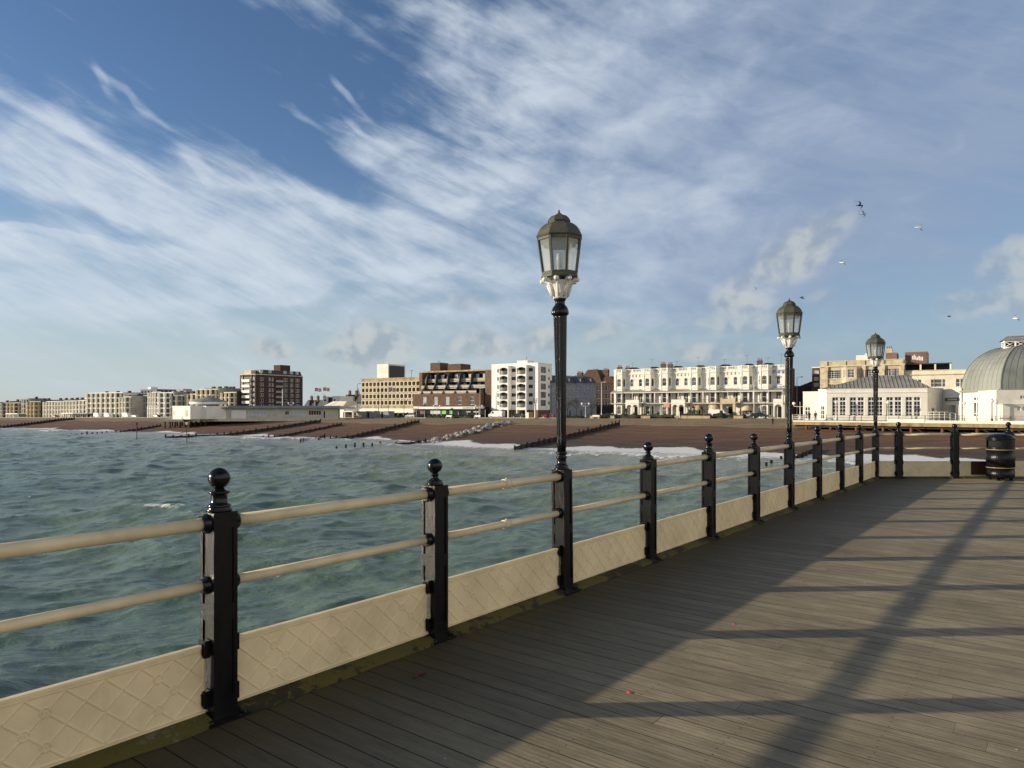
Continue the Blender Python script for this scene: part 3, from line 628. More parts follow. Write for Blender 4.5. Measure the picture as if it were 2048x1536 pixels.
def moss_material():
    m = mat('mossy kerb timber', (.055, .045, .022), .85, .5, 5, .5, 30); nt = m.node_tree; nd = nt.nodes; lk = nt.links; b = nd['Principled BSDF']
    tc = nd.new('ShaderNodeTexCoord'); n = nd.new('ShaderNodeTexNoise'); n.inputs['Scale'].default_value = 9; n.inputs['Detail'].default_value = 9; n.inputs['Roughness'].default_value = .75; lk.new(tc.outputs['Object'], n.inputs[0])
    n0 = nd.new('ShaderNodeTexNoise'); n0.inputs['Scale'].default_value = 1.3; lk.new(tc.outputs['Object'], n0.inputs[0])
    ad = nd.new('ShaderNodeMath'); ad.operation = 'ADD'; lk.new(n.outputs[0], ad.inputs[0]); lk.new(n0.outputs[0], ad.inputs[1])
    c = nd.new('ShaderNodeValToRGB'); lk.new(ad.outputs[0], c.inputs[0]); e = c.color_ramp.elements
    e[0].position = .80; e[0].color = (.022, .017, .009, 1); e[1].position = 1.14; e[1].color = (.085, .072, .012, 1)
    x = e.new(.98); x.color = (.032, .026, .008, 1); 
    mr = nd.new('ShaderNodeMapRange'); lk.new(ad.outputs[0], mr.inputs[0]); mr.inputs[1].default_value = 1.22; mr.inputs[2].default_value = 1.27
    mx = nd.new('ShaderNodeMix'); mx.data_type = 'RGBA'; lk.new(mr.outputs[0], mx.inputs[0]); lk.new(c.outputs[0], mx.inputs[6]); mx.inputs[7].default_value = (.12, .115, .07, 1); lk.new(mx.outputs[2], b.inputs['Base Color'])
    return m
MOSS = moss_material()
def kerb_rows(t0, t1, seed):
    q = MB(); rg = random.Random(seed); n = int((t1-t0)/.12); rows = []
    for i in range(n+1):
        t = t0+(t1-t0)*i/n; j = lambda a: rg.uniform(-a, a)
        rows.append([(-.065, t, -.3), (-.065, t, .040+j(.002)), (-.03, t, .044+j(.003)), (.03, t, .042+j(.004)), (.080+j(.006), t, .032+j(.005)), (.10+j(.008), t, .016+j(.004)), (.115+j(.015), t, .002)])
    q.grid(list(zip(*rows)), sm=True); q.face(rows[0]); q.face(rows[-1]); return q
rail1 = thing('pier_railing', 'long railing of black posts, cream rails and lattice panels along the left deck edge', 'railing', Q0); rail1.rotation_euler = (0, 0, -TH)
kinds = {0: 'A', 1: 'B', 3: 'B', 4: 'A', 5: 'B', 7: 'A', 8: 'A', 9: 'B'}
for k in range(-6, 11):
    if k % 4 != 2: add_post(rail1, k*STEP, kinds.get(k, 'AB'[k % 2]))
    if k < 10: add_span(rail1, k*STEP, (k+1)*STEP, joint=(k in (1, -3)), seed=k)
for k in range(-6, 10): kerb_rows(k*STEP+.085, (k+1)*STEP-.085, 30+k).obj('timber_kerb', MOSS, rail1)
rail2 = thing('pier_railing', 'shorter cream railing with black posts across the far end of the deck, behind the bin', 'railing', (XB, YB, 0)); rail2.rotation_euler = (0, 0, -R(90))
p2 = [.545, 1.87, 3.14, 4.45, 5.76, 7.07, 8.38]
for i, t in enumerate(p2): add_post(rail2, t, 'AB'[i % 2])
for i, (a, b) in enumerate(zip([0]+p2, p2)): add_span(rail2, a, b)
for i, (a, b) in enumerate(zip([0]+p2, p2)): kerb_rows(a+.085, b-.085, 60+i).obj('timber_kerb', MOSS, rail2)

# ---- lamps: pedestal post, fluted column, white bracket, eight-sided copper lantern
def lantern_glass_material():
    m = bpy.data.materials.new('frosted lantern glass'); m.use_nodes = True; nt = m.node_tree; nd = nt.nodes; lk = nt.links; nd.clear()
    o = nd.new('ShaderNodeOutputMaterial'); t = nd.new('ShaderNodeBsdfTransparent'); t.inputs[0].default_value = (.90, .94, .95, 1)
    d = nd.new('ShaderNodeBsdfTranslucent'); d.inputs[0].default_value = (.86, .90, .88, 1); df = nd.new('ShaderNodeBsdfDiffuse'); df.inputs[0].default_value = (.74, .78, .76, 1)
    g = nd.new('ShaderNodeBsdfGlossy'); g.inputs[1].default_value = .12
    a = nd.new('ShaderNodeMixShader'); a.inputs[0].default_value = .5; lk.new(d.outputs[0], a.inputs[1]); lk.new(df.outputs[0], a.inputs[2])
    b = nd.new('ShaderNodeMixShader'); b.inputs[0].default_value = .44; lk.new(t.outputs[0], b.inputs[1]); lk.new(a.outputs[0], b.inputs[2])
    c = nd.new('ShaderNodeMixShader'); c.inputs[0].default_value = .06; lk.new(b.outputs[0], c.inputs[1]); lk.new(g.outputs[0], c.inputs[2]); lk.new(c.outputs[0], o.inputs[0]); return m
def make_lamp(t, rot, label, lean=0.0):
    root = thing('street_lamp', label, 'street lamp', RP(0, t, 0), 'street lamps on the pier railing'); root.rotation_euler = (0, lean, -TH)
    pd = part('pedestal', mesh_of('post', post_body, mat_black), root); fittings(pd)
    def column():
        q = MB()
        q.lathe([(.0, 1.10), (.070, 1.10), (.070, 1.112), (.058, 1.120), (.062, 1.135), (.050, 1.145), (.043, 1.160), (.040, 1.195), (.050, 1.203), (.052, 1.215), (.040, 1.224), (.042, 1.236), (.052, 1.245), (.050, 1.255), (.038, 1.268)], n=28)
        prof = [(.036, 1.265), (.038, 1.35), (.043, 1.7), (.049, 2.1), (.056, 2.47), (.059, 2.500)]
        q.lathe(prof, n=96, flute=12, fa=.085)
        return q
    part('fluted_column', mesh_of('fluted_column', column, mat_black2), root)
    def cap():
        q = MB(); q.lathe([(.058, 2.490), (.076, 2.500), (.078, 2.515), (.074, 2.535), (.066, 2.560), (.052, 2.580), (.044, 2.588), (.044, 2.622), (.052, 2.630), (.056, 2.642), (.0, 2.643)], n=60, flute=15, fa=.03); return q
    part('capital', mesh_of('capital', cap, mat_black2), root)
    def bracket():
        q = MB(); q.lathe([(.0, 2.643), (.060, 2.643), (.064, 2.66), (.072, 2.70), (.088, 2.745), (.106, 2.785), (.112, 2.800), (.0, 2.802)], n=16, sm=True)
        for k in range(8):
            a = k*math.pi/4+R(22.5); c, s = math.cos(a), math.sin(a)
            pr = [(.062, 2.68), (.074, 2.73), (.098, 2.775), (.130, 2.805), (.155, 2.815)]
            rows = []
            for i, (r, z) in enumerate(pr):
                w = .021; h = .014
                rows.append([(r*c-w*s*q1, r*s+w*c*q1, z+h*q2) for q1, q2 in ((-1, -1), (1, -1), (1, 1), (-1, 1))])
            q.grid(rows, 0, True, False); q.face(rows[-1])
            # curled scroll at the tip and a leaf below it
            q.ball((.163*c, .163*s, 2.806), .021, 8, 6)
            q.tube([(.070*c, .070*s, 2.66), (.094*c, .094*s, 2.72), (.118*c, .118*s, 2.772)], [.012, .011, .008], 6)
        return q
    part('bracket', mesh_of('bracket', bracket, mat_lampwhite), root)
    def lrow(r, z): return [(r*math.cos(k*math.pi/4), r*math.sin(k*math.pi/4), z) for k in range(8)]
    head = MB()
    def frame():
        q = MB()
        q.grid([lrow(.0, 2.822), lrow(.150, 2.823), lrow(.176, 2.828), (lrow(.176, 2.846)), lrow(.166, 2.852), lrow(.170, 2.878), lrow(.158, 2.880)], 0, True, False)
        for k in range(8):
            a = k*math.pi/4; c, s = math.cos(a), math.sin(a); rows = []
            for r, z in ((.166, 2.875), (.207, 3.180)): rows.append([(r*c+x*c-y*s, r*s+x*s+y*c, z) for x, y in ((-.012, -.010), (.004, -.010), (.004, .010), (-.012, .010))])
            q.grid(rows, 0, True, False)
        q.grid([lrow(.196, 3.160), lrow(.208, 3.160), lrow(.211, 3.182), lrow(.198, 3.184)], 0, True, False)
        return q
    f = part('lantern_frame', mesh_of('lantern_frame', frame, mat_copper), root, (0, 0, 0), rot)
    def roof():
        q = MB()
        q.grid([lrow(.150, 3.178), lrow(.214, 3.184), lrow(.221, 3.196), lrow(.214, 3.206), lrow(.198, 3.245), lrow(.170, 3.283), lrow(.132, 3.312), lrow(.100, 3.326), lrow(.100, 3.334), lrow(.110, 3.336), lrow(.109, 3.344), lrow(.098, 3.362), lrow(.074, 3.388), lrow(.040, 3.402)], 0, True, False)
        q.lathe([(.036, 3.400), (.026, 3.412), (.012, 3.422), (.008, 3.432), (.011, 3.436), (.003, 3.450), (.0, 3.458)], n=10)
        return q
    part('lantern_roof', mesh_of('lantern_roof', roof, mat_copper), root, (0, 0, 0), rot)
    def panes():
        q = MB(); q.grid([lrow(.158, 2.880), lrow(.196, 3.160)], 0, True, False); return q
    g = part('lantern_glass', mesh_of('lantern_glass', panes, MATS.get('lg') or MATS.setdefault('lg', lantern_glass_material())), root, (0, 0, 0), rot)
    def bulb():
        q = MB(); q.lathe([(.0, 2.83), (.05, 2.83), (.05, 2.86), (.024, 2.87), (.024, 2.93), (.028, 2.935), (.030, 3.03), (.026, 3.05), (.0, 3.055)], n=14); return q
    part('bulb', mesh_of('bulb', bulb, mat_globe), root)
    def refl():
        q = MB(); q.lathe([(.0, 3.155), (.09, 3.150), (.15, 3.120), (.152, 3.125), (.09, 3.165), (.0, 3.170)], n=16); return q
    part('reflector', mesh_of('reflector', refl, mat_copper), root)
make_lamp(2*STEP, R(10), 'tallest nearest black pier lamp with eight-sided copper lantern on a white bracket', -.013)
make_lamp(6*STEP, R(38), 'black pier lamp standing just left of the white pavilion, its lantern bright in the sun')
make_lamp(10*STEP, R(20), 'farthest black pier lamp, at the railing corner in front of the pavilion windows')
make_lamp(-2*STEP, R(20), 'black pier lamp on the railing beside and behind the viewer')

# ---- litter bin
def make_bin():
    c = Vector((11.27, YB-.40, 0)); root = thing('litter_bin', 'black round litter bin with a domed lid and two gold bands, against the far railing', 'bin', c)
    q = MB(); n = 120
    q.lathe([(.0, .07), (.262, .07), (.272, .085), (.272, .27)], n=n, flute=40, fa=.010)
    q.lathe([(.278, .305), (.278, .70)], n=n, flute=40, fa=.012); q.lathe([(.274, .26), (.280, .27), (.280, .31), (.276, .312)], n=48)
    q.obj('body', mat_black, root)
    for z in (.292, .705):
        g = MB(); g.lathe([(.276, z-.009), (.283, z-.007), (.283, z+.007), (.276, z+.009)], n=48); g.obj('gold_band', mat_gold, root)
    # hood with an opening facing left
    q = MB(); n = 48; A = [2*math.pi*j/n for j in range(n)]; op = lambda t: abs(((t-R(205)+math.pi) % (2*math.pi))-math.pi) < R(38) or abs(((t-R(25)+math.pi) % (2*math.pi))-math.pi) < R(38)
    zs = [.70, .76, .92, .95]
    for z0, z1 in zip(zs, zs[1:]):
        for j in range(n):
            if z0 == .76 and op((A[j]+A[(j+1) % n] if j < n-1 else A[j]*2+.13)/2): continue
            t0, t1 = A[j], A[(j+1) % n]; q.face([(.280*math.cos(t0), .280*math.sin(t0), z0), (.280*math.cos(t1), .280*math.sin(t1), z0), (.280*math.cos(t1), .280*math.sin(t1), z1), (.280*math.cos(t0), .280*math.sin(t0), z1)], 0, True)
    q.lathe([(.24, .70), (.24, .945)], n=24, mi=1); q.obj('hood', [mat_black, mat_dark], root)
    q = MB(); q.lathe([(.284, .945), (.296, .955), (.296, .975), (.288, .985), (.27, 1.005), (.22, 1.04), (.12, 1.07), (.0, 1.078)], n=48); q.obj('lid', mat_black, root)
    for k in range(4):
        a = R(45+90*k); q = MB(); q.lathe([(.05, 0), (.05, .02), (.032, .03), (.032, .075)], (.21*math.cos(a), .21*math.sin(a), 0), 10); q.obj('foot', mat_black, root)
    q = MB(); q.lathe([(.02, .0), (.02, .05)], (.285, -.02, .25), 8); q.box(identity, .27, .30, -.04, .04, .20, .31); q.obj('lock', mat_black, root)
make_bin()
def kick_plate():
    q = MB(); x0, x1 = 10.84, 11.32; q.box(identity, x0, x1, YB-.034, YB-.020, .09, .40)
    for x in (x0+.03, x1-.03):
        for z in (.12, .37): q.lathe([(.012, 0), (.012, .0)], (x, YB-.034, z), 6); q.ball((x, YB-.034, z), .010, 6, 4)
    tag(q.obj('cover_plate', mat('dark maroon plate', (.055, .014, .012), .6, .2, 4)), 'dark maroon square plate fixed over the cream panel left of the bin', 'plate')
kick_plate()

# ---- small things on the deck
def deck_at(x, y): Y = FPX*EYE/(y-HOR); return Vector(((x-1024)/FPX*Y, Y, .0012))
for (x, y, r, lab) in ((1260, 1385, .020, 'small round red sticker on the sunlit boards, nearest of the red dots'), (1469, 1248, .017, 'small round red sticker on the boards just above the second post shadow'), (1606, 1163, .016, 'small faint red sticker on the boards left of the broad rail shadow'), (1688, 1108, .015, 'small red sticker lying farthest off on the sunlit boards')):
    q = MB(); q.lathe([(.0, 0), (r, 0), (r, .0006), (.0, .0008)], n=12); tag(q.obj('red_sticker', mat('red sticker', (.62, .07, .04), .5, .1, 30), loc=deck_at(x, y)), lab, 'sticker', 'red stickers on the deck')
def weed():
    q = MB(); rg = random.Random(2); p = Vector((0, 0, .004)); pts = []
    for i in range(9): pts.append(p.copy()); p += Vector((rg.uniform(-.004, .018), rg.uniform(.008, .02), rg.uniform(-.002, .003)))
    q.tube(pts, [.004, .005, .006, .005, .006, .005, .004, .003, .002], 6)
    q.tube([pts[4], pts[4]+Vector((.02, -.005, .002)), pts[4]+Vector((.035, .004, .001))], [.004, .004, .002], 6)
    tag(q.obj('seaweed', mat('red seaweed', (.10, .012, .012), .5, .3, 40), loc=deck_at(826, 1358)), 'short strand of dark red seaweed on the shaded boards by the second post', 'seaweed')
weed()

# ------------------------------------------------------------------ buildings along the front
def root_at(name, label, cat, x, s, group=None, z=None):
    b = BX(x, s); return thing(name, label, cat, CP(b, s, zg(b) if z is None else z), group)
def wobj(q, name, m, parent):
    """mesh written in world coordinates under a thing (or under one of its parts)"""
    if not q.f: return None
    return q.obj(name, m, parent, -parent.location if parent.type == 'EMPTY' else (0, 0, 0))
def PF(s): return lambda a, z, d: CP(a, s+d, z)                 # facade facing the sea
def PE(b, s0): return lambda a, z, d: CP(b+d, s0-a, z)          # side wall facing right, a counted inland
def block(q, bl, br, s0, dep, z0, z1, fh=(), eh=(), rec=.18, mi=0, mback=None, top=True, mtop=None):
    q.wall(PF(s0), bl, br, z0, z1, list(fh), rec, mi, mback)
    q.wall(PE(br, s0), 0, dep, z0, z1, list(eh), rec, mi, mback)
    C = lambda b, s, z: CP(b, s, z)
    q.face([C(bl, s0-dep, z0), C(bl, s0, z0), C(bl, s0, z1), C(bl, s0-dep, z1)], mi)
    q.face([C(br, s0-dep, z0), C(bl, s0-dep, z0), C(bl, s0-dep, z1), C(br, s0-dep, z1)], mi)
    if top: q.face([C(bl, s0, z1), C(br, s0, z1), C(br, s0-dep, z1), C(bl, s0-dep, z1)], mi if mtop is None else mtop)
def bxw(q, bl, br, s0, s1, z0, z1, mi=0): q.box(lambda a, b, c: CP(a, b, c), bl, br, min(s0, s1), max(s0, s1), z0, z1, mi)
def window(parent, P, h, depth, mg, mf, cols=2, rows=2, bar=.07, name='window', arch=False):
    a0, a1, z0, z1 = h[:4]; q = MB(); d = -depth+.03
    if arch:
        r = (a1-a0)/2; zc = z1-r; cx = (a0+a1)/2
        pts = [P(a0, z0, d), P(a1, z0, d)]+[P(cx+r*math.cos(t), zc+r*math.sin(t), d) for t in [math.pi*k/8 for k in range(9)]]; q.face(pts)
    else: q.face([P(a0, z0, d), P(a1, z0, d), P(a1, z1, d), P(a0, z1, d)])
    w = wobj(q, name, mg, parent)
    if mf is None: return w
    q = MB(); BO = lambda x0, x1, y0, y1: q.box(lambda a, z, dd: P(a, z, dd), x0, x1, y0, y1, d+.005, d+.06)
    e = .003; BO(a0+e, a0+bar, z0+e, z1-e); BO(a1-bar, a1-e, z0+e, z1-e); BO(a0+bar, a1-bar, z0+e, z0+bar); BO(a0+bar, a1-bar, z1-bar, z1-e)
    for c in range(1, cols): x = a0+(a1-a0)*c/cols; BO(x-bar*.4, x+bar*.4, z0+bar, z1-bar)
    for r in range(1, rows): y = z0+(z1-z0)*r/rows; q.box(lambda a, z, dd: P(a, z, dd), a0+bar, a1-bar, y-bar*.4, y+bar*.4, d+.005, d+.055)
    wobj(q, 'window_frame', mf, w); return w
def arch_fill(q, P, h, mi=0, depth=.0):
    """stone filling of the top corners of an arched opening, flush with the wall"""
    a0, a1, z0, z1 = h[:4]; r = (a1-a0)/2; zc = z1-r; cx = (a0+a1)/2
    for s in (-1, 1):
        arc = [(cx+s*r*math.cos(t), zc+r*math.sin(t)) for t in [math.pi/2*k/5 for k in range(6)]]
        q.face([P(cx+s*r, z1, 0)]+[P(x, z, 0) for x, z in (arc if s > 0 else arc)], mi)
        q.grid([[P(x, z, 0) for x, z in arc], [P(x, z, -depth) for x, z in arc]], mi, False, False)
def chimney(parent, b, s, z0, w, d, h, m=mat_brick, pots=3):
    q = MB(); bxw(q, b-w/2, b+w/2, s-d/2, s+d/2, z0, z0+h); bxw(q, b-w/2-.08, b+w/2+.08, s-d/2-.08, s+d/2+.08, z0+h*.86, z0+h*.95)
    c = wobj(q, 'chimney', m, parent)
    for k in range(pots):
        p = MB(); x = CP(b-w/2+w*(k+.5)/pots, s, z0+h); p.lathe([(.15, 0), (.12, .2), (.12, .55), (.15, .6), (.0, .6)], x, 8); wobj(p, 'chimney_pot', mat('terracotta', (.30, .12, .06), .8, .2, 3), c)
    return c

# ---- white stucco terrace: four houses
TB = BX(1392, 0)
TZ = {k: ZY(y, TB, 0) for k, y in dict(top=734.3, bal=741, cor=745.5, wt=755, wb=771, ver=778, vere=784, flo=806, g=836).items()}
TZ['g'] = zg(0)
def terrace_house(x0, x1, bays, wins, porch, label, trim=mat_white, chim=(), sq_porch=False, awn=(), last=False):
    S = 0.0; bl, br = BX(x0, S), BX(x1, S); root = root_at('terraced_house', label, 'house', (x0+x1)/2, S, 'white seafront terrace'); z = TZ; g = z['g']-.1
    fl = z['flo']; wf0, wf1 = fl+.15, z['vere']-.15
    q = MB(); P = PF(S); fh = []; ar = []; sq = []
    bb = [BX(x, S) for x in bays]; wb_ = [BX(x, S) for x in wins]
    for b in wb_: h = (b-.50, b+.50, z['wb'], z['wt']-.1); fh.append(h); ar.append(h); h = (b-.65, b+.65, wf0, wf1); fh.append(h); sq.append(h)
    pl, pr = BX(porch[0], S+2.2), BX(porch[1], S+2.2)
    pc = (pl+pr)/2; h = (pc-.8, pc+.8, g+.2, g+3.0); fh.append(h); door = h
    block(q, bl, br, S, 11, g, z['bal'], fh, (), .22)
    for h in ar: arch_fill(q, P, h, 0, .22)
    wall = wobj(q, 'wall', mat_white, root)
    for h in ar: window(root, P, h, .2, mat_glassm, mat_frame_w, 1, 2, .08, arch=True)
    for h in sq: window(root, P, h, .2, mat_glassd, mat_frame_w, 2, 2, .08)
    q = MB(); q.face([P(door[0], door[2], -.2), P(door[1], door[2], -.2), P(door[1], door[3], -.2), P(door[0], door[3], -.2)]); wobj(q, 'door', mat_dark, root)
    # string courses, arched hoods, cornice with brackets
    q = MB()
    bxw(q, bl+.01, br-.01, S+.003, S+.14, z['wb']-.75, z['wb']-.58); bxw(q, bl+.01, br-.01, S+.003, S+.22, z['cor']-.05, z['cor']+.22); bxw(q, bl+.01, br-.01, S+.003, S+.10, z['cor']-.45, z['cor']-.36)
    for i in range(int((br-bl)/1.05)): x = bl+.5+i*1.05; bxw(q, x-.11, x+.11, S+.003, S+.24, z['cor']-.75, z['cor']-.053)
    for h in ar:
        r0 = .56; cx = (h[0]+h[1])/2; zc = h[3]-.5
        pts = lambda r: [(cx+r*math.cos(t), zc+r*math.sin(t)) for t in [math.pi*k/10 for k in range(11)]]
        a, b = pts(.53), pts(.72)
        q.grid([[P(x, zz, .004) for x, zz in a], [P(x, zz, .10) for x, zz in a], [P(x, zz, .10) for x, zz in b], [P(x, zz, .004) for x, zz in b]], 0, False, False)
        bxw(q, h[0]-.15, h[1]+.15, S+.004, S+.16, h[2]-.16, h[2]-.003)
    wobj(q, 'moulding', trim, root)
    # balustrade: pedestals, rail and balusters
    q = MB(); zt, zb = z['top'], z['bal']; bxw(q, bl, br, S-.3, S+.12, zb, zb+.18); bxw(q, bl, br, S-.28, S+.10, zt-.2, zt-.02)
    n = max(1, int((br-bl)/.42)); 
    for i in range(n+1):
        x = bl+.2+(br-bl-.4)*i/n
        if i % 7 == 0: bxw(q, x-.22, x+.22, S-.32, S+.14, zb+.18, zt+.02)
        else: bxw(q, x-.085, x+.085, S-.16, S+.0, zb+.18, zt-.2)
    wobj(q, 'balustrade', mat_white, root)
    # bay windows
    for b in bb:
        hw, fw, pj = 1.75, .95, 1.25; q = MB(); zt_ = z['bal']; PL = [(b-hw, 0), (b-fw, pj), (b+fw, pj), (b+hw, 0)]; W_ = []
        for i in range(3):
            (ax, as_), (cx, cs) = PL[i], PL[i+1]; ln = math.hypot(cx-ax, cs-as_); ux, us = (cx-ax)/ln, (cs-as_)/ln; nx, ns = -us, ux
            Pb = lambda a, zz, d, ax=ax, as_=as_, ux=ux, us=us, nx=nx, ns=ns: CP(ax+ux*a+nx*d, S+as_+us*a+ns*d, zz)
            w_ = .62 if i == 1 else .34; m_ = ln/2
            hs = [(m_-w_, m_+w_, z['wb'], z['wt']+.05), (m_-w_, m_+w_, wf0, wf1), (m_-w_, m_+w_, g+.9, g+3.3)]
            q.wall(Pb, 0, ln, g, zt_, hs, .18, 0); arch_fill(q, Pb, hs[0], 0, .18); arch_fill(q, Pb, hs[2], 0, .18)
            for j, h in enumerate(hs): W_.append((Pb, h, j != 1, i))
            # shafts at the angles
            for a in (0.02, ln-.02):
                if i == 1: q.tube([Pb(a, g, .02), Pb(a, zt_, .02)], .12, 8)
            q.box(lambda a, zz, d: Pb(a, zz, d), -.03, ln+.03, z['wb']-.75, z['wb']-.50, .003, .16); q.box(lambda a, zz, d: Pb(a, zz, d), -.03, ln+.03, z['cor']-.05, z['cor']+.22, .003, .22)
        q.face([CP(x, S+s_, zt_) for x, s_ in PL])
        bay = wobj(q, 'bay', mat_white, root)
        for Pb, h, ar_, i in W_: window(bay, Pb, h, .16, mat_glassm if ar_ and i != 2 else mat_glassd, mat_frame_w if i == 1 else None, 1, 2, .08, arch=ar_)
        q = MB(); zt2 = z['top']
        for (ax, as_), (cx, cs) in zip(PL, PL[1:]):
            ln = math.hypot(cx-ax, cs-as_); ux, us = (cx-ax)/ln, (cs-as_)/ln
            Pb = lambda a, zz, d: CP(ax+ux*a-us*d, S+as_+us*a+ux*d, zz)
            q.box(lambda a, zz, d: Pb(a, zz, d), 0, ln, zb, zb+.18, -.12, .1); q.box(lambda a, zz, d: Pb(a, zz, d), 0, ln, zt2-.2, zt2-.02, -.1, .09)
            n = int(ln/.4)
            for i in range(n): q.box(lambda a, zz, d: Pb(a, zz, d), ln*(i+.5)/n-.08, ln*(i+.5)/n+.08, zb+.18, zt2-.2, -.08, .06)
            q.box(lambda a, zz, d: Pb(a, zz, d), -.16, .16, zb+.18, zt2+.02, -.14, .12)
        wobj(q, 'bay_balustrade', mat_white, root)
    # verandah: lead roof, edge, posts, balcony floor, iron railing
    q = MB(); s1 = S+2.35
    q.grid([[CP(b, S+.02, z['ver']) for b in (bl, br)], [CP(b, S+1.4, z['ver']*.55+z['vere']*.45) for b in (bl, br)], [CP(b, s1, z['vere']) for b in (bl, br)], [CP(b, s1, z['vere']-.1) for b in (bl, br)], [CP(b, S+.02, z['ver']-.35) for b in (bl, br)]], 0, False, False); wobj(q, 'verandah_roof', mat_leadd, root)
    q = MB(); bxw(q, bl, br, s1+.003, s1+.1, z['vere']-.14, z['vere']+.04); n = max(2, round((br-bl)/3.6))
    for i in range(n+1): x = bl+.06+(br-bl-.12)*i/n; bxw(q, x-.06, x+.06, s1-.14, s1-.03, fl, z['vere']-.1)
    wobj(q, 'verandah_post', mat_white2, root)
    q = MB(); bxw(q, bl, br, S+.003, s1, fl-.22, fl); wobj(q, 'balcony_floor', mat_concp, root)
    q = MB(); bxw(q, bl, br, s1-.03, s1-.0, fl+.93, fl+.98); n = int((br-bl)/.22)
    for i in range(n+1): x = bl+(br-bl)*i/n; q.tube([CP(x, s1-.015, fl), CP(x, s1-.015, fl+.94)], .016, 4, cap=False)
    wobj(q, 'balcony_railing', mat_frame_d, root)
    # porch
    sp = S+3.6; pz = fl+.95; q = MB()
    if sq_porch:
        for x in (pl+.3, pr-.3): bxw(q, x-.3, x+.3, sp-.6, sp, g, fl-.3)
        bxw(q, pl-.15, pr+.15, S+2.4, sp+.15, fl-.3, fl-.02); bxw(q, pl, pr, S+2.4, sp, fl-.02, pz+.1); bxw(q, pl+.1, pl+.6, sp-.5, sp+.04, pz+.1, pz+.45); bxw(q, pr-.9, pr-.1, sp-.5, sp+.04, pz+.1, pz+.45)
        wobj(q, 'porch', mat_ochre, root)
    else:
        Pp = PF(sp); n = 2 if pr-pl > 3.3 else 1; w = (pr-pl-.3*(n+1))/n; hs = [(pl+.3+i*(w+.3), pl+.3+i*(w+.3)+w, g, fl-.45) for i in range(n)]
        q.wall(Pp, pl, pr, g, fl, hs, .35, 0); [arch_fill(q, Pp, h, 0, .35) for h in hs]
        bxw(q, pl-.1, pr+.1, S+2.4, sp+.12, fl, fl+.16); bxw(q, pl, pr, sp-.25, sp+.02, fl+.16, pz); bxw(q, pl, pl+.25, S+2.4, sp-.25, fl+.16, pz); bxw(q, pr-.25, pr, S+2.4, sp-.25, fl+.16, pz)
        PEr = PE(pr, sp); q.wall(PEr, 0, 3.4, g, fl, [(.5, 2.0, g, fl-.5)], .3, 0); q.face([CP(pl, sp, g), CP(pl, sp-.35, g), CP(pl, sp-.35, fl), CP(pl, sp, fl)])
        wobj(q, 'porch', mat_white, root)
    for x in awn:
        b = BX(x, S+3); q = MB(); rows = []
        for i in range(7):
            t = math.pi/2*i/6; rows.append([CP(b+1.7*math.cos(u)*math.sin(t+.02), S+1.3+2.2*math.sin(u)*math.sin(t+.02), fl-.55-1.5*(1-math.cos(t))) for u in [math.pi*k/10 for k in range(11)]])
        q.grid(rows, 0, False, True); wobj(q, 'awning', mat('cream awning canvas', (.58, .47, .30), .85, .12, 2), root)
    for x, s_, h in chim: chimney(root, BX(x, S-4), S-4, z['bal']-.2, 1.3, .8, h+.6)
    q = MB(); m_ = (bl+br)/2
    for c, w_ in ((bl+(br-bl)*.3, 3.2), (bl+(br-bl)*.78, 2.6)):
        if br-bl < 8 and c > m_: continue
        zb2 = z['bal']; r = [CP(c-w_, S-2, zb2), CP(c+w_, S-2, zb2), CP(c+w_, S-9, zb2), CP(c-w_, S-9, zb2)]; t1, t2 = CP(c-w_*.25, S-5, zb2+1.75), CP(c+w_*.25, S-6, zb2+1.75)
        q.face([r[0], r[1], t2, t1]); q.face([r[1], r[2], t2]); q.face([r[2], r[3], t1, t2]); q.face([r[3], r[0], t1])
    wobj(q, 'roof', mat_slate, root)
    for k in range(2):     # television aerials on the roof
        x = bl+(br-bl)*(.3+.45*k); q = MB(); z0 = z['bal']+.8; hh = 2.4+.9*k; q.tube([CP(x, S-4.5, z0-1), CP(x, S-4.5, z0+hh)], .03, 5); q.tube([CP(x-.7, S-4.5, z0+hh-.15), CP(x+.7, S-4.4, z0+hh-.15)], .02, 4); [q.tube([CP(x-.6+.24*j, S-4.75, z0+hh-.15), CP(x-.6+.24*j, S-4.2, z0+hh-.15)], .014, 4) for j in range(6)]; wobj(q, 'aerial', mat_frame_d, root)
    if last:
        q = MB(); bxw(q, br+.003, br+.35, S-10.9, S-.6, g, z['bal']+.3); wobj(q, 'side_wall', mat_brickd, root)
    return root
terrace_house(1228, 1315, (1241.6, 1298), (1264, 1281), (1255, 1281), 'white seafront house at the left end of the terrace, two chimneys at its corner', chim=((1239.5, 0, 1.5), (1255.5, 0, 1.2)))
h2 = terrace_house(1315, 1411, (1332, 1391), (1354.7, 1372), (1346, 1373), 'white terrace house with the red board and a white arched porch', chim=((1326.5, 0, 2.0), (1340.5, 0, 1.8)), awn=(1393,))
terrace_house(1411, 1511, (1428, 1492.6), (1452, 1471), (1443, 1473), 'white terrace house with the square yellow porch and round cream awnings', sq_porch=True, awn=(1427, 1492))
terrace_house(1511, 1570, (1531,), (1557,), (1549, 1568), 'white terrace house with blue trim at the right end of the terrace', trim=mat_blue, chim=((1519.5, 0, 2.0),), last=True)
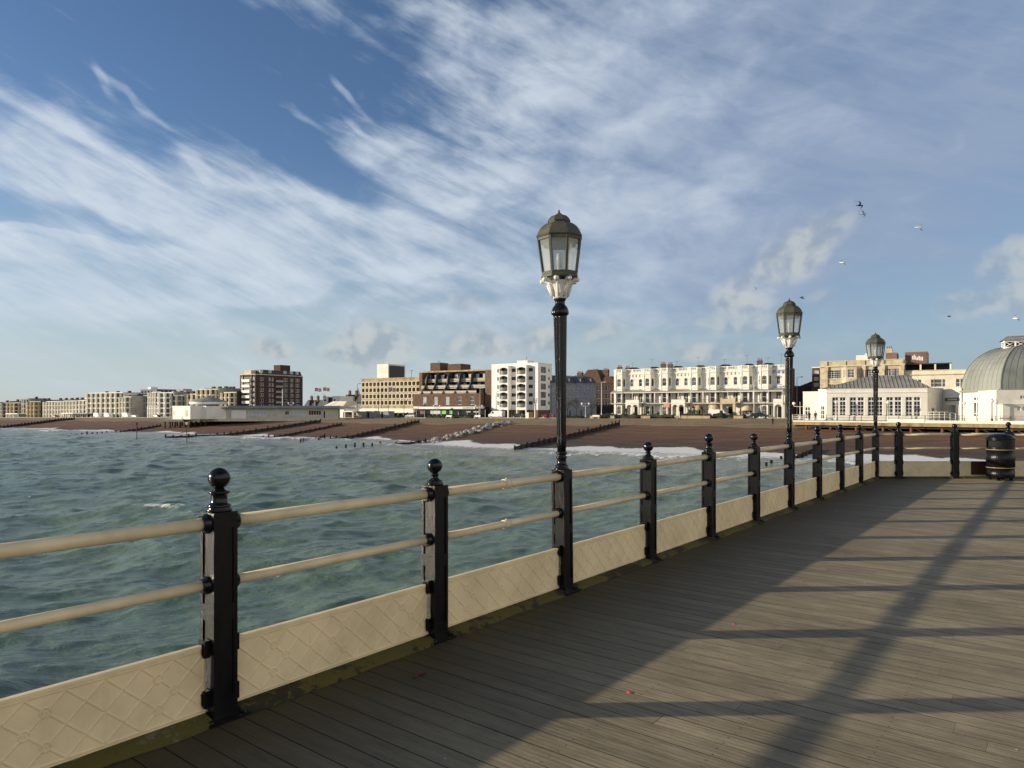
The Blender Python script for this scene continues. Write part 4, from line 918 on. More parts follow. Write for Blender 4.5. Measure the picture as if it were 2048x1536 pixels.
def red_board():
    b = BX(1333, 2.5); q = MB(); z0, z1 = ZY(815.5, b, 2.5), ZY(807.5, b, 2.5); bxw(q, b-.95, b+.95, 2.47, 2.53, z0, z1); rg = random.Random(3)
    t = tag(q.obj('notice_board', mat_red), 'red board with pale writing hung under the balcony of the white terrace', 'sign')
    q = MB()
    for r in range(3):
        x = b-.8
        while x < b+.75: w = rg.uniform(.05, .14); bxw(q, x, min(x+w, b+.8), 2.533, 2.54, z0+.2+r*.3, z0+.36+r*.3); x += w+rg.uniform(.03, .09)
    wobj(q, 'writing', mat_white2, t)
red_board()

# ---- generic windowed building
def grid_holes(cols, rows, w, h): return [(c-w/2, c+w/2, r-h/2, r+h/2) for r in rows for c in cols]

# white balcony flats
def flats():
    S = 0; bl, br = BX(983, S), BX(1076, S); root = root_at('apartment_block', 'white six-storey block of flats with two columns of rounded balconies', 'flats', 1030, S)
    Y = lambda y: ZY(y, (bl+br)/2, S)
    z0, z1 = zg(bl)-.3, Y(728.5); zb = Y(820); dep = 9.0; rows = [Y(y) for y in (740.5, 757, 773.5, 790, 806)]; P = PF(S)
    wc = [BX(x, S) for x in (1027.3, 1061)]; sl = BX(996, S)
    fh = grid_holes(wc, rows, 1.7, 1.1)+grid_holes([sl], rows, .55, 1.3); ea = [2.2, 6.6]; eh = [(a-1.6, a+1.6, r-.95, r+.95) for r in rows for a in (3.4,)]+[(6.6, 7.6, r-.5, r+.5) for r in rows]
    q = MB(); block(q, bl, br, S, dep, zb, z1, fh, eh, .22); wobj(q, 'wall', mat_white2, root)
    q = MB(); block(q, bl, br, S-.15, dep-.2, z0, zb, [], [], .2); wobj(q, 'ground_floor', mat_brick, root)
    for h in fh: window(root, P, h, .2, mat_glassd, mat_frame_d, 2, 1, .09)
    for h in eh: window(root, PE(br, S), h, .2, mat_glassm if h[1]-h[0] > 2 else mat_glassd, mat_frame_d, 4 if h[1]-h[0] > 2 else 1, 2 if h[1]-h[0] > 2 else 1, .09)
    q = MB(); bxw(q, bl-.06, br+.06, S-.5, S+.07, z1, z1+.28); bxw(q, br-.4, br+.07, S-dep, S-.5, z1, z1+.28); wobj(q, 'parapet', mat_white2, root)
    for xa, xb in ((997.5, 1016.5), (1032, 1052.5)):
        a, b = BX(xa, 1.6), BX(xb, 1.6); q = MB(); PB = PF(S+1.6); hs = [(a+.3, b-.3, r-1.25, r+.85) for r in rows]
        q.wall(PB, a, b, zb, Y(731), hs, 1.3, 0, 1)
        for sx, s_ in ((a, -1), (b, 1)): q.face([CP(sx, S, zb), CP(sx, S+1.6, zb), CP(sx, S+1.6, Y(731)), CP(sx, S, Y(731))])
        q.face([CP(a, S, Y(731)), CP(a, S+1.6, Y(731)), CP(b, S+1.6, Y(731)), CP(b, S, Y(731))]); q.face([CP(a, S, zb), CP(a, S+1.6, zb), CP(b, S+1.6, zb), CP(b, S, zb)])
        for r in rows:   # flat arch over each balcony
            n = 6; top = r+.85
            pts = [(a+.3+(b-a-.6)*k/n, top-.42*(1-math.sin(math.pi*k/n))) for k in range(n+1)]
            q.face([PB(a+.3, top+.003, .004), *[PB(x, zz, .004) for x, zz in pts], PB(b-.3, top+.003, .004)])
        for x in (a+.2, b-.2): bxw(q, x-.2, x+.2, S+1.1, S+1.55, z0, zb)
        t = wobj(q, 'balcony_tower', [mat_white2, mat_glassd], root)
        for r in rows:
            q = MB(); m = 9; rw = [[CP(a+.32+(b-a-.64)*k/m, S+1.61+.42*math.sin(math.pi*k/m), zz) for k in range(m+1)] for zz in (r-1.28, r-.25)]
            q.grid(rw, 0, False, True); wobj(q, 'balcony_front', mat('smoked balcony glass', (.20, .20, .17), .25, .15, 1), t)
        q = MB(); bxw(q, a+.4, b-.4, S+.02, S+.06, z0, zb-.3); wobj(q, 'garage_door', mat_dark, root)
    b0, b1 = BX(1037.6, -4), BX(1050, -4); q = MB(); block(q, b0, b1+1.5, S-3, 4, z1, Y(721.5)); bxw(q, b0-.1, b1+1.6, S-7.1, S-2.9, Y(721.5), Y(720.3)); wobj(q, 'lift_housing', mat_white2, root)
    q = MB(); q.tube([CP(b1, -5, Y(721)), CP(b1, -5, Y(711))], .04, 5); q.tube([CP(b1-.6, -5, Y(713)), CP(b1+.6, -5, Y(713))], .03, 5); wobj(q, 'aerial', mat_frame_d, root)
flats()

# brown complex with stepped balconies, shop below
def brown_complex():
    S = 0.0; bl, br = BX(837, -1), BX(983, -1); root = root_at('brick_complex', 'brown brick building with stepped balconies between curved fins above a shop', 'building', 900, S); c = (bl+br)/2; Y = lambda y: ZY(y, c, S)
    g = zg(bl)-.3; zr = Y(742.5)
    q = MB(); block(q, bl, br, S-4.5, 16, g, zr); wobj(q, 'upper_wall', mat_brick, root)
    l0, l1 = BX(826, 2), BX(959, 2); zb0, zb1 = Y(812), Y(787.5); hs = []
    for x in (849, 871.5, 894.7, 919, 944): b = BX(x, 2); hs.append((b-.85, b+.85, Y(809.5), Y(794)))
    q = MB(); block(q, l0, l1, S+2, 6.4, zb0, zb1, hs, (), .2); wobj(q, 'lower_wall', mat_brick, root)
    for i, h in enumerate(hs): window(root, PF(S+2), h, .18, mat_glassp if i < 3 else mat_glassm, mat_frame_w, 1, 2, .09)
    # stepped tiers
    tiers = [(787.5, 776, 1.2), (776, 762.5, -.9), (762.5, 745.5, -2.2)]; t0, t1 = BX(840, 0), BX(957, 0); xs = [843, 862, 885.5, 909, 932.5]
    t1r = [BX(957, 0), BX(971.5, -1), BX(971.5, -2)]
    for i, (yb, yt, s_) in enumerate(tiers):
        q = MB(); r = t1r[i]; bxw(q, t0, r, s_-.35, s_+.2, Y(yb)-.16, Y(yb)+.1); bxw(q, t0, r, S-4.45, s_-.35, Y(yb)-.16, Y(yb)-.02); fl = wobj(q, 'balcony_slab', mat_concp, root)
        q = MB(); bxw(q, t0, r, s_+.1, s_+.16, Y(yb)+.95, Y(yb)+1.03); n = int((r-t0)/.55)
        for k in range(n+1): x = t0+(r-t0)*k/n; bxw(q, x-.03, x+.03, s_+.11, s_+.15, Y(yb)+.1, Y(yb)+.95)
        bxw(q, t0, r, s_+.12, s_+.135, Y(yb)+.28, Y(yb)+.85); wobj(q, 'balcony_railing', mat('grey balcony panel', (.50, .47, .38), .5, .2, 1), root)
        q = MB(); 
        q.wall(PF(S-4.3+i*.02), t0, r, Y(yb), Y(yt), [], .1); wobj(q, 'glazing', mat_glassd, root)
        for j in range(9):
            a = t0+(r-t0)*(j+.62)/9; q = MB(); q.wall(PF(S-3.4+i*.2), a-.7, a+.7, Y(yb)+.1, Y(yt)-.5, [], .1); wobj(q, 'blind', mat_glassp if (i*5+j*3) % 4 else mat_concp, root)
    for x in xs:
        b = BX(x+6, 0); pts = [(S-4.4, Y(744)), (S-2.6, Y(744.5)), (S-1.6, Y(747)), (S-1.0, Y(752)), (S-.6, Y(766)), (S+.2, Y(775)), (S+1.6, Y(783)), (S+2.1, Y(789)), (S-4.4, Y(789))]
        q = MB(); q.prism([CP(b-.16, s_, z) for s_, z in pts], Vector(CP(.32, 0, 0))-Vector(CP(0, 0, 0))); wobj(q, 'curved_fin', mat_frame_d, root)
    q = MB(); bxw(q, bl-.05, br+.05, S-4.6, S-3.4, zr, zr+.55); wobj(q, 'roof_edge', mat_conc, root)
    q = MB(); bxw(q, BX(971.5, -1), br+.02, S-4.4, S-.6, g, zr-.003); wobj(q, 'end_pier', mat_brickl, root)
    q = MB(); bxw(q, bl-.02, BX(843, -1), S-4.4, S-1.4, Y(789), zr-.003); wobj(q, 'end_pier', mat_brickl, root)
    for x0, x1, yt, d in ((864, 893, 723.3, 5), (899, 937.5, 727.3, 6)):
        b0, b1 = BX(x0, -9), BX(x1, -9); f = b0+(b1-b0)*.45; q = MB(); block(q, b0, f+.4*(b1-f), S-8, d, zr, Y(yt)*1.03); wobj(q, 'roof_tower', mat_brick, root)
    q = MB(); b0 = BX(878, -9); q.tube([CP(b0, -9, Y(724)), CP(b0, -9, Y(715))], .05, 5); q.tube([CP(b0-.7, -9, Y(717)), CP(b0+.7, -9, Y(717))], .04, 5); wobj(q, 'aerial', mat_frame_d, root)
    # shop: white fascia, dark glazing with posters
    f0, f1, f2 = BX(828, 3), BX(950.5, 3), BX(966, 3); q = MB(); bxw(q, f0, f1, S+2.05, S+3.2, Y(818), Y(813.2)); fa = wobj(q, 'shop_fascia', mat_white2, root)
    q = MB(); bxw(q, f1, f2, S+2.05, S+3.0, Y(817), Y(813)); wobj(q, 'canopy', mat_greywall, root)
    q = MB(); rg = random.Random(5); x = BX(926, 3); e = BX(946, 3)
    while x < e: w = rg.uniform(.18, .34); bxw(q, x, x+w, S+3.203, S+3.22, Y(817), Y(814.6+rg.uniform(0, .5))); x += w+.1
    wobj(q, 'lettering', mat_frame_d, fa)
    q = MB(); q.wall(PF(S+1.6), f0, f2, g, Y(818), [], .1); q.face([CP(f2, S+1.6, g), CP(f2, S-6, g), CP(f2, S-6, Y(813)), CP(f2, S+1.6, Y(813))]); sg = wobj(q, 'shop_window', mat_glassd, root)
    for x0, x1, y0, y1, m in ((840, 848, 828, 820.5, mat('dull red poster', (.22, .05, .05), .6, .2, 2)), (861, 880.5, 828, 821, mat('pale shop blind', (.55, .62, .58), .6, .1, 2)), (884, 892, 828, 820.5, mat('bright green poster', (.20, .62, .06), .5, .15, 2)), (899, 904.5, 828, 821, mat('bright green poster', (.20, .62, .06))), (932.5, 941, 824.5, 822.3, mat_concp), (947, 957, 824.5, 822.3, mat_concp)):
        a, b = BX(x0, 1.7), BX(x1, 1.7); q = MB(); bxw(q, a, b, S+1.63, S+1.68, Y(y0), Y(y1)); wobj(q, 'poster', m, root)
    for k in range(9):
        b = f0+(f2-f0)*k/8; q = MB(); bxw(q, b-.1, b+.1, S+1.62, S+1.72, g, Y(818)-.003); wobj(q, 'mullion', mat_greywall, sg)
brown_complex()

# multi-storey car park
def car_park():
    S = -3; bl, br = BX(723, S), BX(840, S); root = root_at('car_park', 'stained concrete multi-storey car park with rows of rounded openings', 'car park', 780, S); c = (bl+br)/2; Y = lambda y: ZY(y, c, S)
    g = zg(bl)-.3; z0, z1 = Y(817), Y(757.5); n = 15; rows = [768, 780, 792.5, 805.5]; w = (br-bl)/n; P = PF(S); hs = []
    for y in rows:
        for k in range(n): x = bl+w*(k+.5); hs.append((x-w*.36, x+w*.36, Y(y)-.72, Y(y)+.72))
    q = MB(); block(q, bl, br, S, 30, z0, z1, hs, (), 2.2, mback=1, mtop=2); wobj(q, 'wall', [mat_conc, mat_dark, mat_asphalt], root)
    for i, h in enumerate(hs):     # pale moulded surround to each opening, with rounded corners
        q = MB(); a0, a1, y0, y1 = h; r = .34
        def rr(e):
            pts = []
            for cx, cy, t0 in ((a1-r, y1-r, 0), (a0+r, y1-r, 90), (a0+r, y0+r, 180), (a1-r, y0+r, 270)):
                for k in range(4): t = R(t0+30*k); pts.append((cx+(r+e)*math.cos(t), cy+(r+e)*math.sin(t)))
            return pts
        A, B = rr(0), rr(.0); e = (w*.5-(a1-a0)/2)*.98; O = [(min(a1+e, max(a0-e, x*1+((e) if x > (a0+a1)/2 else -e))), y+(.30 if y > (y0+y1)/2 else -.30)) for x, y in A]
        q.grid([[P(x, z, -.25) for x, z in A], [P(x, z, .05) for x, z in A], [P(x, z, .05) for x, z in O], [P(x, z, .003) for x, z in O]], 0, True, False)
        wobj(q, 'opening_surround', mat_concp, root)
    q = MB(); bxw(q, bl-.05, br+.05, S-.3, S+.1, z1, z1+.35); wobj(q, 'parapet', mat_conc, root)
    q = MB(); block(q, bl-.5, br, S+.6, 8, g, z0-.003); wobj(q, 'ground_floor', mat_cream2, root)
    q = MB(); bxw(q, bl-4.5, br-.3, S+.6, S+3.2, Y(825.5), Y(823.2)); wobj(q, 'canopy', mat_white2, root)
    q = MB(); bxw(q, bl, br-.3, S+.603, S+.75, g, Y(826)); wobj(q, 'shop_window', mat_glassd, root)
    a, b = BX(754, S-12), BX(776.5, S-12); zt = Y(727)*1.05; q = MB(); block(q, a, b, S-12, 10, z1-1, zt); t = wobj(q, 'stair_tower', mat_cream2, root)
    q = MB(); q.wall(PE(b+.02, S-12.5), 0, 9, zt-6.2, zt-.6, [], .1); wobj(q, 'louvre', mat_frame_d, t)
    q = MB(); x = BX(823, S-8); q.tube([CP(x, S-8, z1), CP(x, S-8, z1+3.2)], .07, 6); bxw(q, x-.5, x+.5, S-8.2, S-7.8, z1+3.2, z1+3.4); wobj(q, 'lamp_mast', mat_frame_d, root)
car_park()

# brown tower block of flats
def tower_block():
    S = -2.5; bc = BX(511, S); bl = BX(480, S); root = root_at('tower_block', 'dark brown brick tower block with slate top storey and white balconies', 'flats', 511, S); Y = lambda y: ZY(y, bc, S); g = zg(bl)-.3; dep = 25.5
    z1 = Y(749); rows = [Y(y) for y in (757.5, 768.3, 779.5, 790, 801, 811.5)]; al = lambda x: (lambda k: ((k*(P0[1]+UY*bc+NY*S)-(P0[0]+UX*bc+NX*S))/(-(NX-k*NY))))((x-1024)/FPX)
    cols = [(523.5, 2.0), (539.3, 1.1), (545.3, 1.1), (571, 2.2), (583.5, 1.8), (595, 2.2)]; eh = []
    for r in rows:
        for x, w in cols: a = al(x); eh.append((a-w/2, a+w/2, r-.75, r+.75))
    fw = bl+(bc-bl)*.12, bl+(bc-bl)*.86; fh = [(x-.7, x+.7, r-.8, r+.8) for r in rows for x in fw]
    q = MB(); block(q, bl, bc, S, dep, g, z1, fh, eh, .2); wobj(q, 'wall', mat_brickd, root)
    for h in fh: window(root, PF(S), h, .18, mat_glassp, mat_frame_w, 1, 1, .12)
    for i, h in enumerate(eh): window(root, PE(bc, S), h, .18, mat_glassm if i % 3 else mat_glassd, mat_frame_w, 2, 1, .09)
    q = MB(); bxw(q, bl-.1, bc+.1, S-dep, S+.1, z1, z1+.3); wobj(q, 'cornice', mat_concp, root)
    # front balconies, between brick piers
    a0, a1 = bl+(bc-bl)*.24, bl+(bc-bl)*.74
    for r in rows:
        q = MB(); bxw(q, a0, a1, S+.003, S+1.1, r-1.3, r-1.15); bxw(q, a0, a1, S+1.0, S+1.1, r-1.15, r-.15); bxw(q, a1-.1, a1, S+.003, S+1.0, r-1.15, r-.15); wobj(q, 'balcony', mat_white2, root)
        q = MB(); q.wall(PF(S+.015), a0+.2, a1-.2, r-1.1, r+.9, [], .1); wobj(q, 'balcony_door', mat_glassm, root)
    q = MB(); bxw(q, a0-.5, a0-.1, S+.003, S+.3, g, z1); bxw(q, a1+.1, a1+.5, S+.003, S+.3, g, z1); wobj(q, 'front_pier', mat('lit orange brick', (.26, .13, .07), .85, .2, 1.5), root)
    a = al(556.5)
    for r in rows:
        q = MB(); PP = PE(bc, S); q.box(lambda x, y, z: PP(x, z, y), a-1.9, a+1.9, .003, .9, r-1.15, r-1.0); q.box(lambda x, y, z: PP(x, z, y), a-1.9, a+1.9, .85, .9, r-1.0, r-.25); wobj(q, 'side_balcony', mat('grey balcony metal', (.30, .30, .30), .5, .1, 1), root)
    # slate mansard storey
    zm = Y(738.3); q = MB(); s2 = S-3.2; f = lambda i, z: [CP(bl+2.5+i, s2-i, z), CP(bc-.2-i, s2-i, z), CP(bc-.2-i, S-dep+.3+i, z), CP(bl+2.5+i, S-dep+.3+i, z)]
    q.grid([f(0, z1+.3), f(.5, zm)], 0, True, False); q.face(f(.5, zm)); mans = wobj(q, 'mansard', mat_slate, root)
    for x in (523.5, 541, 571, 583.5, 595): a = al(x); q = MB(); PP = PE(bc-.25, S); q.box(lambda xx, y, z: PP(xx, z, y), a-.8, a+.8, -.3, .02, z1+.9, z1+2.2); wobj(q, 'dormer', mat_glassp, root)
    q = MB(); block(q, bl+1.5, bl+6.0, S-1.0, 6, z1+.3, zm-.3); wobj(q, 'roof_room', mat_concp, root)
    a = al(566); q = MB(); block(q, bc-5.5, bc-1.2, S-a+.5, 5.5, zm, Y(729)*1.03); wobj(q, 'lift_housing', mat_brickd, root)
tower_block()

# shaded street going inland, between the white flats and the terrace
def street():
    bw = BX(1076, 0); s = 0
    def al(x): k = (x-1024)/FPX; return (k*(P0[1]+UY*bw2)-(P0[0]+UX*bw2))/(-(NX-k*NY))
    bw2 = bw+.6; prev = al(1103.5)
    labs = ['pale shaded townhouse just beyond the white flats, half hidden by the near lamp post', 'bluish white shaded townhouse right of the near lamp post, bare trees in front', 'bluish white townhouse in shade, second from the inland end of its row', 'last pale townhouse of the shaded row, next to the dark gabled house']
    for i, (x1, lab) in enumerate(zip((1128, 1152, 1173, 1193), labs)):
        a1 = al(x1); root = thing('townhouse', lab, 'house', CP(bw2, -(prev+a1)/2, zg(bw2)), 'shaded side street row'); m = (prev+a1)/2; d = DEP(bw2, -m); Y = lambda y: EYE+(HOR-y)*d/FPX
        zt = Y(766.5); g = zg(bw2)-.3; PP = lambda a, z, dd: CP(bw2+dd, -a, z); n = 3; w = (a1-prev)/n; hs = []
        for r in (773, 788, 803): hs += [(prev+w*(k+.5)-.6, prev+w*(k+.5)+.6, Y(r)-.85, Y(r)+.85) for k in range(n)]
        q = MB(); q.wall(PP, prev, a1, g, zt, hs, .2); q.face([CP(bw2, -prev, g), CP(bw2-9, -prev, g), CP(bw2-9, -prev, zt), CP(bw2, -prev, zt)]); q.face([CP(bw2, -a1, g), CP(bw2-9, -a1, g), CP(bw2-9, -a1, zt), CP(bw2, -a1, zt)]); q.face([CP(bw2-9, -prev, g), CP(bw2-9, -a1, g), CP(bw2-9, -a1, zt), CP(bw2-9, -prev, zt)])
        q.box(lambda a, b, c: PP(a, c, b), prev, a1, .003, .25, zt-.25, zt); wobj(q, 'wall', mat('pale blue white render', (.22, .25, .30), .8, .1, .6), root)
        for h in hs: window(root, PP, h, .18, mat_glassd, mat_frame_w, 2, 1, .09)
        q = MB(); zr = Y(751); q.grid([[PP(prev, zt, .1), PP(a1, zt, .1)], [PP(prev, zt+(zr-zt)*.8, -1.6), PP(a1, zt+(zr-zt)*.8, -1.6)], [PP(prev, zr, -4.5), PP(a1, zr, -4.5)], [PP(prev, zt, -9), PP(a1, zt, -9)]], 0, False, False)
        for a in (prev, a1): q.face([PP(a, zt, .1), PP(a, zt+(zr-zt)*.8, -1.6), PP(a, zr, -4.5), PP(a, zt, -9)])
        rf = wobj(q, 'roof', mat_slate, root)
        q = MB(); q.box(lambda a, b, c: PP(a, c, b), m-.5, m+.5, -1.5, -.35, zt+.4, zt+1.7); wobj(q, 'dormer', mat_glassp, root)
        q = MB(); q.box(lambda a, b, c: PP(a, c, b), m-.6, m+.6, .01, .08, g+.1, g+2.6); wobj(q, 'door', mat_frame_d, root)
        prev = a1
    # gabled dark house closing the street
    s0 = -50; b0, b1 = BX(1190, s0), BX(1230, s0-4); root = thing('gabled_house', 'dark brown gabled house with tall red chimneys in the shade left of the terrace', 'house', CP((b0+b1)/2, s0, zg(0))); Y = lambda y: ZY(y, (b0+b1)/2, s0); g = zg(0)-.3
    hs = grid_holes([b0+(b1-b0)*f for f in (.2, .5, .8)], [Y(y) for y in (776, 792, 808)], 1.4, 1.8); q = MB(); block(q, b0-1, b1+2, s0, 9, g, Y(767), hs); wobj(q, 'wall', mat_brickd, root)
    for h in hs: window(root, PF(s0), h, .2, mat_glassd, mat_greywall, 2, 2, .08)
    for c, w, yt in ((BX(1178, s0), 5.5, 737.5), (BX(1207, s0), 4.6, 752)):
        q = MB(); r = [CP(c-w, s0+.2, Y(767)), CP(c+w, s0+.2, Y(767)), CP(c+w*.35, s0-3, Y(yt)), CP(c-w*.35, s0-3, Y(yt))]; k = Vector(CP(0, -8, 0))-Vector(CP(0, 0, 0)); q.prism(r, k); wobj(q, 'roof', mat('brown tiled roof', (.10, .062, .035), .8, .2, 1.2), root)
    for x, yt in ((1160.5, 742.5), (1191, 739), (1212, 738.2)): chimney(root, BX(x, s0-4), s0-4, Y(766), 2.2, 1.2, Y(yt)-Y(766), mat_brick, 4)
street()

# ---- honey stone hotel behind the pavilion
def hotel():
    # its own short facade line, parallel to the shore but farther inland
    Zl = 176.0; xl = (1640-1024)/FPX*Zl; dx, dy = xl-P0[0], Zl-P0[1]; S = dx*NX+dy*NY
    B = lambda x: BX(x, S); bl, bm, br = B(1640), B(1808.6), B(1934); root = root_at('stone_hotel', 'large honey stone hotel with tall windows behind the pavilion roof', 'hotel', 1760, S)
    Y = lambda y: ZY(y, B(1730), S); g = zg(0)-.3; zt = Y(721); zc = Y(732); P = PF(S)
    cols = [(1659, 1, .45), (1668, 1, 1.15), (1678.3, 1, .45), (1734, 1, .45), (1742.5, 1, 1.15), (1752, 1, .45), (1773, 1, .45), (1783.5, 1, 1.15), (1794, 1, .45)]
    hs = []
    for x, _, w in cols:
        b = B(x)
        for y0, y1 in ((755.5, 739), (786, 768)): hs.append((b-w, b+w, Y(y0), Y(y1)))
    q = MB(); block(q, bl, bm, S, 14, g, zt, hs, (), .25); wobj(q, 'wall', mat_stone, root)
    for h in hs: window(root, P, h, .22, mat_glassm, mat_frame_w, 2 if h[1]-h[0] > 1 else 1, 4, .08)
    q = MB(); bxw(q, bl-.1, bm+.15, S+.003, S+.35, zc, zc+.28); bxw(q, bl-.1, bm+.15, S-.4, S+.1, zt, zt+.15); bxw(q, bl, bm, S+.003, S+.12, Y(757.5), Y(756.5)); bxw(q, bl, bm, S+.003, S+.10, Y(766.5), Y(765)); wobj(q, 'cornice', mat('paler stone', (.62, .54, .36), .85, .1, 1), root)
    for x in (1653, 1690, 1728, 1766.5, 1805):
        q = MB(); b = B(x); bxw(q, b-.28, b+.28, S+.004, S+.3, g, zc-.003); bxw(q, b-.4, b+.4, S+.004, S+.42, zc-1.0, zc-.004); bxw(q, b-.2, b+.2, S+.004, S+.22, zc+.283, zt-.003); wobj(q, 'pilaster', mat_stone, root)
    b = B(1703.5); q = MB(); pl = [(b-2.1, 0), (b-1.2, 1.3), (b+1.2, 1.3), (b+2.1, 0)]; WB = []
    for i in range(3):
        (ax, as_), (cx, cs) = pl[i], pl[i+1]; ln = math.hypot(cx-ax, cs-as_); ux, us = (cx-ax)/ln, (cs-as_)/ln
        Pb = lambda a, zz, d, ax=ax, as_=as_, ux=ux, us=us: CP(ax+ux*a-us*d, S+as_+us*a+ux*d, zz); w = .72 if i == 1 else .4
        h = [(ln/2-w, ln/2+w, Y(755), Y(738)), (ln/2-w, ln/2+w, Y(786), Y(768))]; q.wall(Pb, 0, ln, g, zc-.25, h, .2); WB += [(Pb, k) for k in h]
    q.face([CP(x, S+s_, zc-.25) for x, s_ in pl]); by = wobj(q, 'bay', mat_stone, root)
    for Pb, h in WB: window(by, Pb, h, .18, mat_glassm, mat_frame_w, 2, 3, .08)
    # attic and plant rooms
    q = MB(); a, c = B(1708), B(1741); block(q, a, c, S-4, 8, zt, Y(708)); a2 = B(1726); block(q, a2, c, S-3.9, 7.8, Y(708), Y(705)); wobj(q, 'attic', mat_cream2, root)
    q = MB(); a, c = B(1768), B(1800); block(q, a, c-1, S-5, 6, zt, Y(704.5)); pr = wobj(q, 'plant_room', mat('brown metal cladding', (.20, .12, .085), .6, .15, .4), root)
    chimney(root, B(1770), S-12, zt, 1.3, 1.2, Y(692)-zt, mat_stone, 3)
    q = MB(); a, c = B(1806), B(1852.5); block(q, a, c, S-7, 8, Y(744), Y(703.5)); pr = wobj(q, 'plant_room', MATS['brown metal cladding'], root)
    q = MB(); rg = random.Random(9); x = B(1821); y0 = Y(718.5)
    while x < B(1842): w = rg.uniform(.16, .34); k = rg.uniform(.6, 1.3); bxw(q, x, x+w, S-6.997, S-6.95, y0, y0+k); x += w+.1; y0 -= .06
    wobj(q, 'rooftop_lettering', mat_white2, pr)
    # lower wing to the right with a dark open roof shelter
    S2 = S-.8; zt2 = Y(744); q = MB(); hs = []
    for x, w in ((1829, .6), (1839.5, .4), (1865, .35), (1876, .8), (1888, .35), (1916, .4), (1926, .5)): b = B(x); hs.append((b-w, b+w, Y(776), Y(760.5)))
    block(q, bm+.02, br+6, S2, 12, g, zt2, hs, (), .2); wobj(q, 'lower_wall', mat_cream, root)
    for h in hs: window(root, PF(S2), h, .18, mat_glassm, mat_frame_w, 1, 2, .1)
    q = MB(); bxw(q, bm+.02, br+6, S2+.003, S2+.3, Y(752.3), Y(750.8)); bxw(q, bm+.02, br+6, S2-.3, S2+.1, zt2, zt2+.15); wobj(q, 'cornice', MATS['paler stone'], root)
    a, c = B(1810), B(1903); z0, z1 = zt2, Y(729.5); q = MB(); bxw(q, a, c, S2-6, S2-.4, z1-.2, z1); bxw(q, a, c, S2-6, S2-5.7, z0, z1-.2)
    sh = wobj(q, 'roof_shelter', mat_frame_d, root)
    for x in (1840.5, 1870, 1901): b = B(x); q = MB(); bxw(q, b-.18, b+.18, S2-.9, S2-.5, z0, z1-.2); wobj(q, 'post', mat_cream, sh)
    # block of brick flats peeping out at its left
    b0, b1 = B(1622), bl-.05; r2 = root_at('brick_flats', 'small red brick and white block peeping out left of the stone hotel', 'flats', 1632, S-18); S3 = S-18; b0, b1 = BX(1624, S3), BX(1641, S3); Y3 = lambda y: ZY(y, b0, S3)
    hs = [(x-.55, x+.55, Y3(yy), Y3(yy-6.5)) for x in (b0+1.1, b0+2.9) for yy in (748, 761, 773)]; q = MB(); block(q, b0, b0+4, S3, 8, g, Y3(736), hs, (), .15); wobj(q, 'wall', mat_brick, r2)
    for h in hs: window(r2, PF(S3), h, .13, mat_glassp, mat_frame_w, 1, 1, .1)
    q = MB(); bxw(q, b0-.05, b0+4.05, S3-8, S3+.06, Y3(736), Y3(734)); bxw(q, b0+4.003, b0+6, S3-7, S3-1, g, Y3(736)); wobj(q, 'white_bay', mat_white2, r2)
hotel()

# ---- dark theatre buildings between the terrace and the hotel
def dark_blocks():
    s = -14; b0, b1 = BX(1583, s), BX(1640, s); Y = lambda y: ZY(y, b1, s); g = zg(0)-.3
    root = root_at('theatre', 'dark low theatre building with grey pitched roof behind the left end of the pavilion', 'theatre', 1612, s); q = MB(); block(q, b0, b1+6, s-.5, 14, g, Y(771)); wobj(q, 'wall', mat('soot brown brick', (.05, .032, .024), .9, .2, 1), root)
    q = MB(); q.prism([CP(b0+2, s-1, Y(771)), CP(b1+2, s-1, Y(771)), CP(b1-1, s-4, Y(763)), CP(b0+6, s-4, Y(757))], Vector(CP(0, -9, 0))-Vector(CP(0, 0, 0))); wobj(q, 'roof', mat_slate, root)
    # a gentle shadowed hill of town roofs far behind (left of centre)
    for x0, x1, yt, s, lab, m in ((606, 645, 800, -40, 'row of dark slate roofs with red chimneys between brown tower and flagpoles', mat_slate), (683, 724, 789, -60, 'dark hipped roof with gables beside the church spire', mat_slate)):
        b0, b1 = BX(x0, s), BX(x1, s); Y = lambda y: ZY(y, b0, s); root = root_at('dark_house', lab, 'house', (x0+x1)/2, s); g = zg(b0)-.3
        q = MB(); block(q, b0, b1, s, 12, g, Y(yt+16)); wobj(q, 'wall', mat_brickd, root); n = 3
        for k in range(n):
            a, c = b0+(b1-b0)*k/n, b0+(b1-b0)*(k+1)/n; q = MB(); h = Y(yt)-(k % 2)*.8; q.prism([CP(a, s+.2, Y(yt+16)), CP(c, s+.2, Y(yt+16)), CP(c-(c-a)*.38, s-1.5, h), CP(a+(c-a)*.38, s-1.5, h)], Vector(CP(0, -9, 0))-Vector(CP(0, 0, 0))); wobj(q, 'roof', m, root)
        for k in range(3): chimney(root, b0+(b1-b0)*(.2+.33*k), s-3, Y(yt+5), 1.1, .8, 3.0, mat_brick, 2)
    s = -90; b = BX(712, s); Y = lambda y: ZY(y, b, s); root = root_at('church', 'church tower with slim pale spire left of the concrete car park', 'church', 712, s)
    q = MB(); block(q, b-1.6, b+1.6, s, 3.2, zg(b), Y(793)); wobj(q, 'tower', mat_greywall, root)
    q = MB(); c = CP(b, s-1.6, 0); q.lathe([(1.75, Y(793)), (1.35, Y(791)), (.05, Y(775))], (c[0], c[1], 0), 8, sm=False); wobj(q, 'spire', mat_concp, root)
dark_blocks()

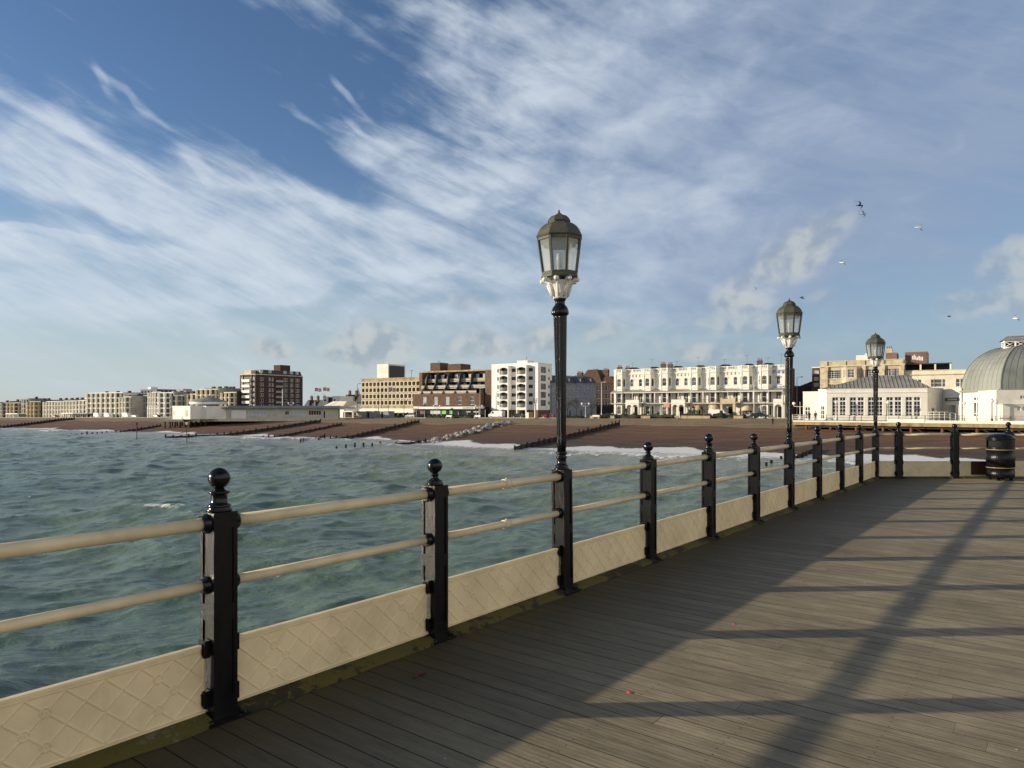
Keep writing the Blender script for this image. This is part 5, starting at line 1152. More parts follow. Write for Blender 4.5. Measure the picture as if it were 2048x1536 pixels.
# ---- white pavilion at the shore end of the pier
PD = -.72                                        # its deck level
def at_px(x, Y, z=0): return Vector(((x-1024)/FPX*Y, Y, z))
class Fr:
    """facade frame between two plan points"""
    def __init__(s, A, B): s.o = Vector((A[0], A[1], 0)); d = Vector((B[0]-A[0], B[1]-A[1], 0)); s.ln = d.length; s.u = d.normalized(); s.n = Vector((s.u.y, -s.u.x, 0))
    def __call__(s, a, z, d=0): p = s.o+s.u*a+s.n*d; return (p.x, p.y, z)
    def a(s, x):
        k = (x-1024)/FPX; return (k*s.o.y-s.o.x)/(s.u.x-k*s.u.y)
    def z(s, y, a): return EYE+(HOR-y)*(s.o.y+s.u.y*a)/FPX
def pavilion():
    A = at_px(1653, 145); Bp = at_px(1855, 138.5); f = Fr(A, Bp); root = thing('pavilion', 'white seaside pavilion foyer with five big paned windows and a grey hipped roof', 'pavilion', A+Vector((9, -3, PD)))
    zt = f.z(776, f.ln/2); q = MB(); hs = [(f.a(a), f.a(b), f.z(832, f.ln/2), f.z(794.5, f.ln/2)) for a, b in ((1664, 1692.3), (1699.3, 1728.7), (1735.6, 1766), (1772.3, 1803.6), (1811, 1841.5))]
    # body as a closed shape: front, splayed left corner and low left wing
    bk = lambda a, d: f(a, 0, -d)
    q.wall(f, 0, f.ln, PD, zt, hs, .3)
    e = Fr(f(f.ln, 0), at_px(1886, 144.6)); dh = [(2.4, 4.3, PD+.2, PD+2.6)]; q.wall(e, 0, e.ln, PD, zt, dh, .2)
    L1 = at_px(1637, 147.5); wl = Fr(L1, A); zl = wl.z(779, 1); q.wall(wl, 0, wl.ln, PD, zl, [(wl.ln*.42-.5, wl.ln*.42+.85, PD+.1, PD+3.0)], .2)
    L0 = at_px(1606, 149.5); w2 = Fr(L0, L1); z2 = w2.z(783.5, 1); q.wall(w2, 0, w2.ln, PD, z2, [(w2.ln*.3-.6, w2.ln*.3+.6, PD+.1, PD+2.8)], .2)
    bb = f(0, 0, -13); bL = tuple(Vector(L0)+Vector((4, 9, 0))); cr = tuple(at_px(1886, 144.6))
    for pts, z in (([L0, L1, bb, bL], z2), ([L1, A, bb], zl), ([A, f(f.ln, 0), cr, bb], zt)): q.face([(p[0], p[1], z) for p in pts])
    for p0, p1, z in ((L0, bL, z2), (bL, bb, z2), (L1, bb, zl), (A, bb, zt), (bb, cr, zt)): q.face([(p0[0], p0[1], PD), (p1[0], p1[1], PD), (p1[0], p1[1], z), (p0[0], p0[1], z)])
    wobj(q, 'wall', mat_white, root)
    q = MB(); zc = f.z(785.5, f.ln/2)
    for F, zz, ln, zc_ in ((f, zt, f.ln, zc), (e, zt, e.ln, zc), (wl, zl, wl.ln, zc), (w2, z2, w2.ln, zc-.25)):
        q.box(lambda a, b, c: F(a, c, b), .02, ln-.02, .003, .14, zc_, zc_+.14); q.box(lambda a, b, c: F(a, c, b), -.04, ln+.04, .003, .10, zz-.12, zz+.05)
    wobj(q, 'moulding', mat_white2, root)
    for i, h in enumerate(hs):      # pairs of tall casements with a heavy transom
        q = MB(); q.face([f(h[0], h[2], -.26), f(h[1], h[2], -.26), f(h[1], h[3], -.26), f(h[0], h[3], -.26)]); w = wobj(q, 'window', mat_glassd, root)
        q = MB(); bx = lambda a0, a1, z0, z1, d1=-.14: q.box(lambda a, b, c: f(a, c, b), a0, a1, -.255, d1, z0, z1); W_ = h[1]-h[0]; H = h[3]-h[2]; m = (h[0]+h[1])/2
        bx(h[0]+.003, h[0]+.12, h[2], h[3]); bx(h[1]-.12, h[1]-.003, h[2], h[3]); bx(m-.19, m+.19, h[2], h[3]); bx(h[0]+.12, m-.19, h[2]+H*.77, h[2]+H*.83); bx(m+.19, h[1]-.12, h[2]+H*.77, h[2]+H*.83)
        for s0, s1 in ((h[0]+.12, m-.19), (m+.19, h[1]-.12)):
            c = (s0+s1)/2; bx(c-.035, c+.035, h[2]+.1, h[2]+H*.77, -.16); bx(c-.034, c+.034, h[2]+H*.83, h[3]-.05, -.16)
            for fz in (.13, .20, .38, .57): bx(s0, s1, h[2]+H*fz-.04, h[2]+H*fz+.04, -.17)
            bx(s0, s1, h[2]+.003, h[2]+.12)
        wobj(q, 'window_frame', mat_frame_w, w)
    for F, h in ((wl, (wl.ln*.42-.5, wl.ln*.42+.85, PD+.1, PD+3.0)), (w2, (w2.ln*.3-.6, w2.ln*.3+.6, PD+.1, PD+2.8)), (e, dh[0])): window(root, F, h, .18, mat_glassd, mat_frame_w, 2, 3, .17, 'door')
    # hipped zinc roof with standing seams
    zr = f.z(761, f.ln/2)+1.2; a0, a1 = f.a(1645), f.ln+.6; r0, r1 = f.a(1733)+1.5, f.a(1806)+1.0; D = 10; ze = zt+.02
    c = [f(a0, ze, .25), f(a1, ze, .25), f(a1, ze, -D), f(a0, ze, -D)]; t = [f(r0, zr, -D/2), f(r1, zr, -D/2)]; q = MB()
    q.face([c[0], c[1], t[1], t[0]]); q.face([c[1], c[2], t[1]]); q.face([c[2], c[3], t[0], t[1]]); q.face([c[3], c[0], t[0]])
    n = 27
    for k in range(1, n):
        u = k/n; p = Vector(c[0]).lerp(c[1], u); a = a0+(a1-a0)*u; aa = min(max(a, r0), r1); fr = 1 if r0 <= a <= r1 else ((a-a0)/(r0-a0) if a < r0 else (a1-a)/(a1-r1))
        tp = Vector(f(a, ze, .25)).lerp(Vector(f(a, zr, -D/2)), min(1, fr)) if fr < 1 else Vector(f(a, zr, -D/2)); up = Vector((0, 0, .09)); s_ = f.u*.05
        q.grid([[p-s_, tp-s_], [p-s_+up, tp-s_+up], [p+s_+up, tp+s_+up], [p+s_, tp+s_]], 0, False, False)
    wobj(q, 'roof', mat_leadd, root)
    # entrance link with sign and dark doorway
    E1 = at_px(1923, 138.0); g = Fr(at_px(1884, 144.5), E1); zt3 = g.z(778.5, 1); q = MB(); oh = [(g.a(1895.5), g.a(1912), PD+.35, g.z(810.5, 2))]
    q.wall(g, 0, g.ln, PD, zt3, oh, 2.5, 0, 1); q.face([g(0, zt3), g(g.ln, zt3), g(g.ln, zt3, -8), g(0, zt3, -8)]); wobj(q, 'entrance_wall', [mat_white, mat_dark], root)
    a0, a1 = g.a(1891), g.a(1919.5); z0, z1 = g.z(802.5, 2), g.z(796, 2); q = MB(); q.box(lambda a, b, c: g(a, c, b), a0, a1, .03, .10, z0, z1); sg = wobj(q, 'entrance_sign', mat('dark sign board', (.10, .095, .085), .5, .1, 2), root)
    q = MB(); rg = random.Random(6); x = a0+.9
    while x < a1-.6: w = rg.uniform(.12, .2); q.box(lambda a, b, c: g(a, c, b), x, x+w, .103, .12, z0+.18, z0+.18+rg.uniform(.25, .36)); x += w+.07
    wobj(q, 'lettering', mat_cream2, sg)
    q = MB(); a = oh[0][1]; q.box(lambda a, b, c: g(a, c, b), a+.05, a+1.2, .05, .12, PD+.1, oh[0][3]); wobj(q, 'open_door', mat_frame_w, root)
pavilion()
def auditorium():
    Yc = 137.0; base_z = EYE+(HOR-781)*134/FPX; top_z = EYE+(HOR-693)*138/FPX
    C2, C1 = at_px(1922.5, 138.5), at_px(2001, 127.5); C0 = C1+Vector((11.5, -2.2, 0)); C3 = C2+Vector((10, 12, 0))
    d = C0+Vector((7.5, 9.5, 0)); poly = [C2, C1, C0, d, d+Vector((-4, 10, 0)), C3+Vector((4, 4, 0)), C3]
    cen = at_px(2072, 140.0); root = thing('auditorium', 'white hall with a great domed grey green seamed roof and white lantern', 'hall', Vector((C1.x, C1.y, PD)))
    f = Fr(C2, C1); q = MB(); hb = (f.a(1945), f.a(1978.5), f.z(834.5, f.ln*.5), f.z(793.5, f.ln*.5)); q.wall(f, 0, f.ln, PD, base_z, [hb], .3)
    n = len(poly)
    for i in range(1, n): a, b = poly[i], poly[(i+1) % n]; q.face([(a.x, a.y, PD), (b.x, b.y, PD), (b.x, b.y, base_z), (a.x, a.y, base_z)])
    wobj(q, 'wall', mat_white, root)
    q = MB(); q.face([f(hb[0], hb[2], -.26), f(hb[1], hb[2], -.26), f(hb[1], hb[3], -.26), f(hb[0], hb[3], -.26)]); w = wobj(q, 'window', mat_glassm, root)
    q = MB(); bx = lambda a0, a1, z0, z1: q.box(lambda a, b, c: f(a, c, b), hb[0]+(hb[1]-hb[0])*a0, hb[0]+(hb[1]-hb[0])*a1, -.255, -.1, hb[2]+(hb[3]-hb[2])*z0, hb[2]+(hb[3]-hb[2])*z1)
    for a0, a1 in ((0.003, .06), (.19, .25), (.46, .56), (.78, .84), (.95, .997)): bx(a0, a1, .003, .997)
    for z0, z1 in ((.003, .05), (.16, .19), (.72, .84), (.97, .996)): bx(.06, .95, z0, z1)
    bx(.35, .37, .2, .98); bx(.66, .68, .2, .98); wobj(q, 'window_frame', mat_frame_w, w)
    # curved roof: every plan edge rises along a quarter ellipse towards the ridge
    q = MB(); q2 = MB(); ins = .64; prof = [(0, 0)]+[((1-math.cos(t))*ins, math.sin(t)) for t in [math.pi/2*k/11 for k in range(12)]][1:]
    pt = lambda p, k: (p.x+(cen.x-p.x)*k[0], p.y+(cen.y-p.y)*k[0], base_z+.0+(top_z-base_z)*k[1]); rows = []
    dense = []
    for i in range(n):
        a, b = poly[i], poly[(i+1) % n]; m = max(2, int((b-a).length/1.15))
        for k in range(m): dense.append((a.lerp(b, k/m), k == 0))
    for k in prof: rows.append([pt(p, k) for p, _ in dense])
    q.grid(rows, 0, True, False); q.face(rows[-1])
    for p, corner in dense:
        w = .06 if corner else .022; h = .07 if corner else .03; path = [Vector(pt(p, k)) for k in prof]; dirn = (Vector((p.x, p.y, 0))-Vector((cen.x, cen.y, 0))).normalized(); s_ = Vector((-dirn.y, dirn.x, 0))*w
        up = [dirn*h*math.cos(math.pi/2*i/(len(path)-1))+Vector((0, 0, h*math.sin(math.pi/2*i/(len(path)-1)))) for i in range(len(path))]
        q2.grid([[v-s_ for v in path], [v-s_+u for v, u in zip(path, up)], [v+s_+u for v, u in zip(path, up)], [v+s_ for v in path]], 0, False, False)
    rf = wobj(q, 'roof', mat_lead, root); wobj(q2, 'seam', mat('dark lead seams', (.17, .185, .15), .6, .1, 1), rf)
    q = MB()
    for i in range(n):
        F = Fr(poly[i], poly[(i+1) % n]); q.box(lambda a, b, c: F(a, c, b), -.1, F.ln+.1, -.05, .35, base_z-.30, base_z+.12)
    wobj(q, 'eaves', mat_lead, root)
    # lantern
    L = Fr(at_px(2009, 135.5), at_px(2009, 135.5)+Vector((9, -5, 0))); zl0, zl1 = EYE+(HOR-695.5)*135.5/FPX, EYE+(HOR-681.5)*135.5/FPX; q = MB()
    def loop(d0, d1, z0, z1): q.box(lambda a, b, c: L(a, c, b), -.2, L.ln+.2, -d1, -d0, z0, z1)
    q.box(lambda a, b, c: L(a, c, b), -.1, L.ln+.1, -4, .1, zl0-.7, zl0+.15); q.box(lambda a, b, c: L(a, c, b), -.1, L.ln+.1, -4, .1, zl1-.25, zl1)
    for k in range(7):
        a = L.ln*k/6; q.box(lambda x, b, c: L(x, c, b), a-.13, a+.13, -.2, .09, zl0+.15, zl1-.25); q.box(lambda x, b, c: L(x, c, b), a-.13, a+.13, -3.9, -3.6, zl0+.15, zl1-.25)
        if k < 6:
            b = L.ln*(k+1)/6
            for z0, z1 in ((zl0+.15, zl1-.25), (zl1-.25, zl0+.15)): q.tube([L(a+.13, z0, 0), L(b-.13, z1, 0)], .05, 5)
    t = wobj(q, 'lantern', mat_white2, root)
    q = MB(); q.box(lambda a, b, c: L(a, c, b), .1, L.ln, -3.5, -.25, zl0+.15, zl1-.25); wobj(q, 'glazing', mat_glassd, t)
    q = MB(); q.prism([L(-.5, zl1+.003, .5), L(L.ln+.5, zl1+.003, .5), L(L.ln+.5, zl1+.1, .5), L(L.ln, zl1+1.0, -2), L(.6, zl1+1.0, -2), L(-.5, zl1+.1, .5)], L.n*-.01); q.grid([[L(-.5, zl1+.1, .5), L(L.ln+.5, zl1+.1, .5)], [L(.6, zl1+1.0, -2), L(L.ln, zl1+1.0, -2)], [L(-.5, zl1+.1, -4.5), L(L.ln+.5, zl1+.1, -4.5)]], 0, False, False); wobj(q, 'lantern_roof', mat_leadd, t)
    # low projecting block at the right
    K = Fr(at_px(1992.5, 124), at_px(1992.5, 124)+Vector((13, -2.5, 0))); zk = K.z(780, 3); zs = K.z(809.5, 3); q = MB(); hs = [(K.a(2040), K.a(2052), K.z(798, 4), K.z(791, 4))]; q.wall(K, 0, K.ln, PD, zk, hs, .2); q.face([K(0, zk), K(K.ln, zk), K(K.ln, zk, -7), K(0, zk, -7)]); q.face([K(0, PD), K(0, zk), K(0, zk, -7), K(0, PD, -7)]); wobj(q, 'side_block', mat_cream2, root)
    window(root, K, hs[0], .18, mat_glassd, mat_frame_w, 2, 2, .12)
    K2 = Fr(K(.3, 0, 1.6), K(K.ln, 0, 1.6)); hs = [(K2.a(2034.5), K2.a(2042), K2.z(821, 4), K2.z(813, 4)), (K2.a(2044.5), K2.a(2052), K2.z(821, 4), K2.z(813, 4))]; q = MB(); q.wall(K2, 0, K2.ln, PD, zs, hs, .2); q.face([K2(0, zs), K2(K2.ln, zs), K2(K2.ln, zs, -1.59), K2(0, zs, -1.59)]); q.face([K2(0, PD), K2(0, zs), K2(0, zs, -1.59), K2(0, PD, -1.59)])
    q.box(lambda a, b, c: K2(a, c, b), -.05, K2.ln, -.1, .1, zs+.003, zs+.15); wobj(q, 'lower_block', mat_cream2, root)
    for h in hs: window(root, K2, h, .18, mat_glassd, mat_frame_w, 2, 2, .12)
    q = MB(); a0, a1 = K2.a(1998.5), K2.a(2030.5)
    for k in range(3): q.box(lambda a, b, c: K2(a, c, b), a0+(a1-a0)*k/3+.03, a0+(a1-a0)*(k+1)/3-.03, .003, .05, PD+.6, zs-2.2)
    wobj(q, 'shutter', mat('beige shutter', (.50, .45, .32), .7, .08, 2), root)
auditorium()
def pavilion_deck():
    A, B_, C_ = at_px(1586, 143), at_px(1850, 127.5), at_px(1990, 121); D_ = at_px(2120, 114)
    root = thing('pavilion_deck', 'planked deck on rusty piles carrying the white pavilion above the beach', 'pier', (B_.x, B_.y, PD)); edge = [A, B_, C_, D_]
    back = [D_+Vector((20, 26, 0)), A+Vector((18, 26, 0))]; ring = [(p.x, p.y, PD-.9) for p in edge+back]; q = MB(); q.prism(ring, (0, 0, .895)); wobj(q, 'deck_slab', mat_fascia, root)
    q = MB()
    for i, (a, b) in enumerate(zip(edge, edge[1:])):
        F = Fr(a, b); q.box(lambda x, y, z: F(x, z, y), 0, F.ln-.02, .003, .12, PD-.28, PD+.25 if i else PD-.02)
        if i == 0: q.box(lambda x, y, z: F(x, z, y), F.ln*.74, F.ln-.03, .121, .2, PD-.20, PD+.45)
    wobj(q, 'deck_kerb', mat_cream2, root)
    q = MB()
    for i, (a, b) in enumerate(zip(edge, edge[1:])):
        F = Fr(a, b); n = max(2, int(F.ln/2.1))
        for k in range(n):
            x = F.ln*k/n; q.box(lambda u, v, z: F(u, z, v), x-.045, x+.045, -.1, -.02, PD, PD+1.15)
        for z in (PD+1.08, PD+.6): q.tube([F(0, z, -.06), F(F.ln, z, -.06)], .022, 5)
    wobj(q, 'edge_railing', mat_frame_d, root)
    # white timber rails at the left end and a ramp rail by the entrance
    q = MB(); F = Fr(at_px(1585, 146), at_px(1632, 144.5))
    for z in (PD+.35, PD+.7, PD+1.05): q.box(lambda u, v, c: F(u, c, v), 0, F.ln, -.04, .04, z-.06, z+.06)
    for k in range(5): x = F.ln*k/4; q.box(lambda u, v, c: F(u, c, v), x-.08, x+.08, -.05, .05, PD, PD+1.15)
    F = Fr(at_px(1857, 134), at_px(1911, 133)); 
    for z, dz in ((PD+1.7, 0), (PD+1.2, 0), (PD+.75, 0)):
        q.tube([F(0, z, 0), F(F.ln*.66, z, 0), F(F.ln, z-.3, 0)], .045, 5)
    for k in range(6): x = F.ln*k/5; q.tube([F(x, PD, 0), F(x, PD+(1.7 if k < 4 else 1.45), 0)], .05, 5)
    wobj(q, 'white_railing', mat_white2, root)
    rg = random.Random(8); pm = mat_pile
    for i, (a, b) in enumerate(zip(edge, edge[1:])):
        F = Fr(a, b); n = max(2, int(F.ln/4.6))
        for k in range(n):
            for dd in (-.9, -6.5, -13, -20):
                x, y, _ = F(F.ln*(k+.5)/n, 0, dd); z0 = beach_z(*to_bs(x, y))-.4; q = MB(); q.tube([(x, y, z0), (x, y, PD-.88)], .30, 10); wobj(q, 'pile', pm, root)
            q = MB(); p, r = F(F.ln*(k+.5)/n, PD-1.0, -.9), F(F.ln*(k+1.3)/n, -3.6, -1.2); q.tube([p, r], .10, 6); wobj(q, 'brace', mat_timber, root)
        q = MB(); q.box(lambda u, v, c: F(u, c, v), .1, F.ln-.1, -1.1, -.7, PD-1.35, PD-.905); wobj(q, 'cross_beam', mat_timber, root)
pavilion_deck()

# ---- beach pavilion with round hall on piles (left)
def lido():
    Yl = 228.0; f = Fr(at_px(320, Yl), at_px(690, Yl+10)); zd = f.z(838.5, 10); root = thing('beach_pavilion', 'low white beach pavilion on piles with a round hall under a conical grey roof', 'pavilion', f(f.ln*.3, zd))
    a = f.a; z = lambda y: f.z(y, 20)
    q = MB(); q.box(lambda u, v, c: f(u, c, v), 0, a(366), -24, 0, zd-.75, zd); q.box(lambda u, v, c: f(u, c, v), a(366)+.01, a(690), -24, -2.5, zd-.75, zd-.004); q.box(lambda u, v, c: f(u, c, v), a(382), a(399), -2.49, -.1, zd-.75, zd-.006); wobj(q, 'deck', mat_concp, root)
    for k in range(9):
        for d in (-1, -9): x = a(328)+(a(410)-a(328))*k/8; p = f(x, 0, d); z0 = beach_z(*to_bs(p[0], p[1]))-.5; q = MB(); q.tube([(p[0], p[1], z0), (p[0], p[1], zd-.74)], .24, 7); wobj(q, 'pile', mat_timber, root)
    for k in range(15): x = a(415)+(a(680)-a(415))*k/14; p = f(x, 0, -5); z0 = beach_z(*to_bs(p[0], p[1]))-.5; q = MB(); q.tube([(p[0], p[1], z0), (p[0], p[1], zd-.74)], .22, 6); wobj(q, 'pile', mat_timber, root)
    q = MB(); q.wall(lambda u, zz, d: f(u, zz, d-9), a(404), a(690), zd-5.5, zd-.76, [], .1); wobj(q, 'undercroft_sheet', mat_dark, root)  # near-black sheet behind the piles, standing in for the dark underside
    for x0, x1, Y0, m in ((345, 380.5, Yl+4, mat_white2), (392.5, 412.5, Yl+4.5, mat_white2)):    # two boxy wings turned towards the sun
        o = at_px(x0, Y0); F = Fr(o, o+Vector((UX, UY, 0))*5); wl = F.a(x1); zt = F.z(811.8, wl); q = MB(); q.wall(F, 0, wl, zd, zt, [], .1); q.face([F(wl, zd), F(wl, zt), F(wl, zt, -8), F(wl, zd, -8)]); q.face([F(0, zd), F(0, zt), F(0, zt, -8), F(0, zd, -8)]); q.face([F(0, zt), F(wl, zt), F(wl, zt, -8), F(0, zt, -8)])
        q.box(lambda u, v, c: F(u, c, v), -.1, wl+.1, .003, .12, zt-.4, zt+.02); w = wobj(q, 'white_wing', m, root)
        if x0 < 350: q = MB(); q.box(lambda u, v, c: F(u, c, v), wl-2.6, wl-1.3, .003, .04, zd+.9, zd+2.9); q.box(lambda u, v, c: F(u, c, v), .5, 1.1, .003, .04, zd+1.2, zd+2.6); wobj(q, 'window', mat_concp, w)
    C = f(a(404), 0, -8.5); rr = (a(428)-a(380))/2*.98
    q = MB(); q.lathe([(rr*.86, zd), (rr*.86, z(808.5))], (C[0], C[1], 0), 24, sm=True); wobj(q, 'drum', mat_greywall, root)  # drum greyed to stand in for the shade between the wings
    q = MB(); R2 = (a(443)-a(364))/2; q.lathe([(rr*.86, z(809)-.01), (R2*.97, z(808.5)), (R2, z(807.8)), (R2, z(803.3)), (R2*.9, z(803.1))], (C[0], C[1], 0), 32); wobj(q, 'fascia', mat_white2, root)
    q = MB(); n = 32; q.lathe([(R2*1.02, z(803.2)), (R2*1.02, z(802.5)), (R2*.55, z(797.5)), (.8, z(793)), (.8, z(790.5)), (.5, z(790)), (0, z(789.5))], (C[0], C[1], 0), n, sm=False); wobj(q, 'cone_roof', mat_leadd, root)
    # long low hall
    zt = z(818.5)+.3; u0, u1 = a(430), a(674); q = MB(); hs = []
    for x0, x1 in ((432, 446), (492, 530), (565, 575), (577, 609)): hs.append((a(x0), a(x1), zd+1.3, zd+2.7))
    hs += [(a(614), a(640), zd+1.2, zd+2.9), (a(644), a(648.5), zd+.1, zd+2.7)]; W_ = lambda u, zz, dd: f(u, zz, dd-4.5); q.wall(W_, u0, u1, zd, zt, hs, .2); q.face([f(u1, zd, -4.5), f(u1, zt, -4.5), f(u1, zt, -15), f(u1, zd, -15)]); q.face([f(u0, zt, -4.5), f(u1, zt, -4.5), f(u1, zt, -15), f(u0, zt, -15)]); wobj(q, 'hall_wall', mat('grey white boarding', (.50, .49, .42), .75, .1, .6), root)
    for i, h in enumerate(hs): window(root, W_, h, .18, (mat_glassm, mat('pale blue panel', (.42, .47, .55), .4, .1, .4), mat_glassm, MATS['pale blue panel'], mat_brickd, mat_dark)[i], mat_frame_w, 5 if h[1]-h[0] > 3 else 1, 1, .1)
    q = MB(); q.box(lambda u, v, c: f(u, c, v), a(457), a(487), -4.4, -4.2, zd+.1, zd+2.9); wobj(q, 'white_panel', mat_white2, root)
    q = MB(); q.grid([[f(u0-.5, zt, -3.2), f(u1+6, zt, -3.2)], [f(u0-.5, zt+.22, -3.2), f(u1+6, zt+.22, -3.2)], [f(u0+1, zt+.85, -9), f(u1+1, zt+.85, -9)], [f(u0-.5, zt+.1, -16), f(u1+6, zt+.1, -16)]], 0, False, False)
    for k in range(46): u = u0+(u1-u0)*k/45; q.box(lambda x, v, c: f(u+x, c+.22+(v*-.108), -3.2+v), -.1, .1, -5.8, 0, zt+.02, zt+.12)
    wobj(q, 'hall_roof', mat_lead, root)
    q = MB()
    for z_ in (.5, .95): q.tube([f(.2, zd+z_, -.1), f(a(432), zd+z_, -.1)], .035, 5)
    for k in range(20): u = .2+(a(432)-.2)*k/19; q.tube([f(u, zd, -.1), f(u, zd+.98, -.1)], .03, 5)
    wobj(q, 'railing', mat_white2, root)
lido()

# ---- far terraces and hotels along the front, left
def far_house(x0, x1, yt, lab, m, nb, side=0.0, name='seafront_house', s=0, yb=835, storeys=4, rm=mat_slate, mans=4, cat='house', grp=None, verandah=False, chims=2, mside=None, bay=2.5):
    bl, br = BX(x0, s), BX(x1, s); root = root_at(name, lab, cat, (x0+x1)/2, s, grp); c = (bl+br)/2; Y = lambda y: ZY(y, br, s); g = zg(c)-.5; zt = Y(yt); H = zt-g; q = MB(); w = (br-bl)/nb; fh = []
    for k in range(nb):
        for r in range(storeys): zc = g+H*(r+.56)/storeys; fh.append((bl+w*(k+.66), bl+w*(k+.97), zc-H/storeys*.40, zc+H/storeys*.36))
    block(q, bl, br, s, 12, g, zt, fh, (), .3, 0, 1)
    for k in range(nb):    # shallow bays catch the sun on their left
        a, b = bl+w*(k+.05), bl+w*(k+.60); PL = [(a, 0), (a+w*.16, bay), (b-w*.16, bay), (b, 0)]
        for i in range(3):
            (ax, as_), (cx, cs) = PL[i], PL[i+1]; ln = math.hypot(cx-ax, cs-as_); ux, us = (cx-ax)/ln, (cs-as_)/ln; Pb = lambda aa, zz, d: CP(ax+ux*aa-us*d, s+as_+us*aa+ux*d, zz); hs = []
            for r in range(storeys): zc = g+H*(r+.54)/storeys; hs.append((ln*.25, ln*.75, zc-H/storeys*.38, zc+H/storeys*.36))
            q.wall(Pb, 0, ln, g, zt-.15, hs if i else [], .2, 0, 1)
        q.face([CP(x, s+v, zt-.15) for x, v in PL])
    wobj(q, 'wall', [m, mat_glassd], root)
    if mside: q = MB(); bxw(q, br+.003, br+.3, s-12, s-.1, g, zt+.6); wobj(q, 'side_wall', mside, root)  # grey end walls carry their shade in the colour
    q = MB(); bxw(q, bl-.1, br+.1, s-.3, s+.25, zt, zt+.25); wobj(q, 'cornice', m, root)
    if mans:
        zr = Y(yt-mans); q = MB(); r = [CP(bl, s-.4, zt), CP(br, s-.4, zt), CP(br, s-11.6, zt), CP(bl, s-11.6, zt)]; t = [CP(bl+.5, s-3.2, zr), CP(br-.5, s-3.2, zr), CP(br-.5, s-9, zr), CP(bl+.5, s-9, zr)]; q.grid([r, t], 0, True, False); q.face(t); wobj(q, 'roof', rm, root)
    for k in range(chims): chimney(root, bl+(br-bl)*(k+.7)/chims, s-5, zt, 1.4, 1.0, Y(yt-mans-3.5)-zt, mat_brickd, 0)
    if verandah:
        z0 = g+H*.48; q = MB(); bxw(q, bl, br, s+1.51, s+2.4, z0, z0+.2); bxw(q, bl, br, s+2.3, s+2.4, z0-1.4, z0-1.2)
        for k in range(nb*2+1): x = bl+(br-bl)*k/nb/2; bxw(q, x-.08, x+.08, s+2.25, s+2.4, g, z0)
        wobj(q, 'verandah', mat_white2, root)
    return root
far_house(-60, 6, 808, 'white house cut by the left edge of the picture', mat_cream2, 4)
far_house(8, 20, 806, 'shaded grey house at far left, second building in from the picture edge', mat_greywall, 1, chims=1)
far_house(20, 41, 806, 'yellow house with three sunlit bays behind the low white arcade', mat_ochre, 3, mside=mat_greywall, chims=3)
far_house(43, 58, 798.5, 'tall grey gable-ended house left of the brown-fronted row', mat_greywall, 1, storeys=4, chims=1, bay=.6, mans=2)
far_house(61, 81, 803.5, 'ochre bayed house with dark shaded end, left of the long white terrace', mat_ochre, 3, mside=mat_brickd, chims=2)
far_house(94, 128, 803, 'left third of the long white bayed terrace, far along the front', mat_cream2, 6, chims=3)
far_house(128, 158, 802, 'middle third of the long white bayed terrace, behind the flat-roofed shelter', mat_cream2, 5, chims=3)
far_house(158, 179, 801, 'right third of the long white terrace, next to the tall white hotel', mat_white, 3, chims=2)
far_house(179, 246, 785.5, 'tall white hotel with plain top storey above the bayed terraces at far left', mat_white, 7, storeys=5, cat='hotel', name='seafront_hotel', mans=1, chims=3)
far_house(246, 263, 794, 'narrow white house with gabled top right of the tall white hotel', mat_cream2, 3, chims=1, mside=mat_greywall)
far_house(264, 297, 791, 'grey shaded building with an arched gable between the white hotels', mat_greywall, 2, storeys=3, mans=4, chims=0, bay=.4, s=-6)
far_house(304, 322, 784.5, 'cream hotel with ribbed bays just left of the round beach hall', mat_white, 4, storeys=5, verandah=True, name='seafront_hotel', cat='hotel', chims=2, mans=1)
far_house(322, 347, 785.5, 'white bow-fronted house beside the cream ribbed hotel', mat_white2, 2, storeys=5, mside=mat_greywall, chims=2, mans=1)
far_house(348, 369, 791, 'lower shaded house half hidden by the white wing of the beach pavilion', mat_greywall, 2, mside=mat_greywall)
far_house(370, 398, 788.5, 'cream house seen above the conical roof of the beach pavilion', mat_cream, 3, s=-3, chims=2)
far_house(399, 436, 778.5, 'cream bayed house with a dark stepped roofline right of the conical roof', mat_cream, 4, storeys=5, mside=mat_greywall, chims=3, mans=3)
far_house(437, 449, 777, 'plain grey gable wall with chimneys above the beach pavilion', mat_greywall, 1, chims=2, bay=.2, mans=1, s=-5)
far_house(449, 473, 785, 'cream three-bay house immediately left of the dark brown tower block', mat_cream, 3, storeys=5, mside=mat_brickd, chims=2, mans=1)
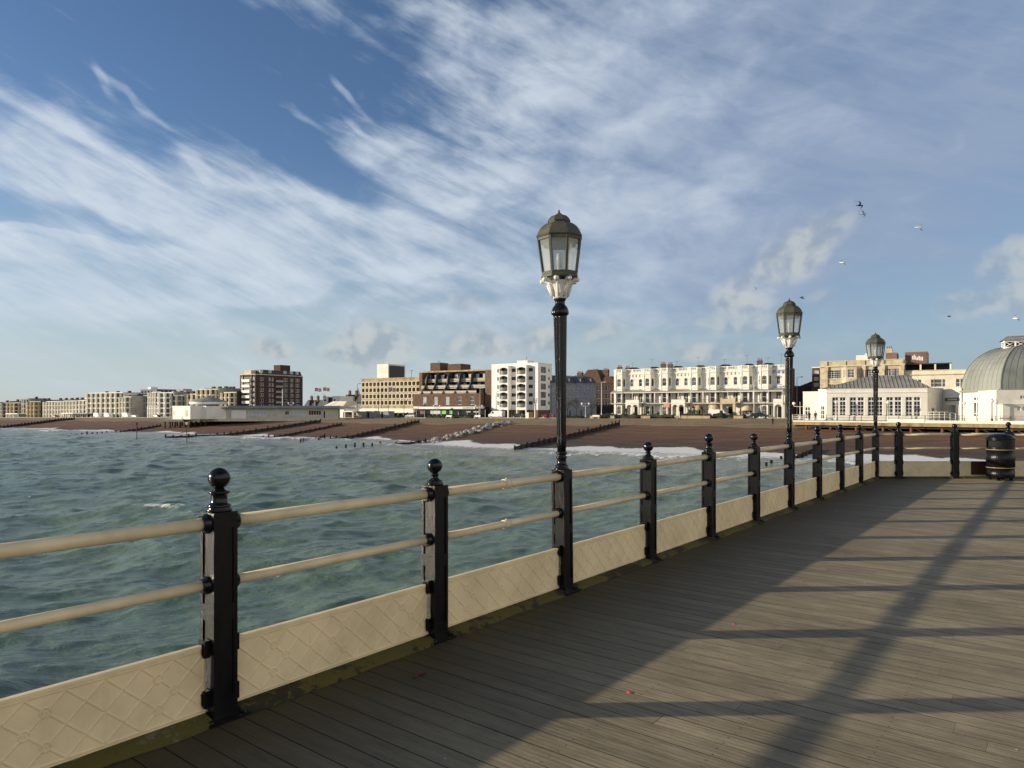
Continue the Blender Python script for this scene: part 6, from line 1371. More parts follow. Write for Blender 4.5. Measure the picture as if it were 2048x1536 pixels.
def far_extras():
    s = -30; b0, b1 = BX(281, s), BX(314, s); root = root_at('blue_grey_block', 'dark blue grey tower block rising behind the white hotels', 'flats', 297, s); Y = lambda y: ZY(y, b0, s)
    q = MB(); block(q, b0, b1, s, 14, zg(b0), Y(779), grid_holes([b0+2, b0+5, b0+8, b0+11], [Y(784), Y(790)], 1.6, 1.0), (), .3, 0, 1); wobj(q, 'wall', [mat('blue grey cladding', (.10, .11, .13), .7, .15, .5), mat_glassd], root)
    q = MB(); block(q, b0+2, b0+5, s-3, 4, Y(779), Y(774)); wobj(q, 'lift_housing', mat_white2, root)
    s = -22; b0, b1 = BX(338, s), BX(372, s); root = root_at('grey_block', 'grey flat-topped block behind the bow-fronted white house', 'flats', 355, s); Y = lambda y: ZY(y, b0, s); q = MB(); block(q, b0, b1, s, 10, zg(b0), Y(782)); wobj(q, 'wall', mat_greywall, root); q = MB(); block(q, b0+3, b0+9, s-2, 5, Y(782), Y(778)); wobj(q, 'plant_room', mat_greywall, root)
    # promenade shelters
    for x0, x1, yt, yb, lab, m in ((124, 148, 825.5, 836, 'flat-roofed white shelter on the far promenade', mat_white2), (148, 175, 826, 836, 'dark fronted shelter joined to the right of the white flat-roofed one', mat_frame_d), (13, 36, 826.5, 835, 'low white arcade on the promenade in front of the yellow house', mat_white2)):
        s = 5; b0, b1 = BX(x0, s), BX(x1, s); Y = lambda y: ZY(y, b0, s); g = zg(b0); root = root_at('promenade_shelter', lab, 'shelter', (x0+x1)/2, s); q = MB(); zt = Y(yt); bxw(q, b0-.3, b1+.3, s-5, s+.4, zt-.45, zt); wobj(q, 'roof', m if m is not mat_frame_d else mat_greywall, root)
        n = 6
        for k in range(n+1): q = MB(); x = b0+(b1-b0)*k/n; bxw(q, x-.18, x+.18, s-.2, s+.1, g, zt-.45); wobj(q, 'post', m, root)
        q = MB(); bxw(q, b0, b1, s-4.6, s-4.3, g, zt-.45); wobj(q, 'back_wall', mat_dark if m is mat_frame_d else mat_concp, root)
    # white modern houses and cream hipped kiosk roof right of the tower block
    s = -25
    for x0, x1, yt, lab in ((646, 656, 794.5, 'small white cube house with flat roof right of the flagpoles'), (657, 665, 795, 'dark windowed cube between two white ones'), (665, 679, 793.5, 'white modern house with flat roof, rightmost of the small white cubes')):
        b0, b1 = BX(x0, s), BX(x1, s); Y = lambda y: ZY(y, b0, s); root = root_at('modern_house', lab, 'house', (x0+x1)/2, s); q = MB(); block(q, b0, b1, s, 8, zg(b0), Y(yt), [(b0+.6, b0+1.8, Y(802), Y(798.5))], (), .2, 0, 1); wobj(q, 'wall', [mat_brickd if 'dark' in lab else mat_white2, mat_glassd], root); q = MB(); bxw(q, b0-.1, b1+.1, s-8, s+.1, Y(yt), Y(yt)+.25); wobj(q, 'roof', mat_white2, root)
    s = -8; b0, b1 = BX(655, s), BX(690, s); Y = lambda y: ZY(y, b0, s); root = root_at('hipped_kiosk', 'building with a pale cream hipped roof left of the car park', 'kiosk', 672, s); q = MB(); block(q, b0+2, b1-.5, s, 9, zg(b0), Y(817)); wobj(q, 'wall', mat_white2, root)
    q = MB(); z0, z1 = Y(816), Y(802.5); r = [CP(b0-3, s+1.5, z0), CP(b1, s+1.5, z0), CP(b1, s-9, z0), CP(b0-3, s-9, z0)]; t = [CP(b0+1.5, s-1.5, z1), CP(b1-.6, s-1.5, z1), CP(b1-.6, s-6, z1), CP(b0+1.5, s-6, z1)]; q.grid([r, t], 0, True, False); q.face(t); wobj(q, 'roof', mat_cream, root)
    s = -6; b0, b1 = BX(690, s), BX(722, s); Y = lambda y: ZY(y, b0, s); root = root_at('grey_shed', 'long grey low roof between the hipped kiosk and the car park', 'building', 706, s); q = MB(); block(q, b0+.1, b1, s, 9, zg(b0), Y(818)); wobj(q, 'wall', mat_greywall, root); q = MB(); q.grid([[CP(b0, s+.3, Y(818)), CP(b1, s+.3, Y(818))], [CP(b0+.5, s-5, Y(808)), CP(b1, s-5, Y(807))], [CP(b0, s-10, Y(818)), CP(b1, s-10, Y(818))]], 0, False, False); wobj(q, 'roof', mat_greywall, root)
far_extras()

# ------------------------------------------------------------------ groynes, rocks and markers on the beach
def along(p0, p1, n): return [p0.lerp(p1, i/(n-1)) for i in range(n)]
def groyne(a, b, label, h=.85, wall=(0, 1), gap=2.2):
    p0, p1 = hit(*a)[0], hit(*b)[0]; p0.z = p1.z = 0; ln = (p1-p0).length; u = (p1-p0)/ln; side = Vector((u.y, -u.x, 0)); n = max(3, int(ln/gap))
    top = lambda p: max(beach_z(*to_bs(p.x, p.y)), SEA-.25)+h
    mid = p0.lerp(p1, .5); root = thing('groyne', label, 'groyne', (mid.x, mid.y, beach_z(*to_bs(mid.x, mid.y))), 'timber groynes along the beach'); rg = random.Random(int(a[0]))
    q = MB(); m = max(4, int(ln/3)); w0, w1 = wall
    pts = [p0.lerp(p1, w0+(w1-w0)*i/m) for i in range(m+1)]
    for r in range(3):     # three courses of heavy planks
        for i in range(m):
            A, B = pts[i], pts[i+1]; za, zb = top(A)-.12-r*.42, top(B)-.12-r*.42; o = side*(.05+.006*r)
            q.prism([tuple(A-o+Vector((0, 0, za-.39))), tuple(B-o+Vector((0, 0, zb-.39))), tuple(B-o+Vector((0, 0, zb))), tuple(A-o+Vector((0, 0, za)))], o*2)
    wobj(q, 'plank_wall', mat_timber, root)
    for i in range(n+1):
        p = p0.lerp(p1, i/n)+side*.17; z = top(p)+rg.uniform(-.05, .45); q = MB(); w = .14; ln_ = Vector((rg.uniform(-.03, .03), rg.uniform(-.03, .03), 0))
        q.prism([(p.x-w, p.y-w, z-2.6), (p.x+w, p.y-w, z-2.6), (p.x+w, p.y+w, z-2.6), (p.x-w, p.y+w, z-2.6)], Vector((0, 0, 2.6))+ln_); wobj(q, 'post', mat_timber, root)
groyne((1028, 900), (1237, 851), 'dark timber groyne running up the beach behind the nearest lamp post')
groyne((672, 897), (850, 885), 'timber groyne ending in free posts standing in the sea, joining the pale rocks', wall=(.5, 1), h=.7)
groyne((636, 882), (837, 846), 'long timber groyne below the concrete car park')
groyne((330, 877), (640, 845), 'timber groyne running under the beach pavilion')
groyne((513, 877), (682, 850), 'timber groyne just right of the beach pavilion piles', h=.6)
groyne((600, 884), (648, 874), 'short low timber groyne end standing in the surf', h=.5, wall=(.4, 1))
groyne((0, 856), (148, 839), 'timber groyne at the far left below the yellow houses')
groyne((141, 870), (320, 853), 'low timber groyne left of the beach pavilion, its posts in the surf', wall=(.35, 1), h=.6)
groyne((1530, 931), (1632, 902), 'row of groyne posts in the sea seen through the railing near the second lamp', wall=(.55, 1), h=.7, gap=2.0)
def rocks():
    rg = random.Random(21); p0, p1 = hit(846, 888)[0], hit(1012, 847)[0]
    proto = []
    for k in range(7):
        bm = bmesh.new(); bmesh.ops.create_icosphere(bm, subdivisions=2, radius=1)
        d = [Vector((rg.uniform(-1, 1), rg.uniform(-1, 1), rg.uniform(-1, 1))).normalized() for _ in range(9)]; c = [rg.uniform(.55, .85) for _ in d]
        for v in bm.verts:
            for n, l in zip(d, c):
                e = v.co.dot(n)-l
                if e > 0: v.co -= n*e*.95
            v.co *= rg.uniform(.96, 1.04)
        me = bpy.data.meshes.new('boulder'); bm.to_mesh(me); bm.free(); me.materials.append(mat_rock); proto.append(me)
    n = 92
    for i in range(n):
        t = (i+rg.random())/n; p = p0.lerp(p1, t); b, s = to_bs(p.x, p.y); j = rg.gauss(0, 1.1); x, y = p.x+UX*j+rg.uniform(-.5, .5), p.y+UY*j; z = beach_z(*to_bs(x, y)); r = rg.uniform(.40, .95)*(.65+.5*t)
        o = bpy.data.objects.new('boulder', proto[i % 7]); COL.objects.link(o); o.location = (x, y, max(z, SEA-.3)+r*.25+max(0, .7-abs(j)*.5)*rg.random()*.9); o.scale = (r, r*rg.uniform(.7, 1.1), r*rg.uniform(.55, .85)); o.rotation_euler = (rg.uniform(-.5, .5), rg.uniform(-.5, .5), rg.uniform(0, 6.3))
        tag(o, 'pale grey boulder in the rock groyne below the white flats', 'boulder', 'boulders of the rock groyne')
rocks()
def sea_marker(x, yb, yt, lab, ball=False):
    p, b, s = hit(x, yb); h = (yb-yt)*p.y/FPX; root = thing('sea_marker', lab, 'marker', p); q = MB(); q.tube([(p.x, p.y, p.z-2), (p.x, p.y, p.z+h)], .09, 7); wobj(q, 'pole', mat_trunk, root)
    q = MB(); q.lathe([(.0, 0), (.22, .05), (.22, .5), (.12, .62), (0, .65)], (p.x, p.y, p.z+h), 8); wobj(q, 'top_mark', mat_cream2 if ball else mat_trunk, root)
sea_marker(373.5, 884, 850, 'thin marker pole with a pale top standing in the sea before the beach pavilion', True)
sea_marker(273.5, 879, 850, 'thin dark marker pole in the sea left of the beach pavilion')
def yellow_sign():
    p, b, s = hit(994, 852); k = p.y/FPX; root = thing('warning_sign', 'yellow warning board on a white post at the head of the rock groyne', 'sign', p); q = MB(); q.tube([(p.x, p.y, p.z-.3), (p.x, p.y, p.z+9*k)], .05, 6); wobj(q, 'post', mat_white2, root)
    q = MB(); q.box(identity, p.x-2.4*k, p.x+2.4*k, p.y-.09, p.y-.055, p.z+8.5*k, p.z+13.5*k); wobj(q, 'board', mat('yellow sign', (.72, .44, .03), .5, .05, 3), root)
yellow_sign()

# ------------------------------------------------------------------ promenade furniture
def prom(x, s=11): b = BX(x, s); return b, CP(b, s, zg(b)), DEP(b, s)/FPX
def globe_lamp(x, s, yt, label, n=2, m=None, spread=1.0, base=None, gr='globe lamps on the promenade'):
    b, p, k = prom(x, s)
    if base is not None: p = base; k = p[1]/FPX
    zt = EYE+(HOR-yt)*k; root = thing('globe_lamp', label, 'street lamp', p, gr); m = m or mat_cream2; q = MB(); q.lathe([(.22, 0), (.2, .5), (.11, .6), (.085, 1.2), (.065, zt-p[2]-.5), (.09, zt-p[2]-.45), (.05, zt-p[2]-.35)], p, 8); wobj(q, 'column', m, root)
    if n == 1: q = MB(); q.ball((p[0], p[1], zt-.2), .30, 12, 8); wobj(q, 'globe', mat_globe, root); q = MB(); q.lathe([(.16, 0), (.1, .12), (.03, .25), (0, .42)], (p[0], p[1], zt+.04), 8); wobj(q, 'finial', m, root)
    else:
        q = MB(); w = spread; q.tube([(p[0]-w, p[1], zt-1.0), (p[0]-w, p[1], zt-1.25), (p[0], p[1], zt-1.4), (p[0]+w, p[1], zt-1.25), (p[0]+w, p[1], zt-1.0)], .07, 6); wobj(q, 'arm', m, root)
        for i in range(n): dx = -w+2*w*i/(n-1); q = MB(); q.ball((p[0]+dx, p[1], zt-.65), .34, 12, 8); wobj(q, 'globe', mat_globe, root)
    return root
globe_lamp(1171, 8, 803, 'cream lamp with two bright globes in front of the shaded blue white houses', 2)
globe_lamp(958, 6, 808, 'cream lamp with two globes at the right end of the shop under the brown building', 2)
globe_lamp(874, 6, 808, 'cream lamp with two globes between the shop and its green posters', 2)
globe_lamp(718, 5, 810, 'cream lamp with two globes left of the concrete car park', 2)
globe_lamp(1600, 26, 801, 'cream globe lamp between the second pier lamp and the pavilion', 2, spread=1.4)
globe_lamp(582, -1, 803, 'cream lamp with two globes over the beach pavilion roof, before the brown tower', 2)
globe_lamp(808, 6, 796, 'dark lamp with a cluster of globes before the right half of the car park', 3, m=mat_frame_d)
for x, Y, yt, lab in ((1672.5, 143, 803, 'single globe lamp before the leftmost big pavilion window'), (1776, 139, 803, 'single globe lamp before the fourth big pavilion window'), (1928.5, 133.5, 804, 'single globe lamp right of the pavilion entrance'), (1992, 122, 802, 'single globe lamp at the corner of the cream side block'), (1984, 123, 800, 'dark lantern lamp left of the cream side block')):
    p = at_px(x, Y); globe_lamp(x, 0, yt, lab, 1, base=(p.x, p.y, PD), m=mat_frame_d if 'dark' in lab else None, gr='globe lamps on the pavilion deck')
def mast(x, s, yt, label, m=mat_cream2, r=.09, head=True):
    b, p, k = prom(x, s); zt = EYE+(HOR-yt)*k; root = thing('tall_lamp_post', label, 'lamp post', p); q = MB(); q.lathe([(.17, 0), (.15, 1.4), (r, 1.5), (r*.7, zt-p[2])], p, 8); wobj(q, 'column', m, root)
    if head: q = MB(); q.tube([(p[0]-.02, p[1], zt), (p[0]+.7, p[1]-.3, zt+.15)], [.06, .04], 6); q.ball((p[0]+1.0, p[1]-.4, zt+.12), .35, 8, 6, sc=(1, .6, .35)); wobj(q, 'lamp_head', m, root)
mast(1203, 6, 765, 'tall pale lamp post left of the white terrace', mat_white2)
mast(1508, 4, 762, 'tall pale lamp post before the right half of the white terrace', mat_white2)
mast(1440, 8, 782, 'tall black lamp post before the yellow porch', mat_frame_d)
mast(1594, 10, 755, 'tall dark lamp post between terrace and pavilion', mat_frame_d)
mast(565, -1, 778, 'thick pale mast over the beach pavilion roof in front of the brown tower', mat_cream2, .2, False)
mast(757, 6, 762, 'slim dark mast in front of the left half of the car park', mat_frame_d)
mast(715, 2, 768, 'slim dark mast left of the car park near the church spire', mat_frame_d)
mast(960, 3, 777, 'tall pale lamp post at the right end of the shop', mat_concp)
def beacon():
    b, p, k = prom(1070.5, 9); zt = EYE+(HOR-800)*k; root = thing('beacon', 'stone post with an iron fire basket on top before the white flats', 'beacon', p); q = MB(); q.lathe([(.42, 0), (.34, .3), (.28, zt-p[2]-1)], p, 8); wobj(q, 'column', mat_concp, root)
    q = MB()
    for j in range(8): a = j*math.pi/4; q.tube([(p[0]+.2*math.cos(a), p[1]+.2*math.sin(a), zt-1), (p[0]+.55*math.cos(a), p[1]+.55*math.sin(a), zt-.5), (p[0]+.6*math.cos(a), p[1]+.6*math.sin(a), zt+.6)], .045, 5)
    for r, z in ((.5, -.6), (.6, -.1)): q.tube([(p[0]+r*math.cos(t), p[1]+r*math.sin(t), zt+z) for t in [2*math.pi*j/12 for j in range(13)]], .04, 5)
    wobj(q, 'fire_basket', mat_frame_d, root)
beacon()
def board_sign():
    b, p, k = prom(1054.5, 12); root = thing('sign_board', 'plain cream upright board on the promenade before the white flats', 'sign', p); q = MB(); bxw(q, b-.55, b+.55, 11.9, 12.1, p[2]+.05, p[2]+1.75); wobj(q, 'board', mat_cream2, root); q = MB(); bxw(q, b-.6, b+.6, 11.8, 12.2, p[2]-.2, p[2]+.048); wobj(q, 'foot', mat_concp, root)
board_sign()
# flags
def flag(x, s, yt, yf, label):
    b, p, k = prom(x, s); zt = EYE+(HOR-yt)*k; root = thing('flagpole', label, 'flagpole', p); q = MB(); q.lathe([(.12, 0), (.06, zt-p[2]), (.1, zt-p[2]+.05), (0, zt-p[2]+.2)], p, 7); wobj(q, 'pole', mat_white2, root)
    q = MB(); W_, H_ = 2.5, 1.35; z0 = zt-.15-H_; nx, nz = 20, 12; P = lambda u, v: (p[0]+.08+W_*u, p[1]+.22*math.sin(u*7)*u, z0+H_*v-.18*u+.05*math.sin(u*6))
    for i in range(nx):
        for j in range(nz):
            u, v = (i+.5)/nx, (j+.5)/nz; du, dv = abs(u-.5)*W_, abs(v-.5)*H_; diag = min(abs((u-.5)-(v-.5)), abs((u-.5)+(v-.5)))
            mi = 2 if du < .16 or dv < .16 else (1 if du < .28 or dv < .28 else (2 if diag < .035 else (1 if diag < .11 else 0)))
            q.face([P(i/nx, j/nz), P((i+1)/nx, j/nz), P((i+1)/nx, (j+1)/nz), P(i/nx, (j+1)/nz)], mi, True)
    wobj(q, 'flag', [mat('flag blue', (.03, .05, .22), .8, .1, 2), mat('flag white', (.72, .70, .68), .8, .05, 2), mat('flag red', (.52, .03, .05), .8, .1, 2)], root)
flag(629.5, -4, 775, 0, 'flagpole flying a red, white and blue flag, nearer the brown tower of two')
flag(646, -3, 774, 0, 'flagpole flying a red, white and blue flag, nearer the white cube houses')
flag(777, 4, 774, 0, 'white flagpole with flag before the middle of the concrete car park')

# kiosks, boat, walls, benches
def kiosks():
    for x0, x1, yt, s, lab, m in ((706, 722, 822.5, 9, 'grey beach hut with dark sloping roof left of the yellow boat', mat_greywall), (732, 748, 821.5, 9, 'grey beach hut in the middle of the three below the car park', mat('blue grey boards', (.26, .29, .31), .8, .1, 1)), (760, 777, 822, 10, 'largest grey box-like beach hut, rightmost of the three', MATS['blue grey boards'] if 'blue grey boards' in MATS else mat_greywall)):
        b0, b1 = BX(x0, s), BX(x1, s); root = root_at('beach_hut', lab, 'hut', (x0+x1)/2, s); g = zg(b0); zt = ZY(yt, b0, s); q = MB(); block(q, b0, b1, s, 3, g, zt-.25, [(b0+.5, b0+1.5, g+.1, g+2.0)], (), .08, 0, 1); wobj(q, 'wall', [m, mat_dark], root)
        q = MB(); q.prism([CP(b0-.15, s+.2, zt-.24), CP(b1+.15, s+.2, zt-.24), CP(b1+.15, s+.2, zt-.12), CP(b0+(b1-b0)*.5, s+.2, zt), CP(b0-.15, s+.2, zt-.12)], Vector(CP(0, -3.4, 0))-Vector(CP(0, 0, 0))); wobj(q, 'roof', mat_greywall, root)
    s = 7; b0, b1 = BX(674, s), BX(705.5, s); root = root_at('open_kiosk', 'long white framed open kiosk beside the grey beach hut', 'kiosk', 690, s); g = zg(b0); zt = ZY(822, b0, s); q = MB(); bxw(q, b0, b1, s-3.5, s+.2, zt-.35, zt); wobj(q, 'roof', mat_white2, root)
    for f in (.02, .5, .98): q = MB(); x = b0+(b1-b0)*f; bxw(q, x-.14, x+.14, s-.2, s+.05, g, zt-.35); wobj(q, 'post', mat_white2, root)
    q = MB(); bxw(q, b0, b1, s-3.3, s-3.1, g, zt-.35); wobj(q, 'back_wall', mat_brickd, root)
    b, p, k = prom(715.5, 12); root = thing('rowing_boat', 'small cream rowing boat drawn up before the grey beach huts', 'boat', p); q = MB(); rows = []
    for i in range(9):
        u = -1+2*i/8; w = .75*(1-abs(u)**2.4); rows.append([CP(b+u*1.9, 12+w*f, p[2]+.08+.75*(abs(f)**1.5)+.25*u*u) for f in (-1, -.7, -.35, 0, .35, .7, 1)])
    q.grid(rows); wobj(q, 'hull', mat_cream2, root); q = MB()
    for u in (-.5, .3): bxw(q, b+u*1.9-.12, b+u*1.9+.12, 11.45, 12.55, p[2]+.55, p[2]+.6)
    wobj(q, 'seat', mat_trunk, root)
kiosks()
def low_walls():
    for x0, x1, lab in ((1180, 1200, 'low cream wall left of the tall pale lamp post'), (1221, 1228, 'short stone planter at the left end of the terrace hedge'), (1282, 1300, 'short cream wall in the gap of the first hedge'), (1349, 1356, 'stone plinth between two hedges before the arched porch'), (1362, 1420, 'long cream wall under the middle hedge'), (1467, 1486, 'cream wall before the yellow porch')):
        s = 11; b0, b1 = BX(x0, s), BX(x1, s); g = zg(b0); root = root_at('low_wall', lab, 'wall', (x0+x1)/2, s); q = MB(); bxw(q, b0, b1, s-.3, s+.1, g-.2, g+.6); wobj(q, 'wall', mat_conc, root); q = MB(); bxw(q, b0-.05, b1+.05, s-.35, s+.15, g+.603, g+.72); wobj(q, 'coping', mat_conc, root)
    for x, lab in ((1191, 'pale bench left of the tall pale lamp post'), (1263, 'dark bench under the first hedge'), (1317, 'brown bench below the red board'), (1336, 'bench right of the red board, in front of the hedge'), (897, 'white bench in front of the green posters'), (954, 'white bench at the right end of the shop')):
        s = 11.6; b, p, k = prom(x, s); root = thing('bench', lab, 'bench', p, 'promenade benches'); m = mat_white2 if 'white' in lab else (mat_cream if 'pale' in lab else mat_trunk); g = p[2]
        q = MB(); bxw(q, b-1.1, b+1.1, s-.25, s+.25, g+.42, g+.48); wobj(q, 'seat', m, root); q = MB(); bxw(q, b-1.1, b+1.1, s-.31, s-.26, g+.50, g+.92); wobj(q, 'backrest', m, root)
        for d in (-.95, .95): q = MB(); bxw(q, b+d-.05, b+d+.05, s-.25, s+.25, g-.02, g+.418); wobj(q, 'leg', m, root)
low_walls()
# hedges and shrubs: bumpy core and thousands of leaf-sized faces
def leafy(q, P, n, size, rg):
    for _ in range(n):
        c = P(); a = Vector((rg.gauss(0, 1), rg.gauss(0, 1), rg.gauss(0, 1))).normalized(); b = a.cross(Vector((rg.gauss(0, 1), rg.gauss(0, 1), rg.gauss(0, 1)))).normalized(); s = size*rg.uniform(.6, 1.3)
        q.face([c-a*s, c+b*s*.45, c+a*s, c-b*s*.45], rg.choice((0, 0, 1)))
mat_leafl = mat('lighter hedge leaves', (.065, .085, .022), .7, .4, 2)
def hedge(x0, x1, yt, label, s=10, d=1.6, n=900):
    b0, b1 = BX(x0, s), BX(x1, s); g = zg(b0); zt = ZY(yt, (b0+b1)/2, s); rg = random.Random(int(x0)); q = MB(); m = max(3, int((b1-b0)/.5)); rows = []
    for i in range(m+1):
        b = b0+(b1-b0)*i/m; h = (zt-g)*(.86+.14*math.sin(b*2.1)+.06*rg.uniform(-1, 1)); e = .5 if i in (0, m) else 1
        rows.append([CP(b, s-.8*f*e-.8+.05*rg.uniform(-1, 1), g+h*z*(.9 if e < 1 else 1)) for f, z in ((-1, 0), (-1.0, .6), (-.7, .93), (0, 1), (.7, .93), (1, .6), (1, 0))])
    q.grid(rows, 0); q.face(rows[0]); q.face(rows[-1])
    def P():
        b = rg.uniform(b0, b1); t = rg.uniform(0, math.pi); h = (zt-g)*(.9+.12*math.sin(b*2.1)); return Vector(CP(b, s-.8+.85*math.cos(t), g+h*min(1, .35+.72*math.sin(t))*rg.uniform(.75, 1.08)))
    leafy(q, P, n, .17, rg); tag(q.obj('hedge', [mat_leafd, mat_leafl]), label, 'hedge', 'hedges along the promenade')
hedge(1190, 1224, 829.5, 'low dark hedge left of the white terrace')
hedge(1226, 1283, 828, 'dark hedge in front of the leftmost terrace house')
hedge(1284, 1348, 828.5, 'dark hedge in front of the red board')
hedge(1360, 1421, 827.5, 'dark hedge right of the white arched porch', n=1100)
hedge(1425, 1450, 826, 'rounded bush half hiding the long white van')
hedge(1452, 1490, 829, 'hedge with shrubs before the yellow porch')
hedge(850, 890, 831, 'low hedge under the shop windows with the white blind')
hedge(900, 945, 830, 'dark planting before the right half of the shop')
hedge(1118, 1164, 831, 'low dark hedge in front of the shaded blue white houses')
def palm(x, s, yt, label):
    b, p, k = prom(x, s); zt = EYE+(HOR-yt)*k; rg = random.Random(int(x)); root = thing('palm', label, 'palm tree', p, 'palms before the terrace'); H = zt-p[2]; q = MB(); hh = H*.62; q.tube([(p[0], p[1], p[2]-.1), (p[0]+.08, p[1], p[2]+hh*.5), (p[0]+.02, p[1], p[2]+hh)], [.22, .17, .15], 8); wobj(q, 'trunk', mat_trunk, root)
    q = MB()
    for i in range(46):
        a = rg.uniform(0, 6.28); e = rg.uniform(-.5, 1.35); L_ = H*.42*rg.uniform(.8, 1.1); c = Vector((p[0], p[1], p[2]+hh)); pts = []
        for j in range(6): t = j/5; pts.append(c+Vector((math.cos(a)*math.cos(e)*L_*t, math.sin(a)*math.cos(e)*L_*t, math.sin(e)*L_*t-.55*L_*t*t*.6)))
        w = Vector((-math.sin(a), math.cos(a), 0))
        for j in range(5):
            u, v = .10*(1-j/6), .10*(1-(j+1)/6); q.face([pts[j]-w*u, pts[j]+w*u, pts[j+1]+w*v, pts[j+1]-w*v])
    wobj(q, 'crown', mat_palm, root)
for x, yt, lab in ((1252, 812, 'small palm left of the leftmost arched porch'), (1297.5, 818, 'small palm right of the leftmost arched porch'), (1316, 821, 'short bushy palm left of the red board'), (1388, 807, 'taller palm before the cream awning'), (1404, 806, 'tallest palm, between the cream awning and the yellow porch'), (1379, 816, 'short palm right of the white arched porch'), (1480, 818, 'small palm right of the yellow porch')): palm(x, 6, yt, lab)
def bare_tree(x, s, yt, label, m=mat_trunk, seed=1):
    b, p, k = prom(x, s); H = EYE+(HOR-yt)*k-p[2]; rg = random.Random(seed); root = thing('bare_tree', label, 'tree', p, 'bare winter trees'); q = MB(); tr = MB(); tr.tube([(p[0], p[1], p[2]-.1), (p[0]+.05, p[1], p[2]+H*.2), (p[0]+.02, p[1], p[2]+H*.36)], [.2, .15, .12], 7); wobj(tr, 'trunk', m, root)
    def br(c, d, L_, r, lv):
        e = c+d*L_; q.tube([c, c.lerp(e, .5)+Vector((rg.uniform(-.08, .08), rg.uniform(-.08, .08), .03))*L_, e], [r, r*.8, r*.55], 5 if lv < 2 else 3, cap=False)
        if lv < 4:
            for _ in range(3 if lv < 3 else 2):
                n = (d+Vector((rg.uniform(-.8, .8), rg.uniform(-.8, .8), rg.uniform(-.15, .6)))).normalized(); br(c.lerp(e, rg.uniform(.55, 1)), n, L_*rg.uniform(.6, .8), r*.55, lv+1)
    top = Vector((p[0]+.02, p[1], p[2]+H*.34))
    for i in range(5): a = i*1.26+rg.random(); br(top, Vector((math.cos(a)*.55, math.sin(a)*.55, .9)).normalized(), H*.22, .08, 0)
    wobj(q, 'crown', m, root)
bare_tree(1134, 2, 793, 'bare tree just right of the nearest lamp post', seed=3)
bare_tree(1152, -6, 788, 'taller bare tree before the shaded blue white houses', seed=5)
bare_tree(1184, -4, 795, 'bare tree at the inland end of the shaded houses', seed=8)
bare_tree(830, 8, 812, 'rust brown bare shrub-like tree left of the shop', mat('rust brown twigs', (.20, .09, .035), .9, .3, 3), seed=12)

# ------------------------------------------------------------------ vehicles
def vehicle(x, s, label, kind, body, name='parked_car', cat='car', grp='vehicles on the seafront road', flip=1):
    b, p, k = prom(x, s); root = thing(name, label, cat, p, grp); g = p[2]
    L_, H_, W_ = dict(car=(4.2, 1.42, 1.7), van=(5.2, 2.3, 1.95), coach=(9.5, 2.9, 2.5))[kind]
    prof = dict(car=[(-.5, .28), (-.5, .62), (-.44, .70), (-.27, .74), (-.14, 1.0), (.22, 1.0), (.38, .72), (.48, .66), (.5, .55), (.5, .28)], van=[(-.5, .18), (-.5, .98), (-.47, 1.0), (.18, 1.0), (.24, .97), (.36, .60), (.47, .52), (.5, .42), (.5, .18)], coach=[(-.5, .14), (-.5, .96), (-.47, 1.0), (.34, 1.0), (.42, .97), (.48, .62), (.5, .45), (.5, .14)])[kind]
    P = lambda u, w, z: CP(b+flip*u*L_, s+w*W_/2, g+z*H_); q = MB(); rows = []
    for w, sx, tz in ((-1, .985, .985), (-.94, 1, 1), (.94, 1, 1), (1, .985, .985)): rows.append([P(u*sx, w*(1 if z < .72 else .90), z*tz if z > .5 else z) for u, z in prof])
    q.grid(rows, 0, False, False); q.face(rows[0]); q.face(rows[-1]); q.grid([[rw[0] for rw in rows], [rw[-1] for rw in rows]], 0, False, False); wobj(q, 'body', body, root)
    wins = dict(car=[(-.24, -.03, .75, .95), (.0, .28, .75, .95)], van=[(.10, .26, .62, .9)], coach=[(-.46, -.24, .55, .88), (-.22, 0, .55, .88), (.02, .2, .55, .88), (.22, .40, .5, .88)])[kind]
    for u0, u1, z0, z1 in wins:
        for sd in (-1, 1): q = MB(); q.face([P(u0, sd*(1.003), z0), P(u1, sd*1.003, z0), P(u1-.03, sd*.935, z1), P(u0+.03, sd*.935, z1)]); wobj(q, 'window', mat_glassd, root)
    r = .31 if kind == 'car' else (.36 if kind == 'van' else .46)
    for u in (-.31, .31):
        for sd in (-1, 1):
            q = MB(); c = CP(b+flip*u*L_, s+sd*W_/2*.93, g+r); d = Vector((NX, NY, 0))*.11; ax = Vector((UX, UY, 0)); rw = [[Vector(c)+d*dd+(ax*math.cos(t)+Vector((0, 0, 1))*math.sin(t))*rr for t in [2*math.pi*j/14 for j in range(14)]] for rr, dd in ((r*.55, -1), (r, -1), (r, 1), (r*.55, 1))]
            q.grid(rw, 0, True, False); q.face(rw[-1], 1); q.face(rw[0], 1); wobj(q, 'wheel', [mat_rubber, mat_concp], root)
    for u in (-.5, .5): q = MB(); [q.box(lambda a, w, z: P(a, w, z), min(u*1.0, u*1.012), max(u*1.0, u*1.012), sd*.75-.15, sd*.75+.15, .42, .52) for sd in (-1, 1)]; wobj(q, 'bumper_lamp', mat_glassp if u > 0 else mat_red, root)
pt_w = mat('white car paint', (.78, .78, .76), .3, .03, 1, coat=.3); pt_s = mat('silver car paint', (.42, .43, .43), .3, .05, 1, coat=.3); pt_d = mat('dark car paint', (.02, .022, .028), .25, .1, 1, coat=.4); pt_r = mat('red car paint', (.22, .02, .02), .3, .1, 1, coat=.4)
vehicle(993.5, 6, 'white van parked at the left corner of the white flats', 'van', pt_w, 'white_van', 'van', flip=-1)
vehicle(1438, 6, 'long white van with sloping front partly hidden by the rounded bush', 'van', pt_w, 'white_van', 'van')
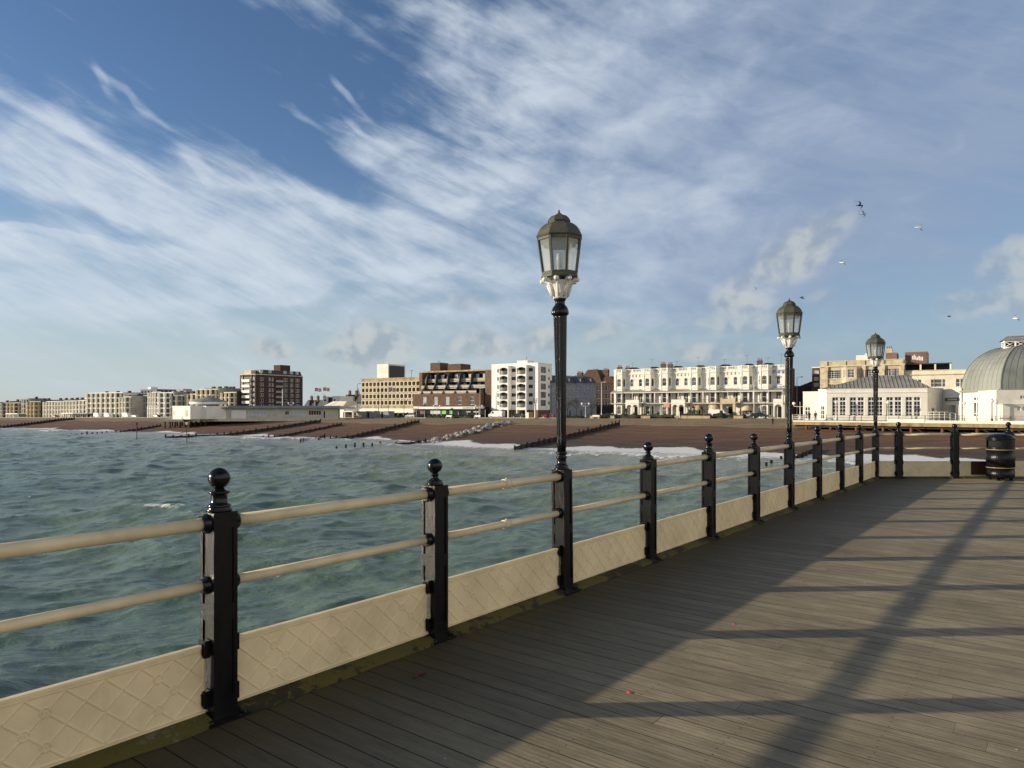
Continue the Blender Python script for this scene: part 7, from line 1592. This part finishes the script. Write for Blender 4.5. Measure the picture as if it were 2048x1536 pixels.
vehicle(1501, 7, 'silver car in front of the blue trimmed house', 'car', pt_s)
vehicle(1519, 8, 'dark car right of the silver one', 'car', pt_d)
vehicle(1037, 6, 'dark car before the garages of the white flats', 'car', pt_d)
vehicle(1097, 6, 'dark red car at the right corner of the white flats', 'car', pt_r)
vehicle(1218, 4, 'dark car behind the low hedge left of the terrace', 'car', pt_d)
vehicle(196, 5, 'white van at far left below the tall white hotel', 'van', pt_w, 'white_van', 'van')
vehicle(217, 5, 'white van a little right of the one under the hotel corner', 'van', pt_w, 'white_van', 'van')
vehicle(254, 5, 'white van below the narrow gabled white house', 'van', pt_w, 'white_van', 'van')
vehicle(270, 5, 'silver car before the grey arched gable building', 'car', pt_s)
vehicle(110, 5, 'dark car before the left third of the long white terrace', 'car', pt_d)
vehicle(313, 5, 'dark car left of the beach pavilion deck', 'car', pt_d)
vehicle(822, 6, 'silver car at the right end of the car park', 'car', pt_s)

# ------------------------------------------------------------------ people
def person(loc, head, label, coat, trouser, stride=.28, hold=False, hat=None, bag=False):
    """one continuous body grown from a posed skeleton, with hair and clothes as parts"""
    root = thing('person', label, 'person', loc); root.rotation_euler = (0, 0, head)
    def skin(name, V, E, Rr, m, sub=1):
        me = bpy.data.meshes.new(name); me.from_pydata(V, E, []); o = bpy.data.objects.new(name, me); COL.objects.link(o); me.materials.append(m)
        md = o.modifiers.new('s', 'SKIN'); md.use_smooth_shade = True
        for sv, r in zip(me.skin_vertices[0].data, Rr): sv.radius = r if isinstance(r, tuple) else (r, r)
        me.skin_vertices[0].data[0].use_root = True; md2 = o.modifiers.new('u', 'SUBSURF'); md2.levels = sub; md2.render_levels = sub; o.parent = root; return o
    s = stride
    V = [(0, 0, .95), (0, .01, 1.12), (0, .02, 1.32), (0, .02, 1.46), (0, .03, 1.55), (0, .05, 1.66), (0, .05, 1.75),
         (.10, 0, .90), (.11, s*.55, .50), (.11, s*.7, .09), (.11, s*.7+.16, .04), (-.10, 0, .90), (-.11, -s*.25, .50), (-.11, -s, .12), (-.11, -s+.14, .04),
         (.19, .02, 1.42), (.24, -.06, 1.16), (.25, .06, .94), (.25, .10, .84), (-.19, .02, 1.42), (-.24, .08, 1.16), (-.24, .22, .98), (-.24, .27, .90)]
    E = [(0, 1), (1, 2), (2, 3), (3, 4), (4, 5), (5, 6), (0, 7), (7, 8), (8, 9), (9, 10), (0, 11), (11, 12), (12, 13), (13, 14), (3, 15), (15, 16), (16, 17), (17, 18), (3, 19), (19, 20), (20, 21), (21, 22)]
    Rr = [(.15, .11), (.15, .11), (.18, .12), (.10, .09), .055, (.085, .10), (.075, .09), .10, .07, .05, .045, .10, .07, .05, .045, .065, .05, .04, .035, .065, .05, .04, .035]
    body = skin('body', V, E, Rr, mat_skin)
    grow = lambda i, k: tuple(x*k+.012 for x in Rr[i]) if isinstance(Rr[i], tuple) else Rr[i]*k+.012
    ci = [0, 1, 2, 3, 15, 16, 17, 19, 20, 21]; mp = {v: i for i, v in enumerate(ci)}; skin('coat', [V[i] if i else (0, 0, .82) for i in ci], [(mp[a], mp[b]) for a, b in E if a in mp and b in mp], [grow(i, 1.12) for i in ci], coat)
    ti = [0, 7, 8, 9, 11, 12, 13]; mp = {v: i for i, v in enumerate(ti)}; skin('trousers', [V[i] for i in ti], [(mp[a], mp[b]) for a, b in E if a in mp and b in mp], [grow(i, 1.05) for i in ti], trouser)
    q = MB(); q.ball((0, .03, 1.72), .105, 12, 8, sc=(.92, 1.05, 1.02)); q.obj('hair', hat or mat('brown hair', (.05, .03, .02), .7, .2, 9), root)
    q = MB(); q.ball((0, .155, 1.66), .018, 6, 4, sc=(.8, 1, 1.3)); q.obj('nose', mat_skin, root)
    for x, y, z in ((.11, s*.7+.07, .045), (-.11, -s+.05, .05)): q = MB(); q.ball((x, y, z), .065, 10, 6, sc=(.85, 2.1, .75)); q.obj('shoe', mat_rubber, root)
    if bag: q = MB(); q.ball((.0, -.17, 1.22), .17, 10, 8, sc=(.95, .6, 1.25)); q.obj('backpack', mat('grey backpack', (.12, .12, .13), .8, .2, 6), root)
    return root
cd = mat('dark coat', (.018, .018, .022), .85, .2, 6); cb = mat('brown jacket', (.085, .05, .03), .85, .2, 6); ct = mat('dark trousers', (.02, .022, .03), .85, .2, 6); chv = mat('yellow green vest', (.45, .55, .05), .8, .1, 6); cg = mat('grey coat', (.20, .19, .18), .85, .15, 6)
p = hit(1545.5, 850.5)[0]; person(p, R(55), 'person in dark clothes walking on the shingle near the second pier lamp', cd, ct, .30, bag=True)
def atdeck(x, Y): q = at_px(x, Y); return (q.x, q.y, PD)
person(atdeck(1618.5, 143.2), R(10), 'person in dark coat leaning at the white rail left of the pavilion door', cd, ct, .05)
person(atdeck(1631, 142.3), R(170), 'person in brown jacket standing by the pavilion corner', cb, ct, .08)
for x, lab, c, t in ((797, 'person in yellow green vest before the car park, left one of two', chv, ct), (806.5, 'person in yellow green vest before the car park, right one of two', chv, ct), (900, 'person in dark coat in front of the green posters', cd, ct), (1101.5, 'person in grey coat at the right corner of the white flats', cg, ct), (1176, 'person in dark coat below the two-globe lamp', cd, ct)):
    b, p, k = prom(x, 9.5); person(p, R(90 if int(x) % 2 else -80), lab, c, t, .2)

# ------------------------------------------------------------------ gulls
def gull(x, y, Y, bank, head, label, dark=False, flap=.25, span=1.0):
    c = at_px(x, Y, EYE+(HOR-y)*Y/FPX); q = MB(); rows = []
    for u, r in ((-.30, .005), (-.24, .035), (-.12, .068), (.02, .078), (.14, .065), (.20, .048), (.24, .05), (.29, .036), (.32, .014), (.36, .004)): rows.append([(r*math.cos(t), u, r*.9*math.sin(t)+(.02 if u > .18 else 0)) for t in [2*math.pi*j/8 for j in range(8)]])
    q.grid(rows, 0, True); q.face([(-.02, -.26, 0), (.02, -.26, 0), (.09, -.42, .0), (-.09, -.42, .0)], 1)
    for sd in (-1, 1):
        st = [(0.03, .10, -.10, .02), (.25, .15, -.05, .02+.25*flap), (.5, .06, -.10, .02+.35*flap-.02), (.75, -.06, -.17, .02+.2*flap), (1.0, -.24, -.27, -.05+.05*flap)]
        up = [[(sd*a*span/2, f, z+.012), (sd*a*span/2, (f*.7+b*.3), z+.028), (sd*a*span/2, b, z+.004)] for a, f, b, z in st]; lo = [[(sd*a*span/2, f, z+.012), (sd*a*span/2, (f*.7+b*.3), z+.004), (sd*a*span/2, b, z+.004)] for a, f, b, z in st]
        q.grid(up[:4], 1); q.grid(lo[:4], 1); q.grid(up[3:], 2); q.grid(lo[3:], 2)
    m = [mat('dark gull plumage', (.06, .05, .045), .8, .2, 9)]*3 if dark else [mat('white gull plumage', (.78, .77, .73), .8, .04, 9), mat('grey gull wing', (.36, .38, .40), .8, .08, 9), MATS.get('black wing tip') or mat('black wing tip', (.02, .02, .02), .8, .1, 9)]
    o = q.obj('gull', m, None, c); o.rotation_euler = (R(8), R(bank), R(head)); tag(o, label, 'bird', 'gulls over the shore')
gull(1719, 411, 62, 55, -60, 'dark gull banking, upper one of the close pair', True, .6)
gull(1726, 428, 66, 48, -70, 'pale gull just below the dark banking one', False, .5)
gull(1838, 455, 60, -42, 60, 'grey gull gliding with wings tilted, right of the close pair', False, .2)
gull(1684, 525, 80, 20, 40, 'white sunlit gull below the close pair', False, .1, 1.0)
gull(1510, 577, 130, 10, 80, 'tiny white gull left of the second pier lamp', False, .2)
gull(1604, 596, 90, 8, 70, 'small dark gull just above right of the second lamp lantern', True, .3, 1.0)
gull(1898, 633, 110, 0, 80, 'tiny dark gull above the hotel roof', True, .3)
gull(2031, 637, 80, 30, 30, 'white sunlit gull above the domed hall', False, .5, 1.1)
